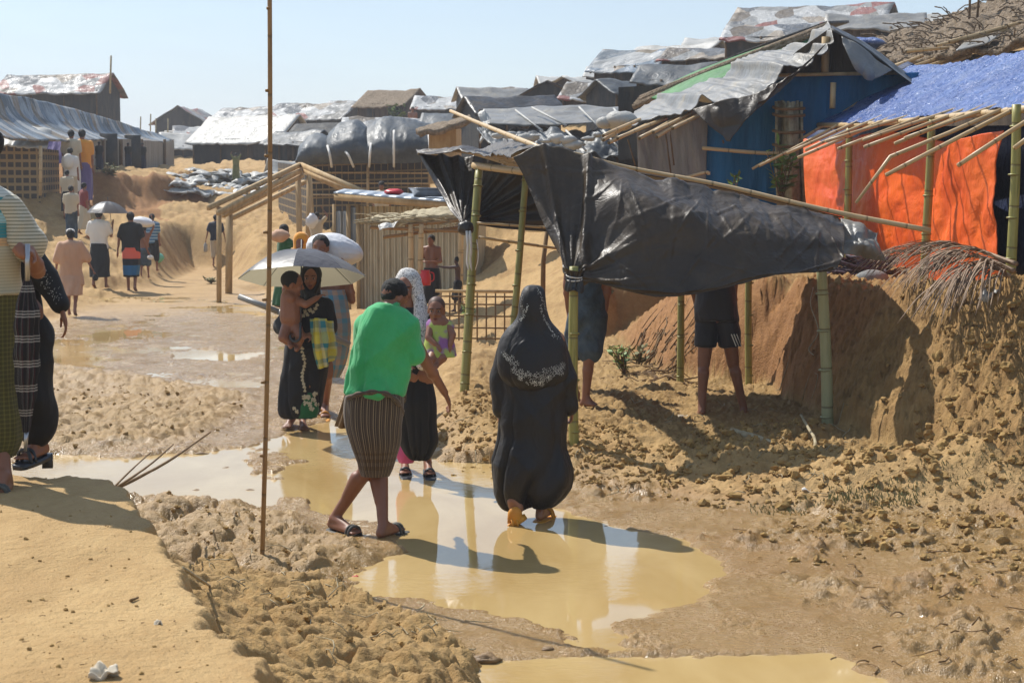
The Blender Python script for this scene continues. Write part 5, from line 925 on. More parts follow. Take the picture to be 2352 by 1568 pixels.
def body(J, s=1.0, hands=('R', 'L'), fine=True, curl=.45, palm=None, bulk=1.0):
    mb = MB(); b = bulk * s; shl, shr, hpl, hpr = J['shL'], J['shR'], J['hipL'], J['hipR']
    mid = (shl + shr) / 2; hp = (hpl + hpr) / 2; lat = nz(shr - shl); 
    mb.cap(shl, shr, .06 * b, .06 * b); mb.cap(hpl, hpr, .095 * b, .095 * b)
    for q in (-1, 1):
        mb.cap(mid + lat * q * .085 * s - nz(mid - hp) * .07 * s, mid * .45 + hp * .55 + lat * q * .06 * s, .092 * b, .08 * b); mb.cap(mid * .45 + hp * .55 + lat * q * .055 * s, hp + lat * q * .06 * s, .08 * b, .1 * b)
    nk = J['neck']; mb.cap(mid, nk, .07 * b, .048 * b); mb.cap(nk, J['head'] - nz(J['head'] - nk) * .02 * s, .05 * b, .048 * b)
    for q in (-1, 1): mb.cap(mid + lat * q * .05 * s + (nk - mid) * .35, mid + lat * q * .14 * s, .05 * b, .055 * b)
    headm(mb, J['head'], J['face'], J.get('up', UPV), s, fine)
    for S_ in 'LR':
        mb.cap(J['sh' + S_], J['el' + S_], .05 * b, .038 * b); mb.cap(J['el' + S_], J['wr' + S_], .038 * b, .025 * s)
        fm = J['el' + S_] * .7 + J['wr' + S_] * .3; mb.ell(fm, (.042 * b,) * 3, None, 10, 8)
        if fine and S_ in hands: hand(mb, J['wr' + S_], J['ha' + S_] - J['wr' + S_], (palm or {}).get(S_, hp - J['wr' + S_]), s, curl)
        else:
            d = nz(J['ha' + S_] - J['wr' + S_]); mb.cap(J['wr' + S_], J['wr' + S_] + d * .09 * s, .024 * s, .033 * s, 8); mb.cap(J['wr' + S_] + d * .09 * s, J['wr' + S_] + d * .16 * s, .03 * s, .014 * s, 8)
        lg = J.get('leg', 1.0); mb.cap(J['hip' + S_], J['kn' + S_], .088 * b * lg, .054 * b * lg); mb.cap(J['kn' + S_], J['an' + S_], .05 * b * lg, .034 * s)
        k, a = J['kn' + S_], J['an' + S_]; back = J.get('bk' + S_, np.array([0, 0, 0])); mb.cap(k * .82 + a * .18 + back * .02 * s, k * .45 + a * .55 + back * .01 * s, .053 * b * lg, .038 * b * lg)
        foot(mb, a, J['to' + S_], s)
    return mb
def pose(base, yaw=0, h=1.65, stride=.25, lead='R', armR=(.1, 0, -1), armL=(-.1, 0, -1), foreR=None, foreL=None, lean=0, headp=0, sit=False, width=1):
    s = h / 1.65; f = np.array([-math.sin(yaw), math.cos(yaw), 0]); r = np.array([math.cos(yaw), math.sin(yaw), 0]); B = np.asarray(base, float); L = lambda a, b, c: B + (r * a + f * b + UPV * c) * s
    J = {}; le = lambda z: lean * (z - .9)
    for S_, q in (('R', 1), ('L', -1)):
        st = stride / 2 * (1 if S_ == lead else -1)
        J['hip' + S_] = L(.085 * q, 0, .88); J['kn' + S_] = L(.09 * q, st * .55 + .03 + (.04 if st < 0 else 0), .47); J['an' + S_] = L(.09 * q, st - .02, .08 + (.06 if st < -.08 else 0)); J['to' + S_] = L(.1 * q, st + .17, .022); J['bk' + S_] = -f
        J['sh' + S_] = L(.17 * q * width, le(1.36), 1.36); ar = armR if S_ == 'R' else armL; d = nz(r * ar[0] + f * ar[1] + UPV * ar[2]); J['el' + S_] = J['sh' + S_] + d * .28 * s
        fo = foreR if S_ == 'R' else foreL; fo = fo or (ar[0] * .6, ar[1] + .25, ar[2]); d = nz(r * fo[0] + f * fo[1] + UPV * fo[2]); J['wr' + S_] = J['el' + S_] + d * .245 * s; J['ha' + S_] = J['wr' + S_] + d * .1 * s
    J['neck'] = L(0, le(1.45) + .01, 1.445); J['head'] = L(0, le(1.55) + .03 + headp * .05, 1.545); J['face'] = nz(f - UPV * headp); J['f'] = f; J['r'] = r; J['s'] = s; J['B'] = B; return J
def hair(parent, J, s=1, long=False):
    f = J['face']; r = nz(np.cross(f, UPV)); up = nz(np.cross(r, f)); Mx = np.stack([r, f, up], 1); c = J['head']
    mb = MB(); mb.ell(c + up * .034 * s - f * .022 * s, (.081 * s, .093 * s, .086 * s), Mx, 28, 20, fn=lambda R: R * (1 + .05 * fbm(R[..., 0] * 7, R[..., 1] * 7 + R[..., 2] * 5, 3, 3))[..., None]); mb.ell(c - up * .018 * s - f * .045 * s, (.064 * s, .045 * s, .045 * s), Mx, 16, 10)
    return mb.build('hair', MT['hair'], parent)
def ringsb(J, zs, s, f=None):
    """rings around the standing figure: zs = (height, half width, half depth[, forward offset])"""
    yaw = math.atan2(J['r'][1], J['r'][0]); B = J['B']; out = []
    for q in zs: z, a, b = q[:3]; o = q[3] if len(q) > 3 else 0; out.append((B + UPV * z * s + J['f'] * o * s, a * s, b * s, yaw))
    return out
def shirt(parent, J, mat, bot=.82, vox=.02, sleeve=.7, name='shirt', w=1.0, fold=.012, belly=0):
    s = J['s']; mb = MB(); le = lambda z: J.get('lean', 0) * (z - .9)
    loft(mb, ringsb(J, [(1.45, .055, .06, le(1.45)), (1.42, .13 * w, .08, le(1.42)), (1.36, .2 * w, .115, le(1.36)), (1.2, .19 * w, .13, le(1.2)), (1.0, .175 * w, .13 + belly, le(1)), (bot, .185 * w, .135)], s), 24, 32)
    for S_ in 'LR': e = J['sh' + S_] + (J['el' + S_] - J['sh' + S_]) * sleeve; mb.cap(J['sh' + S_], e, .068 * s, .066 * s)
    if sleeve >= 1:
        for S_ in 'LR': mb.cap(J['el' + S_], J['wr' + S_], .06 * s, .045 * s)
    return garment(name, mb, mat, parent, vox, 3, fold * s, 9, int(J['B'][0] * 7) % 50)
def skirt(parent, J, mat, top=.95, bot=.25, w=.19, wb=.22, name='sarong', fold=(7, .09), sd=1, d=.78):
    s = J['s']; sp = abs(np.dot(J['anR'] - J['anL'], J['f'])) / 2 / s
    mb = MB(); loft(mb, ringsb(J, [(top, w * .9, w * d), (top - .12, w, w * d + .01), ((top + bot) / 2, (w + wb) / 2, w * d + sp * .35), (bot, wb * .9, w * d + sp * .7)], s), 30, 48, fold, sd); return mb.build(name, mat, parent)
def trousers(parent, J, mat, top=.95, bot=.12, name='trousers', r=.11, vox=.02):
    s = J['s']; mb = MB(); loft(mb, ringsb(J, [(top, .16, .115), (.9, .175, .125), (.8, .17, .12)], s), 8, 28)
    for S_ in 'LR':
        h, k, a = J['hip' + S_], J['kn' + S_], J['an' + S_]; mb.cap(h, k, .105 * s, .085 * s if bot < .5 else r * s)
        if bot < .45: mb.cap(k, k + (a - k) * ((.47 - bot) / .39), .085 * s, .07 * s)
    return garment(name, mb, mat, parent, vox, 2, .01, 9, 3)
def sandal(parent, an, toe, s, mat, name='sandal', lift=0, th=.022):
    d = nz([*(toe - an)[:2], 0]); l = np.array([-d[1], d[0], 0]); a = np.array([an[0], an[1], an[2] - .075 * s]) - d * .06 * s; b = np.array([toe[0], toe[1], toe[2] - .028 * s]) + d * .025 * s
    mb = MB(); n = 14; g = []
    for t in np.linspace(0, 1, n):
        c = a + (b - a) * t; w_ = (.034 + .012 * math.sin(t * 3) + .006 * t) * s * (1 if .04 < t < .96 else .6); g.append([c + l * w_ * q for q in np.linspace(-1, 1, 7)])
    mb.sheet(np.array(g) - [0, 0, th * .3], th); sd_ = mb.build(name, mat, parent); ORG[sd_.name] = ORG[parent.name]
    mb = MB(); c = a + (b - a) * .62
    for o in (0, .03): mb.tube(smoothline([c + d * o - l * .047 * s, c + d * o - l * .03 * s + UPV * .05 * s, c + d * o + UPV * .062 * s, c + d * o + l * .03 * s + UPV * .05 * s, c + d * o + l * .047 * s], 12), .009 * s, 6)
    mb.build('strap', mat, sd_); return sd_
def mk(label, J, skin='skin', s=None, fine=False, vox=.022, hands=('R', 'L'), curl=.45, palm=None, group=None, bulk=1.0, it=3, hr=True):
    s = s or J['s']; t = thing('person', label, 'person', J['B'], group); V, F, N = remesh(body(J, s, hands, fine, curl, palm, bulk), vox, it); mkobj('body', V, F, MT[skin], t)
    if hr: hair(t, J, s)
    return t
def at(px, pf, top, Y=None, dz=0):
    q = GT(px, pf) if Y is None else P(px, pf, Y); h = (pf - top) * q[1] / FP; return q, h
# ---- walkers on the path, far left
MT['plaid'] = stripes('plaid shirt', 0, [(0, '#7d2f2c'), (.5, '#9b4a42'), (.8, '#5a2422')], .06)
def far(label, px, pf, top, yaw, top_m, bot_m, Y=None, hh=None, sk='skin', vox=.028, bot=.3, kind='skirt', sleeve=.7, group=None, **k):
    q, h = at(px, pf, top, Y)
    if Y: q[2] = gz(q[0], q[1]); h = P(px, top, Y)[2] - q[2]
    h = hh or h; J = pose(q, yaw, h, **k); t = mk(label, J, sk, vox=vox, group=group)
    if bot_m:
        if kind == 'skirt': skirt(t, J, MT[bot_m], bot=bot)
        else: trousers(t, J, MT[bot_m], bot=bot, name='shorts' if bot > .4 else 'trousers', vox=vox)
    if top_m: shirt(t, J, MT[top_m], vox=vox, sleeve=sleeve, w=1.05)
    return t, J
t, J = far('man in peach tunic and white skullcap walking away up the path', 166, 728, 527, .1, None, 'peach', bot=.42, stride=.5, lead='L', armR=(.45, .1, -1), foreR=(.5, .1, -1), armL=(-.3, 0, -1))
s = J['s']; mb = MB(); loft(mb, ringsb(J, [(1.45, .06, .06), (1.42, .14, .09), (1.36, .21, .13), (1.15, .21, .15), (.9, .2, .16), (.6, .235, .17)], s), 26, 36)
for S_ in 'LR': mb.cap(J['sh' + S_], J['el' + S_], .078 * s, .085 * s)
garment('tunic', mb, MT['peach'], t, .022, 3, .016)
mb = MB(); mb.ell(J['head'] + [0, 0, .07 * s], (.083 * s, .093 * s, .055 * s)); mb.build('cap', MT['white'], t)
mb = MB(); c = J['haL']; mb.tube([c - [0, 0, .2], c - [0, 0, .18], c - [0, 0, .03], c, c + [0, 0, .03]], [.035, .04, .04, .015, .014], 10); tag(mb.build('bottle', MT['tarp_silver']), 'clear water bottle carried by the man in the peach tunic', 'bottle')
mb = MB(); c = J['haR']; mb.ell(c + [0, 0, -.05], (.05, .05, .06)); tag(mb.build('pouch', MT['black']), 'small dark pouch in the right hand of the man in the peach tunic', 'pouch')
t, J = far('man in pale short sleeved shirt and black sarong walking under a grey umbrella', 230, 663, 482, -.05, 'white', 'black', bot=.25, stride=.3, armR=(.25, .2, -.9), foreR=(0, .5, 1), armL=(-.25, 0, -1), foreL=(.2, .6, -.2))
_m = M('umbrella cloth'); _m.out(_m.mix(_m.noise(_m.tc, 3, 3), '#363f4a', '#525c68'), .42, _m.bump(_m.noise(_m.tc, 4, 3, .6, 1), .3, .03)); _tr = _m.nt.nodes.new('ShaderNodeBsdfTranslucent'); _tr.inputs[0].default_value = lin('#d8cba8'); _mx = _m.nt.nodes.new('ShaderNodeMixShader'); _mx.inputs[0].default_value = .25
_m.link(_m.b.outputs[0], _mx.inputs[1]); _m.link(_tr.outputs[0], _mx.inputs[2]); _m.link(_mx.outputs[0], _m.nt.nodes['Material Output'].inputs[0]); MT['umbc'] = _m.m
def canopyM(c, R_, h, n=8, axis=UPV, droop=.0, seg=6, rad=14):
    """umbrella cloth: n panels with scalloped rim"""
    axis = nz(axis); u = nz(np.cross(axis, [0, 1, .1])); v = np.cross(axis, u); g = []
    for i in range(rad + 1):
        t_ = i / rad; row = []
        for k in range(n * seg):
            a = 2 * math.pi * k / (n * seg); fr = (k % seg) / seg; sc = 1 - .07 * math.sin(math.pi * fr) * t_ ** 2; rr = R_ * t_ * sc; z = h * (1 - t_ ** 2.1) - (.0) + .03 * R_ * math.sin(math.pi * fr) * -math.sin(math.pi * t_)
            row.append(c + u * rr * math.cos(a) + v * rr * math.sin(a) + axis * z)
        row.append(row[0]); g.append(row)
    return np.array(g), u, v
def umbrella(label, c, R_, h, axis, mat, low, cat='umbrella', hook=True, handlemat='rubber_black', panel=None):
    axis = nz(axis); t = thing('umbrella', label, cat, low); g, u, v = canopyM(np.asarray(c, float), R_, h, 8, axis); mb = MB(); mb.grid(g if panel is None else np.concatenate([g[:, panel[1]:-1], g[:, :panel[0] + 1]], 1)); mb.build('canopy', mat, t)
    if panel: mb = MB(); mb.grid(g[:, panel[0]:panel[1] + 1]); mb.build('panel', MT['navy'], t, label='dark navy panel of the umbrella')
    mb = MB(); mb.tube([low, c + axis * (h + .09)], .006, 8); mb.build('shaft', MT['rubber_black'], t)
    for k in range(8):
        a = 2 * math.pi * k / 8; e = c + (u * math.cos(a) + v * math.sin(a)) * R_ * .99; m_ = c + (u * math.cos(a) + v * math.sin(a)) * R_ * .5 + axis * (h * .76 - .012); mb = MB(); mb.tube(smoothline([c + axis * (h - .02), m_, e], 8), .003, 5); mb.build('rib', MT['rubber_black'], t)
    if hook:
        mb = MB(); side = nz(np.cross(axis, [0, 1, 0])); q = [low + axis * .12] + [low - axis * .0] + [low + side * .045 * (1 - math.cos(b_)) - axis * .045 * math.sin(b_) for b_ in np.linspace(.2, 3.4, 9)]; mb.tube(smoothline(q, 20), .011, 8); mb.build('handle', MT[handlemat], t)
    return t
hd = J['wrR']; umbrella('grey umbrella held over the man in the pale shirt on the far path', P(247, 489, hd[1]) , .385 * (hd[1] / 35) * 1.12, .24, (0.02, 0, 1), MT['umbc'], np.array([hd[0], hd[1], hd[2] - .1]), hook=False)
t, J = far('man in black tee shirt and coral, black and blue banded sarong walking away', 303, 672, 488, .05, 'black', None, stride=.3, lead='L', armR=(.3, 0, -1), foreR=(.35, .2, -1), armL=(-.25, -.1, -1))
MT['banded'] = M('banded sarong').m; mm = M('banded sarong cloth'); zz_ = mm.sep(mm.attr('puv'))[1]; MT['banded'] = mm.out(mm.ramp(mm.math('MULTIPLY', zz_, -1.6), [(0, '#d9604a'), (.36, '#0f0f14'), (.58, '#1f5f8a'), (.9, '#0f0f14')], 'CONSTANT'), .85)
skirt(t, J, MT['banded'], top=.93, bot=.33, w=.185, wb=.17)
mb = MB(); c = J['haR']; mb.ell(c + [.02, 0, -.05], (.07, .05, .05)); tag(mb.build('white_bag', MT['white']), 'small white bag in the hand of the man in the black tee shirt', 'bag')
t, J = far('bare backed boy in teal shorts carrying a white sack on his head', 333, 640, 518, .0, None, 'jeans', kind='t', bot=.5, stride=.2, armR=(.5, 0, .9), foreR=(-.2, 0, 1), armL=(-.3, 0, -1), vox=.024)
mb = MB(); c = J['head'] + [-.02, 0, .15]; mb.ell(c, (.26, .2, .12), np.array([[.95, 0, .2], [0, 1, 0], [-.2, 0, .95]]), 30, 20, fn=lambda R: R * (1 + .1 * fbm(R[..., 0] * 2, R[..., 1] * 2 + R[..., 2] * 3, 3, 3))[..., None]); tag(mb.build('sack', MT['pale_sack']), 'white sack on the head of the bare backed boy on the far path', 'sack')
t, J = far('boy in blue striped shirt and dark trousers beside the sack carrier', 351, 624, 492, -.1, None, 'black', kind='t', bot=.35, stride=.25, vox=.024)
MT['bluestripe'] = stripes('blue striped cloth', 1, [(0, '#3c6f93'), (.55, '#9cb4c4')], .07); shirt(t, J, MT['bluestripe'], vox=.024)
mb = MB(); mb.ell(GT(361, 602) + [0, 0, .1], (.16, .12, .13), fn=lambda R: R * (1 + .15 * fbm(R[..., 0] * 2, R[..., 2] * 3, 3, 3))[..., None]); tag(mb.build('plastic_bag', plain('mint bag', '#5fae90', '#7cc4a8', 5, .4)), 'mint green plastic bag on the path by the striped boy', 'bag')
t, J = far('man in navy shirt and grey trousers standing behind the timber frame post', 497, 612, 494, .2, 'navy', 'offwhite', kind='t', bot=.3, stride=.2, armL=(-.35, 0, -1), armR=(.3, 0, -1))
mb = MB(); c = J['haL']; mb.tube([c - [0, 0, .25], c - [0, 0, .22], c - [0, 0, .05], c - [0, 0, .02], c], [.04, .05, .05, .018, .017], 10); tag(mb.build('bottle', MT['tarp_silver']), 'clear bottle in the hand of the man in the navy shirt', 'bottle')
# ---- line of people climbing the left slope
far('person in grey shirt and blue trousers, lowest on the left slope', 165, 545, 427, .1, 'offwhite', 'jeans', Y=40, kind='t', bot=.1, stride=.2)
far('person in red shirt looking sideways on the left slope', 194, 530, 420, -.9, 'redcloth', 'offwhite', Y=41, bot=.2)
far('person in cream shirt climbing above the grey shirted one', 156, 500, 391, 0, 'offwhite', 'black', Y=43, bot=.3)
t, J = far('climber with white backpack and khaki trousers on the left slope', 163, 440, 340, .1, 'white', 'offwhite', Y=44.5, kind='t', bot=.1, stride=.3)
mb = MB(); mb.ell(J['B'] + [0, -.2, 1.15], (.15, .1, .2)); mb.build('backpack', MT['white'], t)
far('person in tan shirt near the top of the left slope', 165, 402, 299, 0, 'offwhite', 'white', Y=46, bot=.2)
far('person in orange shirt and purple sarong at the top of the left slope', 190, 396, 298, .1, 'orangecloth', 'purple', Y=46.5, bot=.15)
for x, yf, yt, lb in ((229, 392, 325, 'dark clad person leaning by the first doorway of the long hut'), (295, 391, 328, 'dark clad person between the posts of the long hut'), (328, 392, 328, 'dark clad person nearest the right end of the long hut')): far(lb, x, yf, yt, math.pi, 'black', 'navy', Y={229: 51, 295: 56.5, 328: 59}[x], bot=.15, sk='skin_dark')
far('person in olive clothes with raised arms on the debris slope', 543, 445, 388, .3, 'leaf_dark', 'leaf_dark', Y=56, hh=.95, bot=.1, armR=(.4, 0, .8), foreR=(-.5, 0, .6), armL=(-.4, 0, .8), foreL=(.5, 0, .6))
far('bare chested person in the doorway of the thatched skyline hut', 948, 287, 246, math.pi, None, 'redcloth', Y=80, bot=.5)
t, J = far('person in green bending with a pale bundle on the yellow slope', 652, 585, 516, -1.2, 'green_dark', 'green_dark', Y=30, bot=.1, armL=(-.2, .9, -.5), armR=(.2, .9, -.5))
mb = MB(); mb.ell(P(641, 542, 29.7), (.17, .14, .12), fn=lambda R: R * (1 + .25 * fbm(R[..., 0] * 2, R[..., 2] * 3, 3, 3))[..., None]); tag(mb.build('bundle', MT['peach']), 'pale pink bundle held by the person in green on the slope', 'bundle')
t, J = far('person with a white sack over the shoulder behind the frame post', 728, 590, 488, -.4, 'offwhite', 'offwhite', Y=36, bot=.2, armR=(.6, 0, .6), foreR=(-.4, 0, .5))
mb = MB(); mb.ell(P(716, 508, 35.6), (.12, .1, .17), fn=lambda R: R * (1 + .3 * fbm(R[..., 0] * 2, R[..., 2] * 3, 3, 3))[..., None]); tag(mb.build('sack', MT['pale_sack']), 'white sack on the shoulder of the person by the frame post', 'sack')
far('person with only the head showing above the cabin roof', 877, 520, 417, math.pi, 'offwhite', 'black', Y=37, bot=.2)
# ---- bathers by the tin cabin
t, J = far('bare chested bather in dark sarong holding a red jug beside the cabin post', 992, 722, 540, 2.7, None, 'black', Y=25.5, bot=.2, vox=.014, armR=(.25, .1, -1), foreR=(-.6, .7, .0), armL=(-.25, .1, -1), foreL=(.5, .8, 0))
t = thing('jug', 'bright red plastic jug held by the bare chested bather', 'jug', P(977, 655, 24.8)); o = lathe([(.001, 0), (.075, 0), (.085, .06), (.08, .15), (.06, .19), (.07, .22), (.066, .22), (.05, .19), (.001, .02)], P(977, 655, 24.8)); o.build('vessel', MT['red'], t)
mb = MB(); c = P(985, 655, 24.8); mb.tube(smoothline([c + [.02, 0, .19], c + [.07, 0, .17], c + [.07, 0, .08], c + [.02, 0, .05]], 10), .01, 6); mb.build('handle', MT['red'], t)
far('soapy dark child holding both arms out by the lean-to', 1052, 712, 590, 1.5, None, 'black', Y=25, bot=.5, kind='t', sk='skin_dark', vox=.014, armR=(.1, 1, -.1), foreR=(0, 1, .1), armL=(-.1, 1, -.1), foreL=(0, 1, .1))
# ---- woman in orange scarf behind the umbrella
t, J = far('woman in orange headscarf almost hidden behind the umbrella', 696, 860, 538, math.pi - .2, 'orangecloth', 'black', Y=19.6, bot=.1, vox=.014); s = J['s']
mb = MB(); loft(mb, ringsb(J, [(1.68, .02, .02), (1.66, .06, .07), (1.6, .09, .1), (1.5, .095, .1), (1.42, .14, .12), (1.3, .2, .14)], s), 20, 32); garment('headscarf', mb, MT['orangecloth'], t, .014)
# ---------------- people close to the camera ----------------
from mathutils.bvhtree import BVHTree
def JP(Y, d, **k):
    J = {n: P(q[0], q[1], Y + (q[2] if len(q) > 2 else 0)) for n, q in d.items()}; J.update(k)
    for S_ in 'LR': J.setdefault('ha' + S_, J['wr' + S_] + nz(J['wr' + S_] - J['el' + S_]) * .1)
    return J
def feet(J, L, R, z=0.0):
    for S_, q in (('L', L), ('R', R)):
        lift = q[4] if len(q) > 4 else 0; J['an' + S_] = G(q[0], q[1], z) + [0, 0, .08 + lift]; J['to' + S_] = G(q[2], q[3], z) + [0, 0, .026]
def rpx(Y, rows, ratio=.7, yaw=0):
    """rings from photo outline rows (xl, xr, y[, dY, ratio])"""
    out = []
    for q in rows:
        dy = q[3] if len(q) > 3 else 0; rt = q[4] if len(q) > 4 else ratio; c = P((q[0] + q[1]) / 2, q[2], Y + dy); a = (q[1] - q[0]) / 2 / FP * Y; out.append((c, a, a * rt, yaw))
    return out
def bead(objs, pts, r, name, mat, parent, kind=None):
    """small beads fastened where sight lines meet the cloth"""
    tr = []
    for ob in objs:
        org = np.array(ORG[ob.name]); me = ob.data; tr.append((BVHTree.FromPolygons([tuple(np.array(v.co) + org) for v in me.vertices], [tuple(p.vertices) for p in me.polygons])))
    V = []; F = []; n = 0; o8 = np.array([(1, 0, 0), (-1, 0, 0), (0, 1, 0), (0, -1, 0), (0, 0, 1), (0, 0, -1)], float); f8 = [(0, 2, 4), (2, 1, 4), (1, 3, 4), (3, 0, 4), (2, 0, 5), (1, 2, 5), (3, 1, 5), (0, 3, 5)]
    for q in pts:
        d = nz(ray(q[0], q[1])); best = None
        for b in tr:
            h = b.ray_cast(Vector((0, 0, CH)), Vector(d))
            if h[0] is not None and (best is None or h[3] < best[3]): best = h
        if best is None: continue
        rr = q[2] if len(q) > 2 else r; nn = np.array(best[1]); nn = nn if np.dot(nn, d) < 0 else -nn; u = nz(np.cross(nn, [0, 0, 1.0])); v = np.cross(nn, u); Mx = np.stack([u, v, nn * .5], 1)
        V.append(np.array(best[0]) + nn * .0015 + (o8 * rr) @ Mx.T); F += [tuple(i + n for i in f) for f in f8]; n += 6
    o = mkobj(name, np.concatenate(V), F, mat, parent, None, False); 
    if kind: o['kind'] = kind
    return o
rb = random.Random(11)
# ===== man in green shirt =====
Y = 10.55
J = JP(Y, dict(head=(906, 684, .06), neck=(890, 716, -.02), shL=(846, 752, .12), shR=(938, 762, .0), elL=(850, 850, .32), wrL=(880, 905, .42), elR=(982, 838, .10), wrR=(1022, 902, .22), haR=(1037, 935, .28),
    hipL=(836, 935, .05), hipR=(884, 938, .0), knL=(842, 1078, .12), knR=(874, 1085, .18), anL=(778, 1192, -.02), anR=(880, 1208, .05), toL=(846, 1222, .06), toR=(930, 1216, .20)), face=nz([.62, .68, -.62]))
feet(J, (768, 1218, 836, 1238), (880, 1236, 926, 1220)); J['bkL'] = nz([-.9, -.3, 0]); J['bkR'] = nz([-.9, -.3, 0])
q = GT(840, 1240, 0); J['B'] = np.array([J['hipL'][0], Y, 0]); J['s'] = 1
t = mk('man in bright green polo shirt and striped lungi stepping across the puddle', J, 'skin', 1.0, True, .0085, ('R',), .35, {'R': nz([-.7, .1, -.3])}, it=4, hr=False)
c = J['head']; f = J['face']; r = nz(np.cross(f, UPV)); up = nz(np.cross(r, f)); Mx = np.stack([r, f, up], 1)
mb = MB(); mb.ell(c + up * .034 - f * .022, (.079, .087, .08), Mx, 60, 44, fn=lambda R: R * (1 + .05 * fbm(R[..., 0] * 11, R[..., 1] * 11 + R[..., 2] * 9, 3, 3) + .03 * np.abs(fbm(R[..., 0] * 26, R[..., 1] * 26 + R[..., 2] * 22, 2, 4)))[..., None]); mb.ell(c - up * .01 - f * .05, (.062, .042, .045), Mx, 20, 12); mb.build('hair', MT['hair'], t)
mb = MB(); loft(mb, rpx(Y, [(868, 914, 702, 0, .9), (852, 934, 716, 0, .7), (833, 952, 738, 0, .6), (823, 958, 765, 0, .62), (815, 950, 800, 0, .68), (808, 936, 845, 0, .72), (802, 930, 870, 0, .78), (797, 928, 888, 0, .82), (794, 925, 903, 0, .84)]), 40, 56, (5, .05, 1), 4)
mb.cap(P(935, 758, Y), P(951, 806, Y + .02), .082, .078); mb.cap(P(842, 755, Y + .08), P(840, 800, Y + .16), .075, .07); g_ = P(884, 706, Y)
sh_ = garment('shirt', mb, MT['green'], t, .009, 2, .034, 5, 5, vert=.55, vf=(6, .026, P(0, 760, Y)[2], P(0, 900, Y)[2]))
mb = MB(); mb.tube([P(890, 706, Y) + np.array([.062 * math.cos(a) + .01 * math.sin(a), .062 * math.sin(a), .022 * math.cos(a - .4)]) for a in np.linspace(0, 6.2, 24)], .017, 8); mb.build('collar', MT['green'], t)
mb = MB(); mb.tube(smoothline([P(x, y, Y - .14) for x, y in ((900, 812),)] * 1 + [P(936, 806, Y - .05), P(968, 812, Y + .02)], 8), .001, 4) if False else None
MT['lungi'] = stripes('brown striped lungi', 0, [(0, '#4a3a2c'), (.32, '#93805f'), (.44, '#33281f'), (.68, '#7d6a4e'), (.8, '#3a2d22')], .032, extra=(1, [(0, '#ffffff'), (.62, '#ffffff'), (.66, '#e8d8b8'), (.70, '#ffffff'), (.74, '#e8d8b8'), (.78, '#ffffff'), (.82, '#e8d8b8'), (.85, '#ffffff')], .62, 'MULTIPLY' if False else 1.0, 'MULTIPLY'))
def plaid(name, base, bars, pu, pv, cu, cvv):
    m = M(name); s = m.sep(m.attr('puv')); a = m.ramp(m.math('FRACT', m.math('DIVIDE', m.math('ADD', s[0], 40.0), pu)), cu, 'CONSTANT'); b = m.ramp(m.math('FRACT', m.math('DIVIDE', m.math('ADD', s[1], 40.0), pv)), cvv, 'CONSTANT')
    col = m.mix(.5, a, b); return m.out(m.mix(.3, col, m.ramp(m.noise(m.tc, 9, 3), [(.3, '#808080'), (.7, '#ffffff')]), 'MULTIPLY'), .85, m.bump(m.noise(m.mp(m.tc, (1, 1, .4)), 10, 3), .4, .02))
MT['plaid_umb'] = plaid('dark plaid', 0, 0, .034, .11, [(0, '#151113'), (.3, '#6f6a66'), (.36, '#151113'), (.46, '#8a8680'), (.52, '#151113'), (.62, '#5c1f2a'), (.7, '#151113')], [(0, '#121011'), (.42, '#c8c2b8'), (.47, '#141112'), (.53, '#c8c2b8'), (.58, '#141112'), (.64, '#b8b2a8'), (.69, '#121011')])
MT['plaid_yel'] = plaid('yellow and teal check', 0, 0, .15, .17, [(0, '#c9ba3a'), (.33, '#b8b496'), (.6, '#2f7f86'), (.82, '#c9ba3a')], [(0, '#c8bd52'), (.4, '#256f80'), (.68, '#b9b68a'), (.85, '#c9ba3a')])
MT['plaid_blue'] = plaid('faded blue check', 0, 0, .2, .22, [(0, '#5f93a8'), (.3, '#a08a78'), (.55, '#4a8aa8'), (.75, '#b49a86')], [(0, '#8a8a88'), (.4, '#4f8faa'), (.6, '#a88c7a'), (.85, '#7a98a0')])
MT['olive'] = plaid('olive check lungi', 0, 0, .02, .02, [(0, '#4f4a20'), (.7, '#6e682e')], [(0, '#48441c'), (.7, '#6a6430')])
mb = MB(); loft(mb, rpx(Y, [(806, 912, 884, 0, .8), (793, 926, 905, 0, .78), (788, 928, 935, 0, .78), (791, 924, 975, 0, .82), (802, 920, 1015, 0, .85), (815, 910, 1050, .02, .85), (824, 902, 1078, .03, .85), (829, 896, 1092, .04, .85)]), 60, 110, (8, .05, .7), 5); mb.build('lungi', MT['lungi'], t)
mb = MB(); w_ = [(797, 914, -.06), (812, 908, -.13), (835, 903, -.155), (865, 900, -.165), (892, 906, -.15), (912, 922, -.1), (923, 944, -.02), (914, 970, .04)]
pts = smoothline([P(x, y, Y + dy) for x, y, dy in w_], 30); mb.tube(pts, .015 + .004 * np.sin(np.arange(30) * 1.3), 8); mb.build('waist_roll', MT['lungi'], t)
mb = MB(); g = patch([PP((792, 905, Y), (800, 915, Y - .02), (806, 930, Y)), PP((780, 945, Y + .02), (790, 955, Y - .02), (804, 960, Y)), PP((768, 978, Y + .03), (782, 982, Y), (798, 985, Y))], 14, 20); g += norms(g) * (np.sin(np.linspace(0, 9, 14))[None, :, None] * .01); mb.sheet(g, .006); mb.build('cloth_end', MT['redbrown'] if 'redbrown' in MT else MT['stick_brown'], t)
for S_ in 'LR': sandal(t, J['an' + S_], J['to' + S_], 1.12, MT['rubber'], th=.045 if S_ == 'L' else .035)
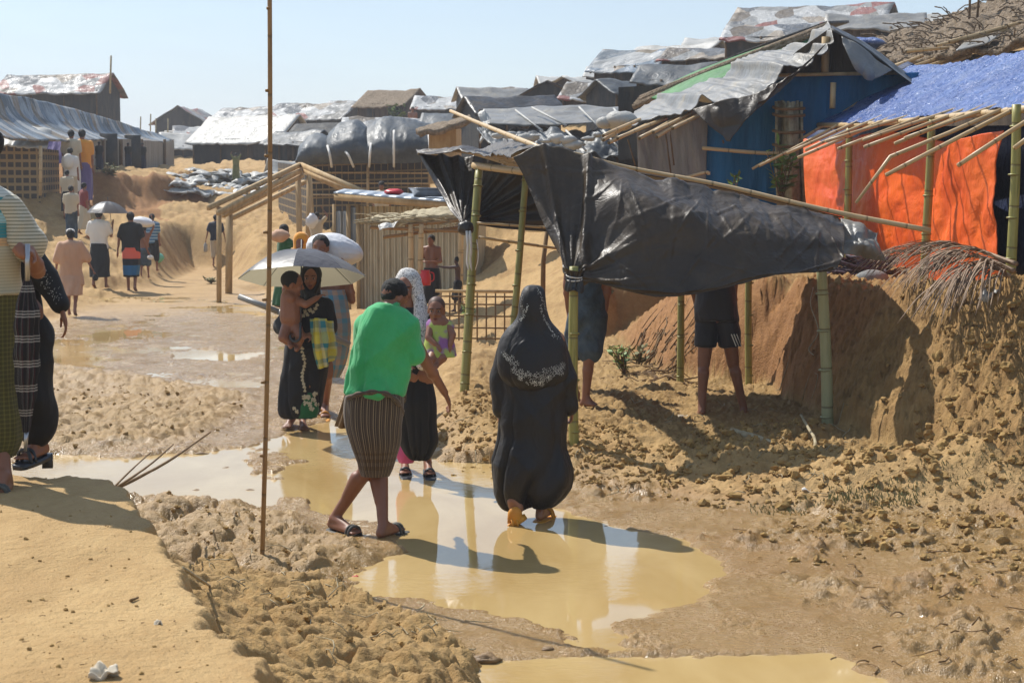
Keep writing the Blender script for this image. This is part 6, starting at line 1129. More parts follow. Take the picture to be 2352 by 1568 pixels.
# ===== woman in black, seen from behind =====
Y = 11.15
J = JP(Y, dict(head=(1222, 702), neck=(1222, 742), shL=(1172, 782), shR=(1278, 782), elL=(1146, 868, .02), elR=(1300, 868, .02), wrL=(1150, 938, .04), wrR=(1312, 930, .04), haR=(1313, 950, .05), haL=(1152, 962, .05),
    hipL=(1192, 930), hipR=(1250, 930), knL=(1190, 1060, .05), knR=(1248, 1055, .15), anL=(1181, 1178, -.06), anR=(1243, 1168, .12), toL=(1177, 1200, .10), toR=(1255, 1180, .28)), face=nz([.05, 1, -.15]))
feet(J, (1183, 1204, 1178, 1212, .07), (1242, 1196, 1262, 1184)); J['toL'] = G(1176, 1208, .0) + [0, .06, .02]; J['B'] = np.array([J['hipL'][0], Y, 0]); J['s'] = .95; J['leg'] = .62; t = mk('woman in long black robe and beaded black shawl walking away through the puddle', J, 'skin_light', .95, True, .01, ('R',), .5, hr=False)
wb_ = t
mb = MB(); loft(mb, rpx(Y, [(1196, 1250, 748, 0, .8), (1168, 1282, 768, 0, .6), (1152, 1296, 800, 0, .6), (1150, 1298, 860, 0, .62), (1154, 1296, 920, 0, .66), (1152, 1296, 960, 0, .7), (1148, 1296, 1000, 0, .72), (1143, 1300, 1040, 0, .75), (1138, 1313, 1085, 0, .75), (1144, 1303, 1118, 0, .75), (1154, 1286, 1142, 0, .72), (1165, 1268, 1155, 0, .7)]), 60, 110, (5, .05, 1.5), 8)
for pts in (((1176, 786), (1148, 868), (1154, 935)), ((1272, 786), (1298, 866), (1304, 928))): a, b_, c_ = [P(x, y, Y + .03) for x, y in pts]; mb.cap(a, b_, .066, .064); mb.cap(b_, c_, .064, .058)
robe = garment('robe', mb, MT['burqa'], t, .011, 3, .03, 4.5, 12, vert=.3, vf=(6, .06, P(0, 900, Y)[2], P(0, 1150, Y)[2]))
mb = MB(); loft(mb, rpx(Y, [(1214, 1230, 655, 0, 1), (1203, 1242, 659, 0, 1.2), (1195, 1250, 674, 0, 1.3), (1192, 1253, 698, 0, 1.35), (1191, 1257, 720, 0, 1.25), (1182, 1266, 740, 0, .95), (1160, 1286, 762, 0, .68), (1147, 1297, 790, -.01, .68), (1143, 1303, 830, -.02, .7), (1150, 1302, 862, -.03, .7), (1172, 1280, 884, -.04, .72), (1196, 1258, 893, -.05, .75)]), 60, 90, (4, .035, 1), 3)
veil = garment('shawl', mb, MT['burqa'], t, .01, 3, .012, 5, 18, vert=.3, vf=(6, .012, P(0, 730, Y)[2], P(0, 890, Y)[2]))
def spray(path, n, w_):
    p = smoothline([(x, y, 0) for x, y in path], 60); out = []
    for k in range(n): i = rb.randint(0, 58); q = p[i] + (p[i + 1] - p[i]) * rb.random(); out.append((q[0] + rb.gauss(0, w_), q[1] + rb.gauss(0, w_)))
    return out
bp = []
for x, y, r_ in [(1160, 815, 5), (1167, 824, 5), (1176, 822, 6), (1185, 835, 7), (1180, 850, 6), (1196, 853, 6), (1203, 862, 6), (1213, 858, 6), (1222, 866, 8), (1236, 862, 8), (1248, 868, 7), (1252, 852, 7), (1268, 850, 8), (1280, 845, 7), (1288, 856, 6), (1292, 838, 6), (1230, 880, 6), (1244, 882, 5), (1262, 866, 6), (1195, 868, 5)]:
    for k in range(16): a = k * math.pi / 8 + rb.random() * .3; rr = r_ * (1 if k % 2 else .55); bp.append((x + rr * math.cos(a), y + rr * math.sin(a), rb.uniform(.0022, .0036)))
bp += [(x, y, .0028) for x, y in spray([(1155, 808), (1172, 830), (1185, 855), (1200, 872)], 60, 2.5) + spray([(1210, 878), (1240, 878), (1270, 860), (1297, 842)], 90, 3)]
bp += [(x, y, .0026) for x, y in spray([(1200, 676), (1198, 700), (1202, 720), (1190, 738), (1170, 750)], 60, 1.6) + spray([(1212, 700), (1208, 718), (1196, 738)], 45, 1.2) + spray([(1236, 664), (1246, 690), (1256, 712), (1270, 738), (1286, 768)], 80, 1.8) + spray([(1242, 698), (1246, 722), (1262, 752), (1276, 770)], 70, 1.4) + spray([(1158, 752), (1176, 748)], 18, 1.5) + spray([(1268, 770), (1286, 776)], 14, 2)]
bead([veil, robe], bp, .003, 'beads', MT['beadm'] if 'beadm' in MT else plain('glass beads', '#d8d8d0', None, rough=.15), t, 'stuff')
for S_ in 'LR':
    an, to = J['an' + S_], J['to' + S_]
    sandal(t, an, to, 1.14, MT['orangerubber'], th=.035)
mb = MB(); a = J['anL'] + [0, -.02, -.05]; mb.ell(a + [-.0, -.015, -.035], (.048, .03, .06)); mb.tube([a + [.01, -.03, -.05], a + [.02, -.05, -.11]], [.012, .004], 6); mb.tube([a + [-.02, -.03, -.05], a + [-.012, -.045, -.125]], [.012, .004], 6); mb.build('muddy_heel', MT['orangerubber'], t)
# ===== woman in white printed headscarf with baby =====
Y = 12.75
J = JP(Y, dict(head=(934, 660, 0), neck=(940, 700, 0), shL=(985, 735, .0), shR=(912, 735, .05), elL=(1008, 800, -.05), wrL=(1018, 752, -.2), haL=(1002, 748, -.25), elR=(905, 810, .0), wrR=(925, 850, -.2), haR=(935, 858, -.22),
    hipL=(978, 860), hipR=(930, 860), knL=(978, 980, -.05), knR=(938, 985, .0), anL=(977, 1078, -.02), anR=(931, 1078, .1), toL=(992, 1092, -.2), toR=(931, 1092, -.12)), face=nz([-.25, -.9, -.25]))
feet(J, (982, 1082, 990, 1102), (930, 1078, 932, 1100)); J['B'] = np.array([J['hipL'][0], Y, 0]); J['s'] = .97; J['leg'] = .62; t = mk('woman in black dress and white printed headscarf carrying a baby towards the camera', J, 'skin', .97, True, .0095, ('L', 'R'), .6, {'L': nz([-.2, .8, -.3]), 'R': nz([.2, .8, .2])}, hr=False)
face(t, J['head'], J['face'], UPV, .97)
mb = MB(); loft(mb, rpx(Y, [(915, 965, 708, 0, .8), (898, 996, 730, 0, .6), (896, 1000, 770, 0, .62), (903, 992, 830, 0, .66), (908, 990, 870, 0, .72), (908, 1000, 920, 0, .75), (912, 1000, 970, 0, .75), (920, 1000, 1010, 0, .75), (930, 992, 1035, 0, .75), (944, 984, 1052, 0, .7)]), 50, 80, (6, .06, 1), 2)
mb.cap(P(985, 735, Y), P(1006, 800, Y - .03), .07, .065); mb.cap(P(1006, 800, Y - .03), P(1018, 765, Y - .16), .06, .05); mb.cap(P(912, 737, Y), P(905, 808, Y), .07, .06); mb.cap(P(905, 808, Y), P(920, 842, Y - .15), .055, .05)
garment('dress', mb, MT['black'], t, .011, 3, .015, 6, 9, vert=.25, vf=(8, .028, P(0, 850, Y)[2], P(0, 1040, Y)[2]))
mb = MB(); loft(mb, rpx(Y, [(912, 950, 950, .05, .8), (910, 955, 1000, .08, .8), (908, 958, 1040, .08, .8), (916, 950, 1062, .08, .8)]), 24, 50, (6, .1, .6), 5); mb.build('underskirt', MT['pink'], t)
mm = M('white printed cotton'); pv = mm.noise(mm.mp(mm.tc, (1, 1, 1)), 34, 2, .5, 2.2); MT['print'] = mm.out(mm.mix(mm.ramp(mm.math('ABSOLUTE', mm.math('SUBTRACT', pv, .5)), [(.0, 1.0), (.022, 1.0), (.034, 0.0)]), '#cfccc8', '#1a1820'), .85, mm.bump(mm.noise(mm.tc, 9, 3), .4, .02))
mb = MB(); hc = J['head']; f = J['face']; r = nz(np.cross(f, UPV)); Mx = np.stack([r, f, np.cross(r, f)], 1)
mb.ell(hc + UPV * .03 - f * .035, (.1, .1, .105), Mx, 24, 18); mb.cap(hc + [.07, .0, .02], P(972, 720, Y - .05), .05, .05); mb.cap(P(965, 690, Y - .04), P(966, 800, Y - .18), .05, .06); mb.cap(P(966, 800, Y - .18), P(972, 835, Y - .2), .06, .05); mb.cap(hc - f * .06, P(945, 730, Y + .1), .09, .1); mb.cap(hc + [-.075, .02, 0], P(914, 700, Y + .0), .03, .03)
garment('headscarf', mb, MT['print'], t, .01, 3, .012, 8, 4)
for S_ in 'LR': sandal(t, J['an' + S_], J['to' + S_], .92, MT['rubber_black'])
mb = MB(); g = patch([PP((922, 850, Y - .26), (935, 852, Y - .27), (948, 846, Y - .25)), PP((918, 880, Y - .24), (928, 890, Y - .26), (938, 878, Y - .25)), PP((922, 920, Y - .22), (926, 926, Y - .24), (932, 912, Y - .22))], 14, 26); g += norms(g) * (fbm(g[..., 0] * 20, g[..., 2] * 16, 2, 3) * .014)[..., None]; mb.sheet(g, .008)
MT['trim'] = plain('gold leaf trim', '#8a7658', '#161214', 40, .7); mb.build('embroidered_trim', MT['trim'], t)
# baby
Y = 12.45
def baby(label, Y, hd, fc, sh, bt, skin, dress, s, arms, legs, hairm=True):
    t = thing('baby', label, 'baby', P(bt[0], bt[1], Y)); mb = MB(); h = P(*hd); f = nz(fc); r = nz(np.cross(f, UPV)); up = nz(np.cross(r, f)); headm(mb, h, f, UPV, s)
    n = P(*sh); b_ = P(*bt); mb.cap(h - up * .05 * s, n, .035 * s, .05 * s); mb.cap(n - r * .05 * s, n + r * .05 * s, .05 * s, .05 * s); mb.cap(n, b_, .085 * s, .1 * s)
    for a in arms: p = [P(*q) for q in a]; mb.cap(p[0], p[1], .04 * s, .033 * s); mb.cap(p[1], p[2], .033 * s, .024 * s); hand(mb, p[2], nz(p[2] - p[1]), nz([.1, .3, -1]), s * .62, .5)
    for a in legs: p = [P(*q) for q in a]; mb.cap(p[0], p[1], .058 * s, .045 * s); mb.cap(p[1], p[2], .043 * s, .03 * s); mb.cap(p[2], p[2] + (p[2] - p[1]) * .1 + np.array([0, -.07 * s, -.01]), .028 * s, .022 * s)
    V, F, N = remesh(mb, .0075, 3); mkobj('body', V, F, MT[skin], t); return t, h, f, r, up, n, b_
t, h, f, r, up, n, b_ = baby('baby with shaved head in a yellow and purple dress held on the arm', Y, (1002, 712, Y), [-.1, -1, -.15], (1008, 742, Y), (1008, 800, Y + .02), 'skin', None, .82, [((1026, 746, Y), (1040, 768, Y - .06), (1034, 792, Y - .08)), ((990, 748, Y - .02), (984, 775, Y - .08), (1000, 790, Y - .12))], [((1000, 805, Y), (990, 825, Y - .12), (978, 840, Y - .08)), ((1018, 805, Y), (1016, 822, Y - .1), (1004, 836, Y - .1))])
face(t, h, f, UPV, .82)
mb = MB(); Mx = np.stack([r, f, up], 1); mb.ell(h + up * .034 * .82 - f * .02, (.064, .076, .07), Mx, 24, 18); mb.build('hair', plain('shaved scalp', '#4a3024', '#57392b', 12, .6), t)
mm = M('yellow purple dress'); sz = mm.sep(mm.tc); MT['babydress'] = mm.out(mm.mix(mm.ramp(mm.noise(mm.tc, 8, 2), [(.46, 0.0), (.56, 1.0)]), '#a3b458', '#8f5f96'), .85)
mb = MB(); loft(mb, [(n + [0, 0, .01], .06, .055, 0), (n - [0, 0, .05], .085, .075, 0), (P(1010, 790, Y), .11, .09, 0), (P(1012, 818, Y - .02), .125, .1, 0)], 24, 44, (6, .07, .8), 2); mb.cap(n + [.05, 0, -.01], P(1030, 752, Y), .045, .042); mb.cap(n - [.05, 0, .01], P(992, 752, Y - .02), .045, .042); garment('dress', mb, MT['babydress'], t, .009, 3, .01, 14, 2)
# ===== woman with umbrella =====
Y = 15.2
J = JP(Y, dict(head=(714, 638, 0), neck=(713, 672, .02), shR=(678, 702, .02), shL=(746, 700, .02), elR=(648, 745, -.05), wrR=(672, 770, -.26), haR=(690, 762, -.3), elL=(752, 752, .0), wrL=(714, 768, -.24), haL=(697, 772, -.3),
    hipR=(694, 800), hipL=(724, 800), knR=(676, 880, -.05), knL=(712, 885, -.1), anR=(668, 972, .12), anL=(694, 982, -.06), toR=(654, 990, -.04), toL=(700, 994, -.22)), face=nz([.02, -1, -.1]))
feet(J, (695, 980, 700, 997), (671, 982, 655, 992, .04)); J['B'] = np.array([J['hipL'][0], Y, 0]); J['s'] = .95; J['leg'] = .62; t = mk('barefoot woman in black dress with white floral trim under an open umbrella', J, 'skin', .95, True, .0095, ('L', 'R'), .8, {'R': nz([.2, .3, -.8]), 'L': nz([-.2, .3, -.8])}, hr=False)
uw = t; face(t, J['head'], J['face'], UPV, .95)
mb = MB(); loft(mb, rpx(Y, [(696, 732, 678, 0, .8), (668, 758, 694, 0, .55), (664, 762, 725, 0, .6), (668, 756, 765, 0, .7), (658, 758, 800, 0, .75), (650, 752, 840, 0, .78), (645, 744, 880, 0, .8), (642, 738, 920, 0, .8), (644, 732, 945, 0, .8), (652, 722, 956, 0, .78)]), 50, 90, (7, .06, .8), 6)
mb.cap(P(676, 703, Y), P(646, 748, Y - .04), .07, .07); mb.cap(P(646, 748, Y - .04), P(664, 762, Y - .2), .075, .055); mb.cap(P(748, 702, Y), P(758, 752, Y), .07, .072); mb.cap(P(758, 752, Y), P(728, 762, Y - .18), .07, .055)
dr = garment('dress', mb, MT['black'], t, .011, 3, .015, 6, 19, vert=.25, vf=(8, .028, P(0, 780, Y)[2], P(0, 950, Y)[2]))
mb = MB(); loft(mb, rpx(Y, [(682, 722, 900, -.08, .8), (678, 732, 935, -.08, .8), (680, 728, 958, -.08, .8)]), 16, 50, (6, .06, .6), 5); sk_ = mb.build('underskirt', MT['green_dark'], t)
mb = MB(); hc = J['head']; f = J['face']; mb.ell(hc + UPV * .028 - f * .035, (.098, .1, .105), None, 24, 18); mb.cap(hc - f * .05 - UPV * .05, P(713, 690, Y + .03), .085, .09); mb.cap(hc + [.072, -.0, -.02], hc + [.03, -.05, -.125], .024, .026); mb.cap(hc + [-.072, -.0, -.02], hc + [-.03, -.05, -.125], .024, .026); mb.cap(hc + [-.03, -.05, -.125], hc + [.03, -.05, -.125], .026, .026); mb.cap(hc + [0, -.02, -.13], P(714, 690, Y - .08), .05, .06)
garment('headscarf', mb, MT['black'], t, .009, 3, .008, 9, 4)
lf = []
def flower(x, y, r_, n=6):
    for k in range(n): a = 2 * math.pi * k / n + rb.random(); lf.append((x + r_ * math.cos(a), y + r_ * math.sin(a), rb.uniform(.009, .014)))
    lf.append((x, y, .01))
for x, y in ((708, 912), (720, 918), (712, 928), (724, 905), (702, 925), (716, 938), (728, 928), (698, 912)): flower(x, y, 4)
for y in range(800, 900, 8): flower(697 + 3 * math.sin(y * .1), y, 2.2, 3)
for x, y in ((676, 742), (684, 745), (678, 752), (686, 756), (679, 762), (686, 764), (700, 715), (706, 722), (712, 712), (718, 716), (724, 708), (728, 700), (697, 725), (676, 938), (682, 945)): flower(x, y, 2.6, 4)
bead([dr, sk_], lf, .008, 'floral_trim', plain('cream leaf print', '#b8ae92', None), t, 'stuff')
# child on the arm
Ys = Y - .22
t, h, f, r, up, n, b_ = baby('bare backed small child clinging to the woman under the umbrella', Ys, (672, 652, Ys), [.95, .25, -.2], (666, 684, Ys), (668, 728, Ys), 'skin', None, 1.0, [((680, 688, Ys), (702, 700, Ys - .08), (728, 684, Ys - .02)), ((655, 690, Ys + .1), (660, 712, Ys + .2), (690, 712, Ys + .15))], [((662, 745, Ys), (650, 775, Ys - .1), (668, 790, Ys - .08)), ((676, 745, Ys), (690, 772, Ys - .08), (684, 796, Ys - .06))])
mb = MB(); Mx = np.stack([r, f, up], 1); mb.ell(h + up * .03 - f * .024, (.08, .088, .084), Mx, 24, 18, fn=lambda R: R * (1 + .05 * fbm(R[..., 0] * 7, R[..., 1] * 7 + R[..., 2] * 5, 3, 3))[..., None]); mb.build('hair', MT['hair'], t)
# umbrella
mm = M('grey umbrella cloth'); MT['umb'] = mm.out(mm.mix(mm.noise(mm.tc, 3, 3), '#4a4f55', '#6a6f74'), .38, mm.bump(mm.noise(mm.tc, 4, 3, .6, 1), .25, .03), Transmission_Weight=0.0)
Yu = Y - .3; umbrella('open grey umbrella with dark edge panel held above the woman and child', P(693, 637, Yu + .12), .565, .25, (-.02, .23, 1), MT['umbc'], P(690, 772, Yu - .05), handlemat='rubber_black', panel=(12, 18))
# checked yellow cloth over her arm
t = thing('checked_cloth', 'yellow and teal checked cloth hanging from the arm of the woman with the umbrella', 'cloth', P(738, 840, Y - .3))
mb = MB(); g = patch([PP((710, 732, Y - .24), (735, 730, Y - .28), (762, 738, Y - .18)), PP((714, 780, Y - .28), (740, 780, Y - .32), (768, 776, Y - .2)), PP((722, 815, Y - .27), (744, 812, Y - .3), (770, 808, Y - .2)), PP((730, 848, Y - .25), (748, 842, Y - .28), (766, 826, Y - .2))], 60, 60); U, V = np.meshgrid(np.linspace(0, 1, 60), np.linspace(0, 1, 60)); g += norms(g) * (np.sin(U * 16 + V * 1.5) * .014 + fbm(U * 6, V * 3, 2, 4) * .02)[..., None]; mb.sheet(g, .006, np.stack([U * .26, V * .46], -1)); mb.build('fabric', MT['plaid_yel'], t)
# ===== man with sack behind her =====
Y = 16.0
J = JP(Y, dict(head=(736, 568, 0), neck=(744, 600, .0), shR=(712, 640, .0), shL=(785, 640, .05), elR=(702, 700, .0), wrR=(715, 745, -.1), elL=(808, 690, .05), wrL=(802, 630, .0), haL=(790, 605, 0),
    hipR=(738, 760), hipL=(772, 760), knR=(737, 862, .02), knL=(752, 862, -.05), anR=(737, 946, .1), anL=(745, 944, -.1), toR=(734, 964, .0), toL=(744, 968, -.26)), face=nz([-.1, -1, -.1]))
J['B'] = np.array([J['hipL'][0], Y, 0]); J['s'] = 1; feet(J, (748, 948, 746, 968), (737, 946, 734, 962)); t = mk('man in faded blue checked sarong with a white sack on his shoulders behind the umbrella', J, 'skin', 1.0, True, .012, (), .5)
mb = MB(); loft(mb, rpx(Y, [(716, 792, 665, 0, .7), (720, 800, 700, 0, .7), (726, 806, 750, 0, .75), (732, 802, 800, 0, .75), (738, 792, 840, 0, .75), (744, 780, 866, 0, .75)]), 40, 70, (7, .07, .8), 6); mb.build('sarong', MT['plaid_blue'], t)
for S_ in 'LR': sandal(t, J['an' + S_], J['to' + S_], 1.0, MT['orangerubber'], th=.035)
mb = MB(); c = P(768, 573, Y + .24); Mx = np.array([[.97, 0, .2], [0, 1, 0], [-.22, 0, .96]]); mb.ell(c, (.27, .2, .155), Mx, 60, 40, fn=lambda R: R * (1 + .08 * fbm(R[..., 0] * 2, R[..., 1] * 2 + R[..., 2] * 2, 3, 3) - .04 * np.abs(fbm(np.arctan2(R[..., 1], R[..., 2]) * 3, R[..., 0] * 1.2, 2, 4)) * (np.abs(R[..., 0]) > .4))[..., None]); tag(mb.build('sack', MT['pale_sack']), 'large white sack on the shoulders of the man behind the umbrella', 'sack')
mb = MB(); mb.tube([P(549, 681, 15.85), P(640, 716, 15.75)], .028, 14); mb.tube([P(640, 716, 15.75), P(804, 792, 15.75)], .028, 14); tag(mb.build('pipe', MT['pvc']), 'long grey plastic pipe carried across behind the woman with the umbrella', 'pipe')
# ===== man in jeans shorts behind the sheet =====
Y = 15.0
J = JP(Y, dict(head=(1352, 525, .0), neck=(1350, 560), shR=(1312, 590), shL=(1388, 590), elR=(1302, 655, -.02), wrR=(1306, 715, .05), elL=(1396, 655), wrL=(1390, 715), hipR=(1334, 720), hipL=(1366, 720), knR=(1310, 835, .3), knL=(1352, 832, -.02), anR=(1322, 905, .5), anL=(1345, 916, 0), toR=(1330, 925, .45), toL=(1372, 930, -.08)), face=nz([.3, -1, -.1]))
J['B'] = np.array([J['hipL'][0], Y, 0]); J['s'] = 1; t = mk('barelegged man in faded denim shorts standing behind the front shelter post', J, 'skin', 1.0, True, .0115, ('R', 'L'), .5)
mb = MB(); loft(mb, rpx(Y, [(1318, 1382, 625, 0, .8), (1312, 1388, 690, 0, .8), (1312, 1387, 740, 0, .8)]), 12, 40); mb.cap(P(1335, 730, Y), P(1322, 800, Y + .15), .12, .11); mb.cap(P(1364, 730, Y), P(1355, 805, Y), .12, .105); garment('shorts', mb, MT['jeans'], t, .013, 2, .018, 9, 3)
# ===== man in dark sports shorts =====
Y = 14.6
J = JP(Y, dict(head=(1640, 510, .0), neck=(1642, 545), shR=(1690, 580), shL=(1600, 580), elR=(1684, 668, .0), wrR=(1684, 735, -.04), haR=(1686, 762, -.05), elL=(1590, 650, .1), wrL=(1600, 700, .15), hipR=(1668, 718), hipL=(1628, 718), knR=(1684, 835, .08), knL=(1616, 838, 0), anR=(1708, 938, .1), anL=(1612, 934, -.05), toR=(1712, 945, .28), toL=(1610, 948, .15)), face=nz([-.2, 1, -.1]))
J['B'] = np.array([J['hipL'][0], Y, 0]); J['s'] = 1; J['bkL'] = J['bkR'] = np.array([0, -1., 0]); t = mk('barelegged man in dark sports shorts with white side stripes standing under the sheet', J, 'skin', 1.0, True, .0115, ('R',), .6, {'R': nz([-.6, .3, 0])})
mb = MB(); loft(mb, rpx(Y, [(1603, 1685, 650, 0, .8), (1597, 1692, 700, 0, .8), (1596, 1696, 735, 0, .8)]), 12, 40)
loft(mb, rpx(Y, [(1602, 1648, 720, 0, .9), (1597, 1646, 760, 0, .9), (1594, 1645, 794, 0, .95)]), 12, 36); loft(mb, rpx(Y, [(1646, 1690, 720, 0, .9), (1648, 1698, 760, 0, .9), (1650, 1705, 796, .02, .95)]), 12, 36); so = garment('shorts', mb, MT['shorts'], t, .012, 2, .014, 9, 3)
for k in range(3): bead([so], [(1680 + k * 6 + j * .35 + (794 - 765) * 0, 768 + j * .9, .0055) for j in range(30)], .005, 'stripe', MT['white'], t, 'stuff')
# ===== man and woman at the left edge =====
Y = 7.75
J = JP(Y, dict(head=(-52, 345, .0), neck=(-50, 405), shR=(22, 482, .0), shL=(-130, 470, .1), elR=(78, 590, .08), wrR=(62, 565, -.12), haR=(60, 590, -.16), elL=(-150, 600), wrL=(-140, 690), hipR=(-20, 720), hipL=(-85, 720), knR=(-15, 920, -.02), knL=(-80, 900, .1), anR=(10, 1092, -.14), anL=(-90, 1070, .3), toR=(-8, 1142, -.26), toL=(-60, 1100, .4)), face=nz([-.8, -.4, 0]))
J['elR'] = P(86, 622, Y + .0); J['wrR'] = P(68, 575, Y - .14); J['haR'] = P(60, 572, Y - .2); J['B'] = np.array([J['hipR'][0], Y, .8]); J['s'] = 1.03
t = mk('man in striped teal and cream polo shirt and olive lungi at the left edge', J, 'skin', 1.03, True, .0085, ('R',), 1.2, {'R': nz([-.5, .1, -.6])}, it=4)
MT['sleeve'] = stripes('fine striped sleeve cloth', 1, [(0, '#c9c2ac'), (.6, '#8d8a74')], .016)
mm = M('striped polo cloth'); sz = mm.sep(mm.attr('puv')); zb_ = mm.math('SUBTRACT', sz[1], P(0, 500, Y)[2] - .0)
MT['polo'] = mm.out(mm.mix(mm.ramp(mm.math('FRACT', mm.math('DIVIDE', sz[1], .014)), [(0, 0.0), (.6, .35)], 'CONSTANT'), mm.ramp(mm.math('ADD', zb_, .5), [(0, '#b3a98c'), (.365, '#b3a98c'), (.375, '#c49a6a'), (.41, '#2b8189'), (.475, '#8fb4b4'), (.52, '#2b8189'), (.59, '#c8c8bc'), (.66, '#6f9ab8')], 'CONSTANT'), '#7d7a66'), .85, mm.bump(mm.noise(mm.mp(mm.tc, (1, 1, .4)), 9, 4), .4, .03), Sheen_Weight=.2)
mb = MB(); loft(mb, rpx(Y, [(-95, -18, 418, 0, .8), (-125, 8, 436, 0, .6), (-150, 32, 462, 0, .6), (-155, 40, 510, 0, .6), (-152, 42, 600, 0, .65), (-150, 52, 660, 0, .68), (-150, 58, 674, 0, .7)]), 40, 60, (5, .04, 1), 4); mb.cap(P(-130, 480, Y + .1), P(-145, 560, Y + .1), .08, .08)
garment('shirt', mb, MT['polo'], t, .01, 3, .02, 7, 5)
mb = MB(); mb.cap(P(16, 480, Y), P(50, 535, Y + .0), .078, .08); mb.cap(P(50, 535, Y), P(62, 556, Y), .08, .085); garment('sleeve', mb, MT['sleeve'], t, .009, 2, .016, 8, 6)
mb = MB(); loft(mb, rpx(Y, [(-150, 44, 662, 0, .75), (-155, 44, 740, 0, .75), (-155, 44, 820, -.02, .75), (-150, 45, 900, -.04, .78), (-150, 50, 960, -.05, .8), (-140, 48, 1010, -.05, .8), (-130, 34, 1048, -.05, .8)]), 60, 90, (6, .06, .8), 7); mb.build('lungi', MT['olive'], t)
sandal(t, J['anR'], J['toR'], 1.05, MT['rubber'], th=.03)
# folded umbrella in his fist
t = thing('umbrella', 'folded dark plaid umbrella with silver shaft held by the man at the left edge', 'umbrella', P(58, 1035, Y - .2))
mb = MB(); mb.tube([P(63, 560, Y - .24), P(63, 645, Y - .24)], .011, 10); mb.build('shaft', MT['steel'], t); mb = MB(); mb.tube([P(61, 985, Y - .22), P(58, 1036, Y - .22)], [.011, .007], 10); mb.build('tip', MT['steel'], t)
mb = MB(); rr = [.014, .03, .046, .05, .05, .052, .048, .042, .034, .022, .013]; ys_ = np.linspace(640, 992, 11); th = np.linspace(0, 2 * math.pi, 49)[:-1]; A = smoothline([(*P(63 - .3 * k, y, Y - .23), r_) for k, (y, r_) in enumerate(zip(ys_, rr))], 70)
g = np.array([[a[:3] + np.array([math.cos(q), math.sin(q), 0]) * a[3] * (1 + .16 * math.sin(8 * q + i * .09) + .06 * math.sin(i * .5 + q)) for q in th] for i, a in enumerate(A)]); U = np.array([[(q * .06, a[2]) for q in th] for a in A]); mb.grid(g, U, closeu=True, flip=True); mb.build('canopy', MT['plaid_umb'], t)
# woman beside him
Y = 8.25
J = JP(Y, dict(head=(-62, 412, .05), neck=(-40, 460), shR=(40, 535, -.02), shL=(-80, 530, .1), elR=(105, 640, -.02), wrR=(140, 705, -.06), haR=(152, 745, -.08), elL=(-100, 620), wrL=(-100, 700), hipR=(52, 720), hipL=(10, 720), knR=(72, 870, -.02), knL=(10, 880, .15), anR=(90, 1012, .0), anL=(-20, 1030, .3), toR=(46, 1056, -.12), toL=(-60, 1050, .2)), face=nz([-.9, -.3, 0]))
J['B'] = np.array([J['hipR'][0], Y, .8]); J['s'] = .98; J['leg'] = .62; t = mk('woman in black with sequined sleeve and heeled sandals partly behind the left man', J, 'skin', .98, True, .0085, ('R',), .3, {'R': nz([-.8, -.2, 0])}, it=4)
mb = MB(); loft(mb, rpx(Y, [(-75, -5, 465, 0, .8), (-100, 40, 500, 0, .6), (-90, 58, 550, 0, .6), (-60, 74, 620, 0, .65), (-45, 92, 700, 0, .7), (-40, 102, 770, 0, .7), (-30, 98, 800, 0, .7)]), 40, 60, (5, .04, 1), 4); mb.cap(P(38, 535, Y), P(104, 642, Y - .02), .062, .054); mb.cap(P(104, 642, Y - .02), P(136, 696, Y - .055), .054, .046)
tn = garment('tunic', mb, MT['black'], t, .01, 3, .02, 6, 5)
mb = MB(); mb.cap(P(60, 760, Y), P(74, 880, Y - .02), .12, .095); mb.cap(P(74, 880, Y - .02), P(86, 978, Y), .095, .08); mb.cap(P(12, 760, Y + .05), P(10, 880, Y + .15), .12, .09); mb.cap(P(10, 880, Y + .15), P(-10, 985, Y + .25), .09, .08); garment('trousers', mb, MT['black'], t, .012, 3, .03, 6, 8)
bead([tn], [(x, y, .0018) for x, y in spray([(88, 610), (112, 655), (132, 690)], 70, 6)], .002, 'sequins', MT['white'], t, 'stuff')
d = nz([*(J['toR'] - J['anR'])[:2], 0]); sandal(t, J['anR'], J['toR'], .98, MT['rubber_black'], 'heeled_sandal', th=.025)
mb = MB(); a = J['anR'] - d * .055; mb.box(a + [0, 0, -.105], (.05, .05, .07), 0.2); mb.build('heel', MT['rubber_black'], t)
# ---------------- small things on the ground ----------------
rs5 = random.Random(23)
def stick(label, pts, r, mat='stick', cat='stick', lift=.01, group=None, seg=7, ground=True, name='stick'):
    q = []
    for p in pts:
        if len(p) == 3: q.append(P(*p))
        else: g_ = GT(*p); q.append(g_ + [0, 0, lift])
    q = smoothline(q, 16); mb = MB(); mb.tube(q, np.linspace(r, r * .55, 16), seg, jit=.12); return tag(mb.build(name, MT[mat]), label, cat, group)
stick('long curved pale branch leaning on the rubble slope', [(1808, 1158), (1835, 1100, 12.1), (1868, 1040, 12.6), (1872, 1010, 12.9), (1858, 985, 13.2), (1840, 952, 13.5)], .018, name='branch')
stick('straight thin grey stick standing behind the curved branch', [(1852, 1075, 12.6), (1862, 1030, 13.1), (1868, 1000, 13.4)], .011)
t = thing('log', 'short pale cut log half dark with mud lying in the shade', 'log', GT(1735, 1018)); mb = MB(); a, b = GT(1682, 1000) + [0, 0, .03], GT(1782, 1034) + [0, 0, .03]; mb.tube(smoothline([a, (a + b) / 2 + [0, 0, .01], b], 12), .032, 10, jit=.06); mb.build('wood', MT['stick'], t)
stick('thin straight twig lying across the dark rubble', [(1672, 1070), (1760, 1040), (1840, 1015)], .004)
stick('forked dry twig on the rubble below the slope', [(1930, 1085), (1950, 1058), (1970, 1035)], .006)
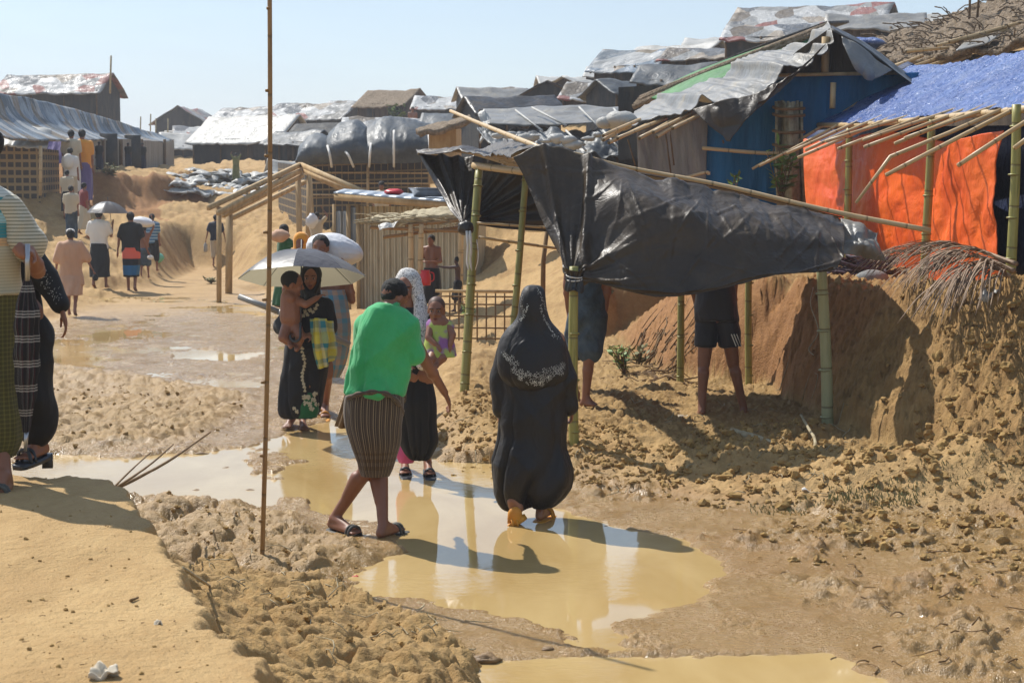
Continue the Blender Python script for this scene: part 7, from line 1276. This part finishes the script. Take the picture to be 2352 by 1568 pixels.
stick('thin dry root curling over the rubble', [(1965, 1052), (1990, 1055), (2015, 1068)], .005)
stick('short white bamboo sliver on the wet mud at the right', [(1970, 1190), (2005, 1195), (2035, 1202)], .007, 'paper')
stick('dark wet stick poking up out of the right mud flat', [(2105, 1245, 10.6), (2115, 1260, 10.6), (2125, 1285)], .012, 'stick_brown')
stick('pale twig in the lower right mud', [(2060, 1400), (2090, 1440), (2125, 1490)], .008)
stick('thin crooked twig beside the pale twig in the lower right mud', [(2062, 1460), (2080, 1440), (2090, 1415)], .006)
stick('thin dark stick floating on the puddle behind the robed woman', [(972, 1206), (1040, 1208), (1100, 1204), (1160, 1208)], .006, 'stick_brown', lift=.006)
stick('longest brown branch of the fan rising from the puddle edge', [(250, 1130, 8.6), (330, 1090, 9.4), (400, 1050, 10.2), (483, 992, 11.3)], .011, 'stick_brown', name='branch')
stick('middle branch of the fan at the puddle edge', [(252, 1128, 8.6), (300, 1098, 9.0), (350, 1062, 9.5), (398, 1020, 10.2)], .008, 'stick_brown', name='branch')
stick('shortest branch of the fan at the puddle edge', [(254, 1126, 8.6), (290, 1090, 8.9), (322, 1060, 9.2), (345, 1040, 9.4)], .006, 'stick_brown', name='branch')
stick('stiff dry stem beside the fan of branches', [(248, 1128, 8.5), (246, 1108, 8.5)], .006, 'wood_dark')
stick('grey root snaking out below the tall brown pole', [(598, 1318), (640, 1345), (660, 1375)], .010); stick('thin root right of the tall brown pole', [(600, 1310), (625, 1310), (668, 1372)], .007)
stick('long pale root in the foreground mud below the bank', [(420, 1310), (500, 1360), (560, 1390)], .007); stick('bent root near the lower bank edge', [(560, 1430), (610, 1390), (640, 1370)], .006)
stick('short brown twig on the bank rim', [(300, 1385), (318, 1378)], .006, 'stick_brown'); stick('thin twig sticking out of the lower bank rim', [(395, 1262), (418, 1235)], .006, 'stick')
stick('string like roots lying on the yard floor by the bare feet', [(1385, 935), (1410, 945), (1420, 958)], .004); stick('pale curved straw on the shaded yard floor', [(1405, 930), (1435, 938), (1455, 955)], .004)
def litter(name, label, n, xr, yr, r, ln, mat, sd, lift=.008, ang=(-3, 3), cond=None, arc=1):
    q = random.Random(sd); mb = MB(); P_ = []
    while len(P_) < n:
        x, y = q.uniform(*xr), q.uniform(*yr)
        if cond is None or cond(x, y): P_.append((x, y))
    for x, y in P_:
        c = GT(x, y); a_ = q.uniform(*ang); L = ln * q.uniform(.5, 1.3); t_ = np.array([(c[0] + math.cos(a_ + .25 * k_) * L * k_ / 4, c[1] + math.sin(a_ + .25 * k_) * L * k_ / 4) for k_ in range(5)]); z = height(t_[:, 0], t_[:, 1]); mb.tube(np.column_stack([t_, z + lift + np.array([0, .012, .018, .01, .0]) * q.uniform(0, 1.2) * arc]), [r, r, r * .8, r * .6, r * .4], 5)
    tag(mb.build(name, MT[mat]), label, 'litter', kind='stuff')
litter('straw_litter', 'bits of straw and twig trodden into the foreground mud', 40, (420, 1080), (1240, 1560), .0035, .16, 'stick', 1, cond=lambda x, y: y > 1200 + (x - 420) * .35 and y < 1180 + (x - 300) * .9)
litter('bank_litter', 'tiny straws and chips scattered on the smooth foreground bank', 16, (5, 500), (1160, 1560), .0016, .02, 'stick_brown', 6, arc=0, cond=lambda x, y: x < 215 + (y - 1150) * .75)
litter('bark_litter', 'dark bark and twig scraps scattered over the right mud flat', 34, (1660, 2345), (1215, 1555), .0045, .12, 'stick_brown', 2, cond=lambda x, y: x > 1650 + (y - 1300) * 1.2)
litter('root_litter', 'reddish brown roots heaped on the slope behind the shelter posts', 60, (1430, 1575), (780, 888), .009, .45, 'stick_brown', 3)
litter('chaff_litter', 'pale straw and chips scattered over the yard floor and rubble', 70, (1050, 1950), (900, 1150), .004, .14, 'stick', 4)
def scrap(label, px, py, w_, mat='paper', name='scrap', cat='scrap', h=.01):
    c = GT(px, py); n = 10; u, v = np.meshgrid(np.linspace(-1, 1, n), np.linspace(-1, 1, n)); sd = px * .1
    r_ = 1 + .3 * fbm(u * 1.5 + sd, v * 1.5, 2, 3); g = np.stack([c[0] + u * w_ * r_, c[1] + v * w_ * .8 * r_, c[2] + .012 + fbm(u * 1.5 + sd, v * 1.5, 2, 5) * h * 2], -1); mb = MB(); mb.sheet(g, .003); return tag(mb.build(name, MT[mat]), label, cat)
scrap('pale dry leaf on the smooth foreground bank', 242, 1555, .036, h=.02); scrap('square brown cardboard scrap on the shaded rubble', 1590, 992, .06); scrap('thin pale scrap on the shaded yard floor', 1568, 958, .05); scrap('white paper scrap by the end of the curved branch', 1852, 1128, .03, 'white'); scrap('tiny red scrap at the puddle edge', 816, 1330, .016, 'red')
scrap('silver torn plastic on the bank below the palm leaves', 2278, 683, .09, 'tarp_silver', h=.05); scrap('pale leaf fragment on the bank near its rim', 365, 1438, .014); scrap('blue plastic scrap on the bank top behind the shelter', 1812, 640, .05, 'tarp_blue')
mb = MB(); c = GT(1600, 1448) if False else None
def clump(label, px, py, r, sd=0):
    c = GT(px, py); mb = MB(); mb.ell(c + [0, 0, r * .15], (r, r * .8, r * .45), None, 24, 16, fn=lambda R: R * (1 + .35 * fbm(R[..., 0] * 2 + sd, R[..., 1] * 2 + R[..., 2] * 2, 4, sd + 3))[..., None]); return tag(mb.build('mud_lump', MT['mudlump']), label, 'mud lump')
MT['mudlump'] = plain('wet mud lump', '#6f5636', '#8c6e46', 14, .6, 40, .8, .01)
clump('dark mud lump standing in the left puddle', 463, 1047, .06, 1); clump('small mud lump in the puddle edge left', 347, 1133, .035, 2); clump('flat mud lump in the puddle near the pole', 452, 1133, .05, 3); clump('mud lump in the shallow water right of the small one', 520, 1128, .04, 4); clump('dark mud scrap on the right of the big puddle', 1443, 1353, .035, 5); clump('dark mud scrap on the sandbar', 1258, 1492, .03, 6); clump('mud lump at the near puddle rim', 1115, 1520, .07, 7); clump('mud lump by the water left of the tall pole', 520, 1080, .05, 8); clump('flat mud clump near the pole foot in water', 575, 1133, .05, 9)
# palm leaves heaped on the bank
def frond(label, base, tip, n, sd, Ls=(.4, .8), dirs=((-.9, -.15), (-.45, -.75))):
    r = random.Random(sd); b = P(*base); e = P(*tip); b[2] = max(b[2], gz(b[0], b[1]) + .05); e[2] = max(e[2], gz(e[0], e[1]) + .05); rach = smoothline([b, (b + e) / 2 + [0, 0, .12], e], 30); t = thing('palm_frond', label, 'palm frond', b, 'dry palm fronds heaped on the bank')
    mb = MB(); mb.tube(rach, np.linspace(.02, .007, 30), 6); mb.build('midrib', MT['frond'], t)
    mb = MB(); SS = []
    for k in range(n):
        i = r.randint(1, 29); p = rach[i]; w_ = r.random(); d = np.array([dirs[0][0] * (1 - w_) + dirs[1][0] * w_ + r.uniform(-.12, .12), dirs[0][1] * (1 - w_) + dirs[1][1] * w_ + r.uniform(-.12, .12), 0]); L = r.uniform(*Ls)
        s_ = smoothline([p, p + d * L * .33 + [0, 0, .06 * r.random()], p + d * L * .68 + [0, 0, .02 + .05 * r.random() - .1 * L], p + d * L - [0, 0, .25 * L]], 9); SS.append((s_, d))
    A = np.array([q[0] for q in SS]); hh = height(A[..., 0].ravel(), A[..., 1].ravel()).reshape(A.shape[:2]); A[..., 2] = np.maximum(A[..., 2], hh + .015 + np.random.RandomState(sd).uniform(0, .04, (n, 1)))
    for k in range(n):
        w_ = np.array([.002, .005, .007, .007, .006, .005, .004, .003, .001]) * r.uniform(.7, 1.2); d = SS[k][1]; q = np.array([d[1], -d[0], r.uniform(-.5, .5)]); q /= np.linalg.norm(q); mb.sheet(np.stack([A[k] - q * w_[:, None], A[k] + q * w_[:, None]], 1), .002)
    mb.build('leaflets', MT['frond'], t)
frond('upper dry palm frond reaching along the foot of the orange sheet', (2335, 606, 13.1), (2075, 592, 14.6), 90, 1, (.4, .8), ((-.95, -.1), (-.7, -.5)))
frond('middle dry palm frond spread over the bank edge', (2330, 622, 12.9), (2140, 625, 13.6), 80, 2, (.45, .85), ((-.8, -.3), (-.5, -.7)))
frond('lower dry palm frond trailing down the bank face', (2320, 635, 12.7), (2210, 655, 12.7), 70, 3, (.6, 1.1), ((-.6, -.6), (-.35, -.85)))
# rope heap, stone, plants
t = thing('rope_heap', 'tangled heap of dark nylon rope on the bank in front of the orange sheet', 'rope', P(1955, 640, 17.2)); mb = MB(); c = GT(1960, 648)
for k in range(16): rr = rs5.uniform(.12, .28); ph = rs5.uniform(0, 6); mb.tube([c + np.array([-.0 + rr * math.cos(a + ph) * 1.3 + k * .01, rr * math.sin(a + ph) * .8, .06 + .05 * math.sin(a * 2 + k) + .012 * k]) for a in np.linspace(0, 5.5, 22)], .018, 6)
mb.tube(smoothline([c, c + [-.25, -.1, .03], c + [-.5, -.15, .05], c + [-.75, -.1, .02]], 14), .02, 6); mb.build('rope', MT['ropem'] if 'ropem' in MT else plain('dark rope', '#33262e', '#54404c', 30, .7), t)
mb = MB(); c = GT(2002, 655) + [0, 0, .06]; mb.ell(c, (.17, .14, .1), None, 24, 16, fn=lambda R: R * (1 + .15 * fbm(R[..., 0] * 1.5, R[..., 1] * 1.5 + R[..., 2], 3, 3))[..., None]); tag(mb.build('stone', MT['stone']), 'grey rounded stone beside the rope heap', 'stone')
mb = MB(); mb.tube(smoothline([P(1868, 660, 16.2), P(1862, 700, 15.9), P(1880, 760, 15.6), P(1858, 800, 15.4), P(1868, 815, 15.2)], 20), .005, 5); tag(mb.build('string', MT['stick']), 'thin pale string hanging down the shaded earth cut', 'string')
def plant(label, px, py, Y, h, n, leafr, mat, sd, name='plant', spread=.5):
    r = random.Random(sd); b = P(px, py, Y) if Y else GT(px, py); t = thing(name, label, 'plant', b); st = MB(); lv = MB()
    for k in range(n):
        a = r.uniform(0, 6.28); L = h * r.uniform(.55, 1.0); e = b + np.array([math.cos(a) * L * spread * r.random(), math.sin(a) * L * spread * r.random(), L]); p = smoothline([b, (b + e) / 2 + np.array([r.uniform(-.03, .03), 0, .02]), e], 8); st.tube(p, .005, 4)
        for q in range(7):
            i = r.randint(2, 7); d = nz([r.uniform(-1, 1), r.uniform(-1, 1), r.uniform(-.2, .7)]); s_ = nz(np.cross(d, [r.uniform(-.5, .5), r.uniform(-.5, .5), 1])); l = leafr * r.uniform(.6, 1.3); c = p[i]
            lv.add([c, c + d * l * .5 + s_ * l * .24, c + d * l, c + d * l * .5 - s_ * l * .24], [(0, 1, 2, 3)])
    st.build('stem', MT['stick_brown'], t); lv.build('leaves', MT[mat], t, smooth=False); return t
plant('leafy green shrub at the corner between the blue wall and orange sheet', 1795, 470, 20.2, .75, 12, .17, 'leaf', 3, 'shrub', .35); plant('single green sprout above the black sheet by the blue wall', 1688, 440, 20, .22, 3, .09, 'leaf', 4)
plant('small dusty green plant on the yard slope', 1435, 862, None, .3, 16, .09, 'leaf', 5, spread=.9); plant('dusty plant with drooping leaves left of the yard slope plant', 1468, 845, None, .25, 12, .08, 'leaf_dark', 6, spread=1.0)
plant('yellow green weeds behind the lattice fence', 1075, 735, 23.5, .35, 12, .1, 'leaf', 7); plant('low bush on top of the left earth scarp', 255, 415, None, .5, 20, .14, 'leaf_dark', 8, 'bush', 1.0); plant('sprawling weeds on the slope beside the timber frame', 485, 652, None, .15, 12, .1, 'leaf_dark', 9, spread=2)
plant('dusty weeds near the top of the yard slope', 1395, 690, None, .3, 10, .09, 'leaf_dark', 10); plant('green sprouts on the far thatched hut terrace', 915, 284, 84, .9, 8, .4, 'leaf', 11)
def grass(label, x0, x1, y0, y1, n, h, sd, mat='leaf_dark'):
    r = random.Random(sd); mb = MB(); xs = [r.uniform(x0, x1) for _ in range(n)]; ys = [r.uniform(y0, y1) for _ in range(n)]; gp = np.array([G(a, b, .02)[:2] for a, b in zip(xs, ys)]); zz = height(gp[:, 0], gp[:, 1])
    for k in range(n):
        b = np.array([gp[k, 0], gp[k, 1], zz[k]]); e = b + np.array([r.uniform(-.6, .6), r.uniform(-.6, .6), 1]) * h * r.uniform(.5, 1); s_ = np.array([.0035, 0, 0]); mb.add([b - s_, b + s_, (b + e) / 2 + s_ * .8 + [0, 0, h * .1], e], [(0, 1, 2), (0, 2, 3)])
    tag(mb.build('grass', MT[mat], smooth=False), label, 'grass', kind='stuff')
grass('thin dusty grass along the rim of the right mud flat', 1900, 2110, 1160, 1180, 300, .045, 1); grass('sparse grass stubble on the rim left of the grass strip', 1720, 1900, 1172, 1186, 110, .03, 2); grass('sparse stubble at the far right rim', 2110, 2350, 1150, 1172, 130, .035, 3)
# far debris between the left scarp and the silver huts
mb = MB()
for k in range(60):
    x = rs5.uniform(395, 660); y = rs5.uniform(392, 450); c = GT(x, y); w_ = rs5.uniform(.2, .55); n = 8; u, v = np.meshgrid(np.linspace(-1, 1, n), np.linspace(-1, 1, n)); g = np.stack([c[0] + u * w_, c[1] + v * w_, c[2] + .1 + fbm(u * 1.3 + k, v * 1.3, 3, k) * .2 - (u * u + v * v) * .06], -1); mb.sheet(g, .03)
tag(mb.build('sheet_litter', MT['tarp_silver']), 'crumpled silver sheets and rags littering the far slope left of centre', 'litter', kind='stuff')
MT_ = None
# washing and rags behind the shelter
for k, (x, y, Y_, m_, lb) in enumerate([(2000, 95, 27, 'tarp_blue', 'bright blue rag lying on the roofs left of the thatch'), (1765, 375, 20.1, 'white', '')][:1]):
    mb = MB(); c = P(1985, 100, 30); mb.ell(c, (.35, .3, .12), None, 20, 12, fn=lambda R: R * (1 + .3 * fbm(R[..., 0] * 2, R[..., 2] * 2, 2, 4))[..., None]); tag(mb.build('rag', MT[m_]), lb, 'rag')
mb = MB(); c = P(1230, 524, 28); mb.ell(c, (.32, .25, .07)); tag(mb.build('basin', MT['white']), 'white upturned basin on the rubble hill behind the shelter', 'basin')
# ---------------- thin warm haze over the camp ----------------
hm = bpy.data.materials.new('haze'); hm.use_nodes = True; hn = hm.node_tree; hn.nodes.clear(); ho = hn.nodes.new('ShaderNodeOutputMaterial'); hv = hn.nodes.new('ShaderNodeVolumePrincipled')
hv.inputs['Color'].default_value = (.93, .95, 1, 1); hv.inputs['Density'].default_value = .0011; hv.inputs['Anisotropy'].default_value = .3; hn.links.new(hv.outputs[0], ho.inputs['Volume'])
mb = MB(); mb.box((0, 985, 14), (7600, 2100, 56)); hz = mb.build('haze', hm, origin=(0, 0, 0), smooth=False); tag(hz, 'thin pale haze hanging over the whole camp', 'haze', kind='stuff')
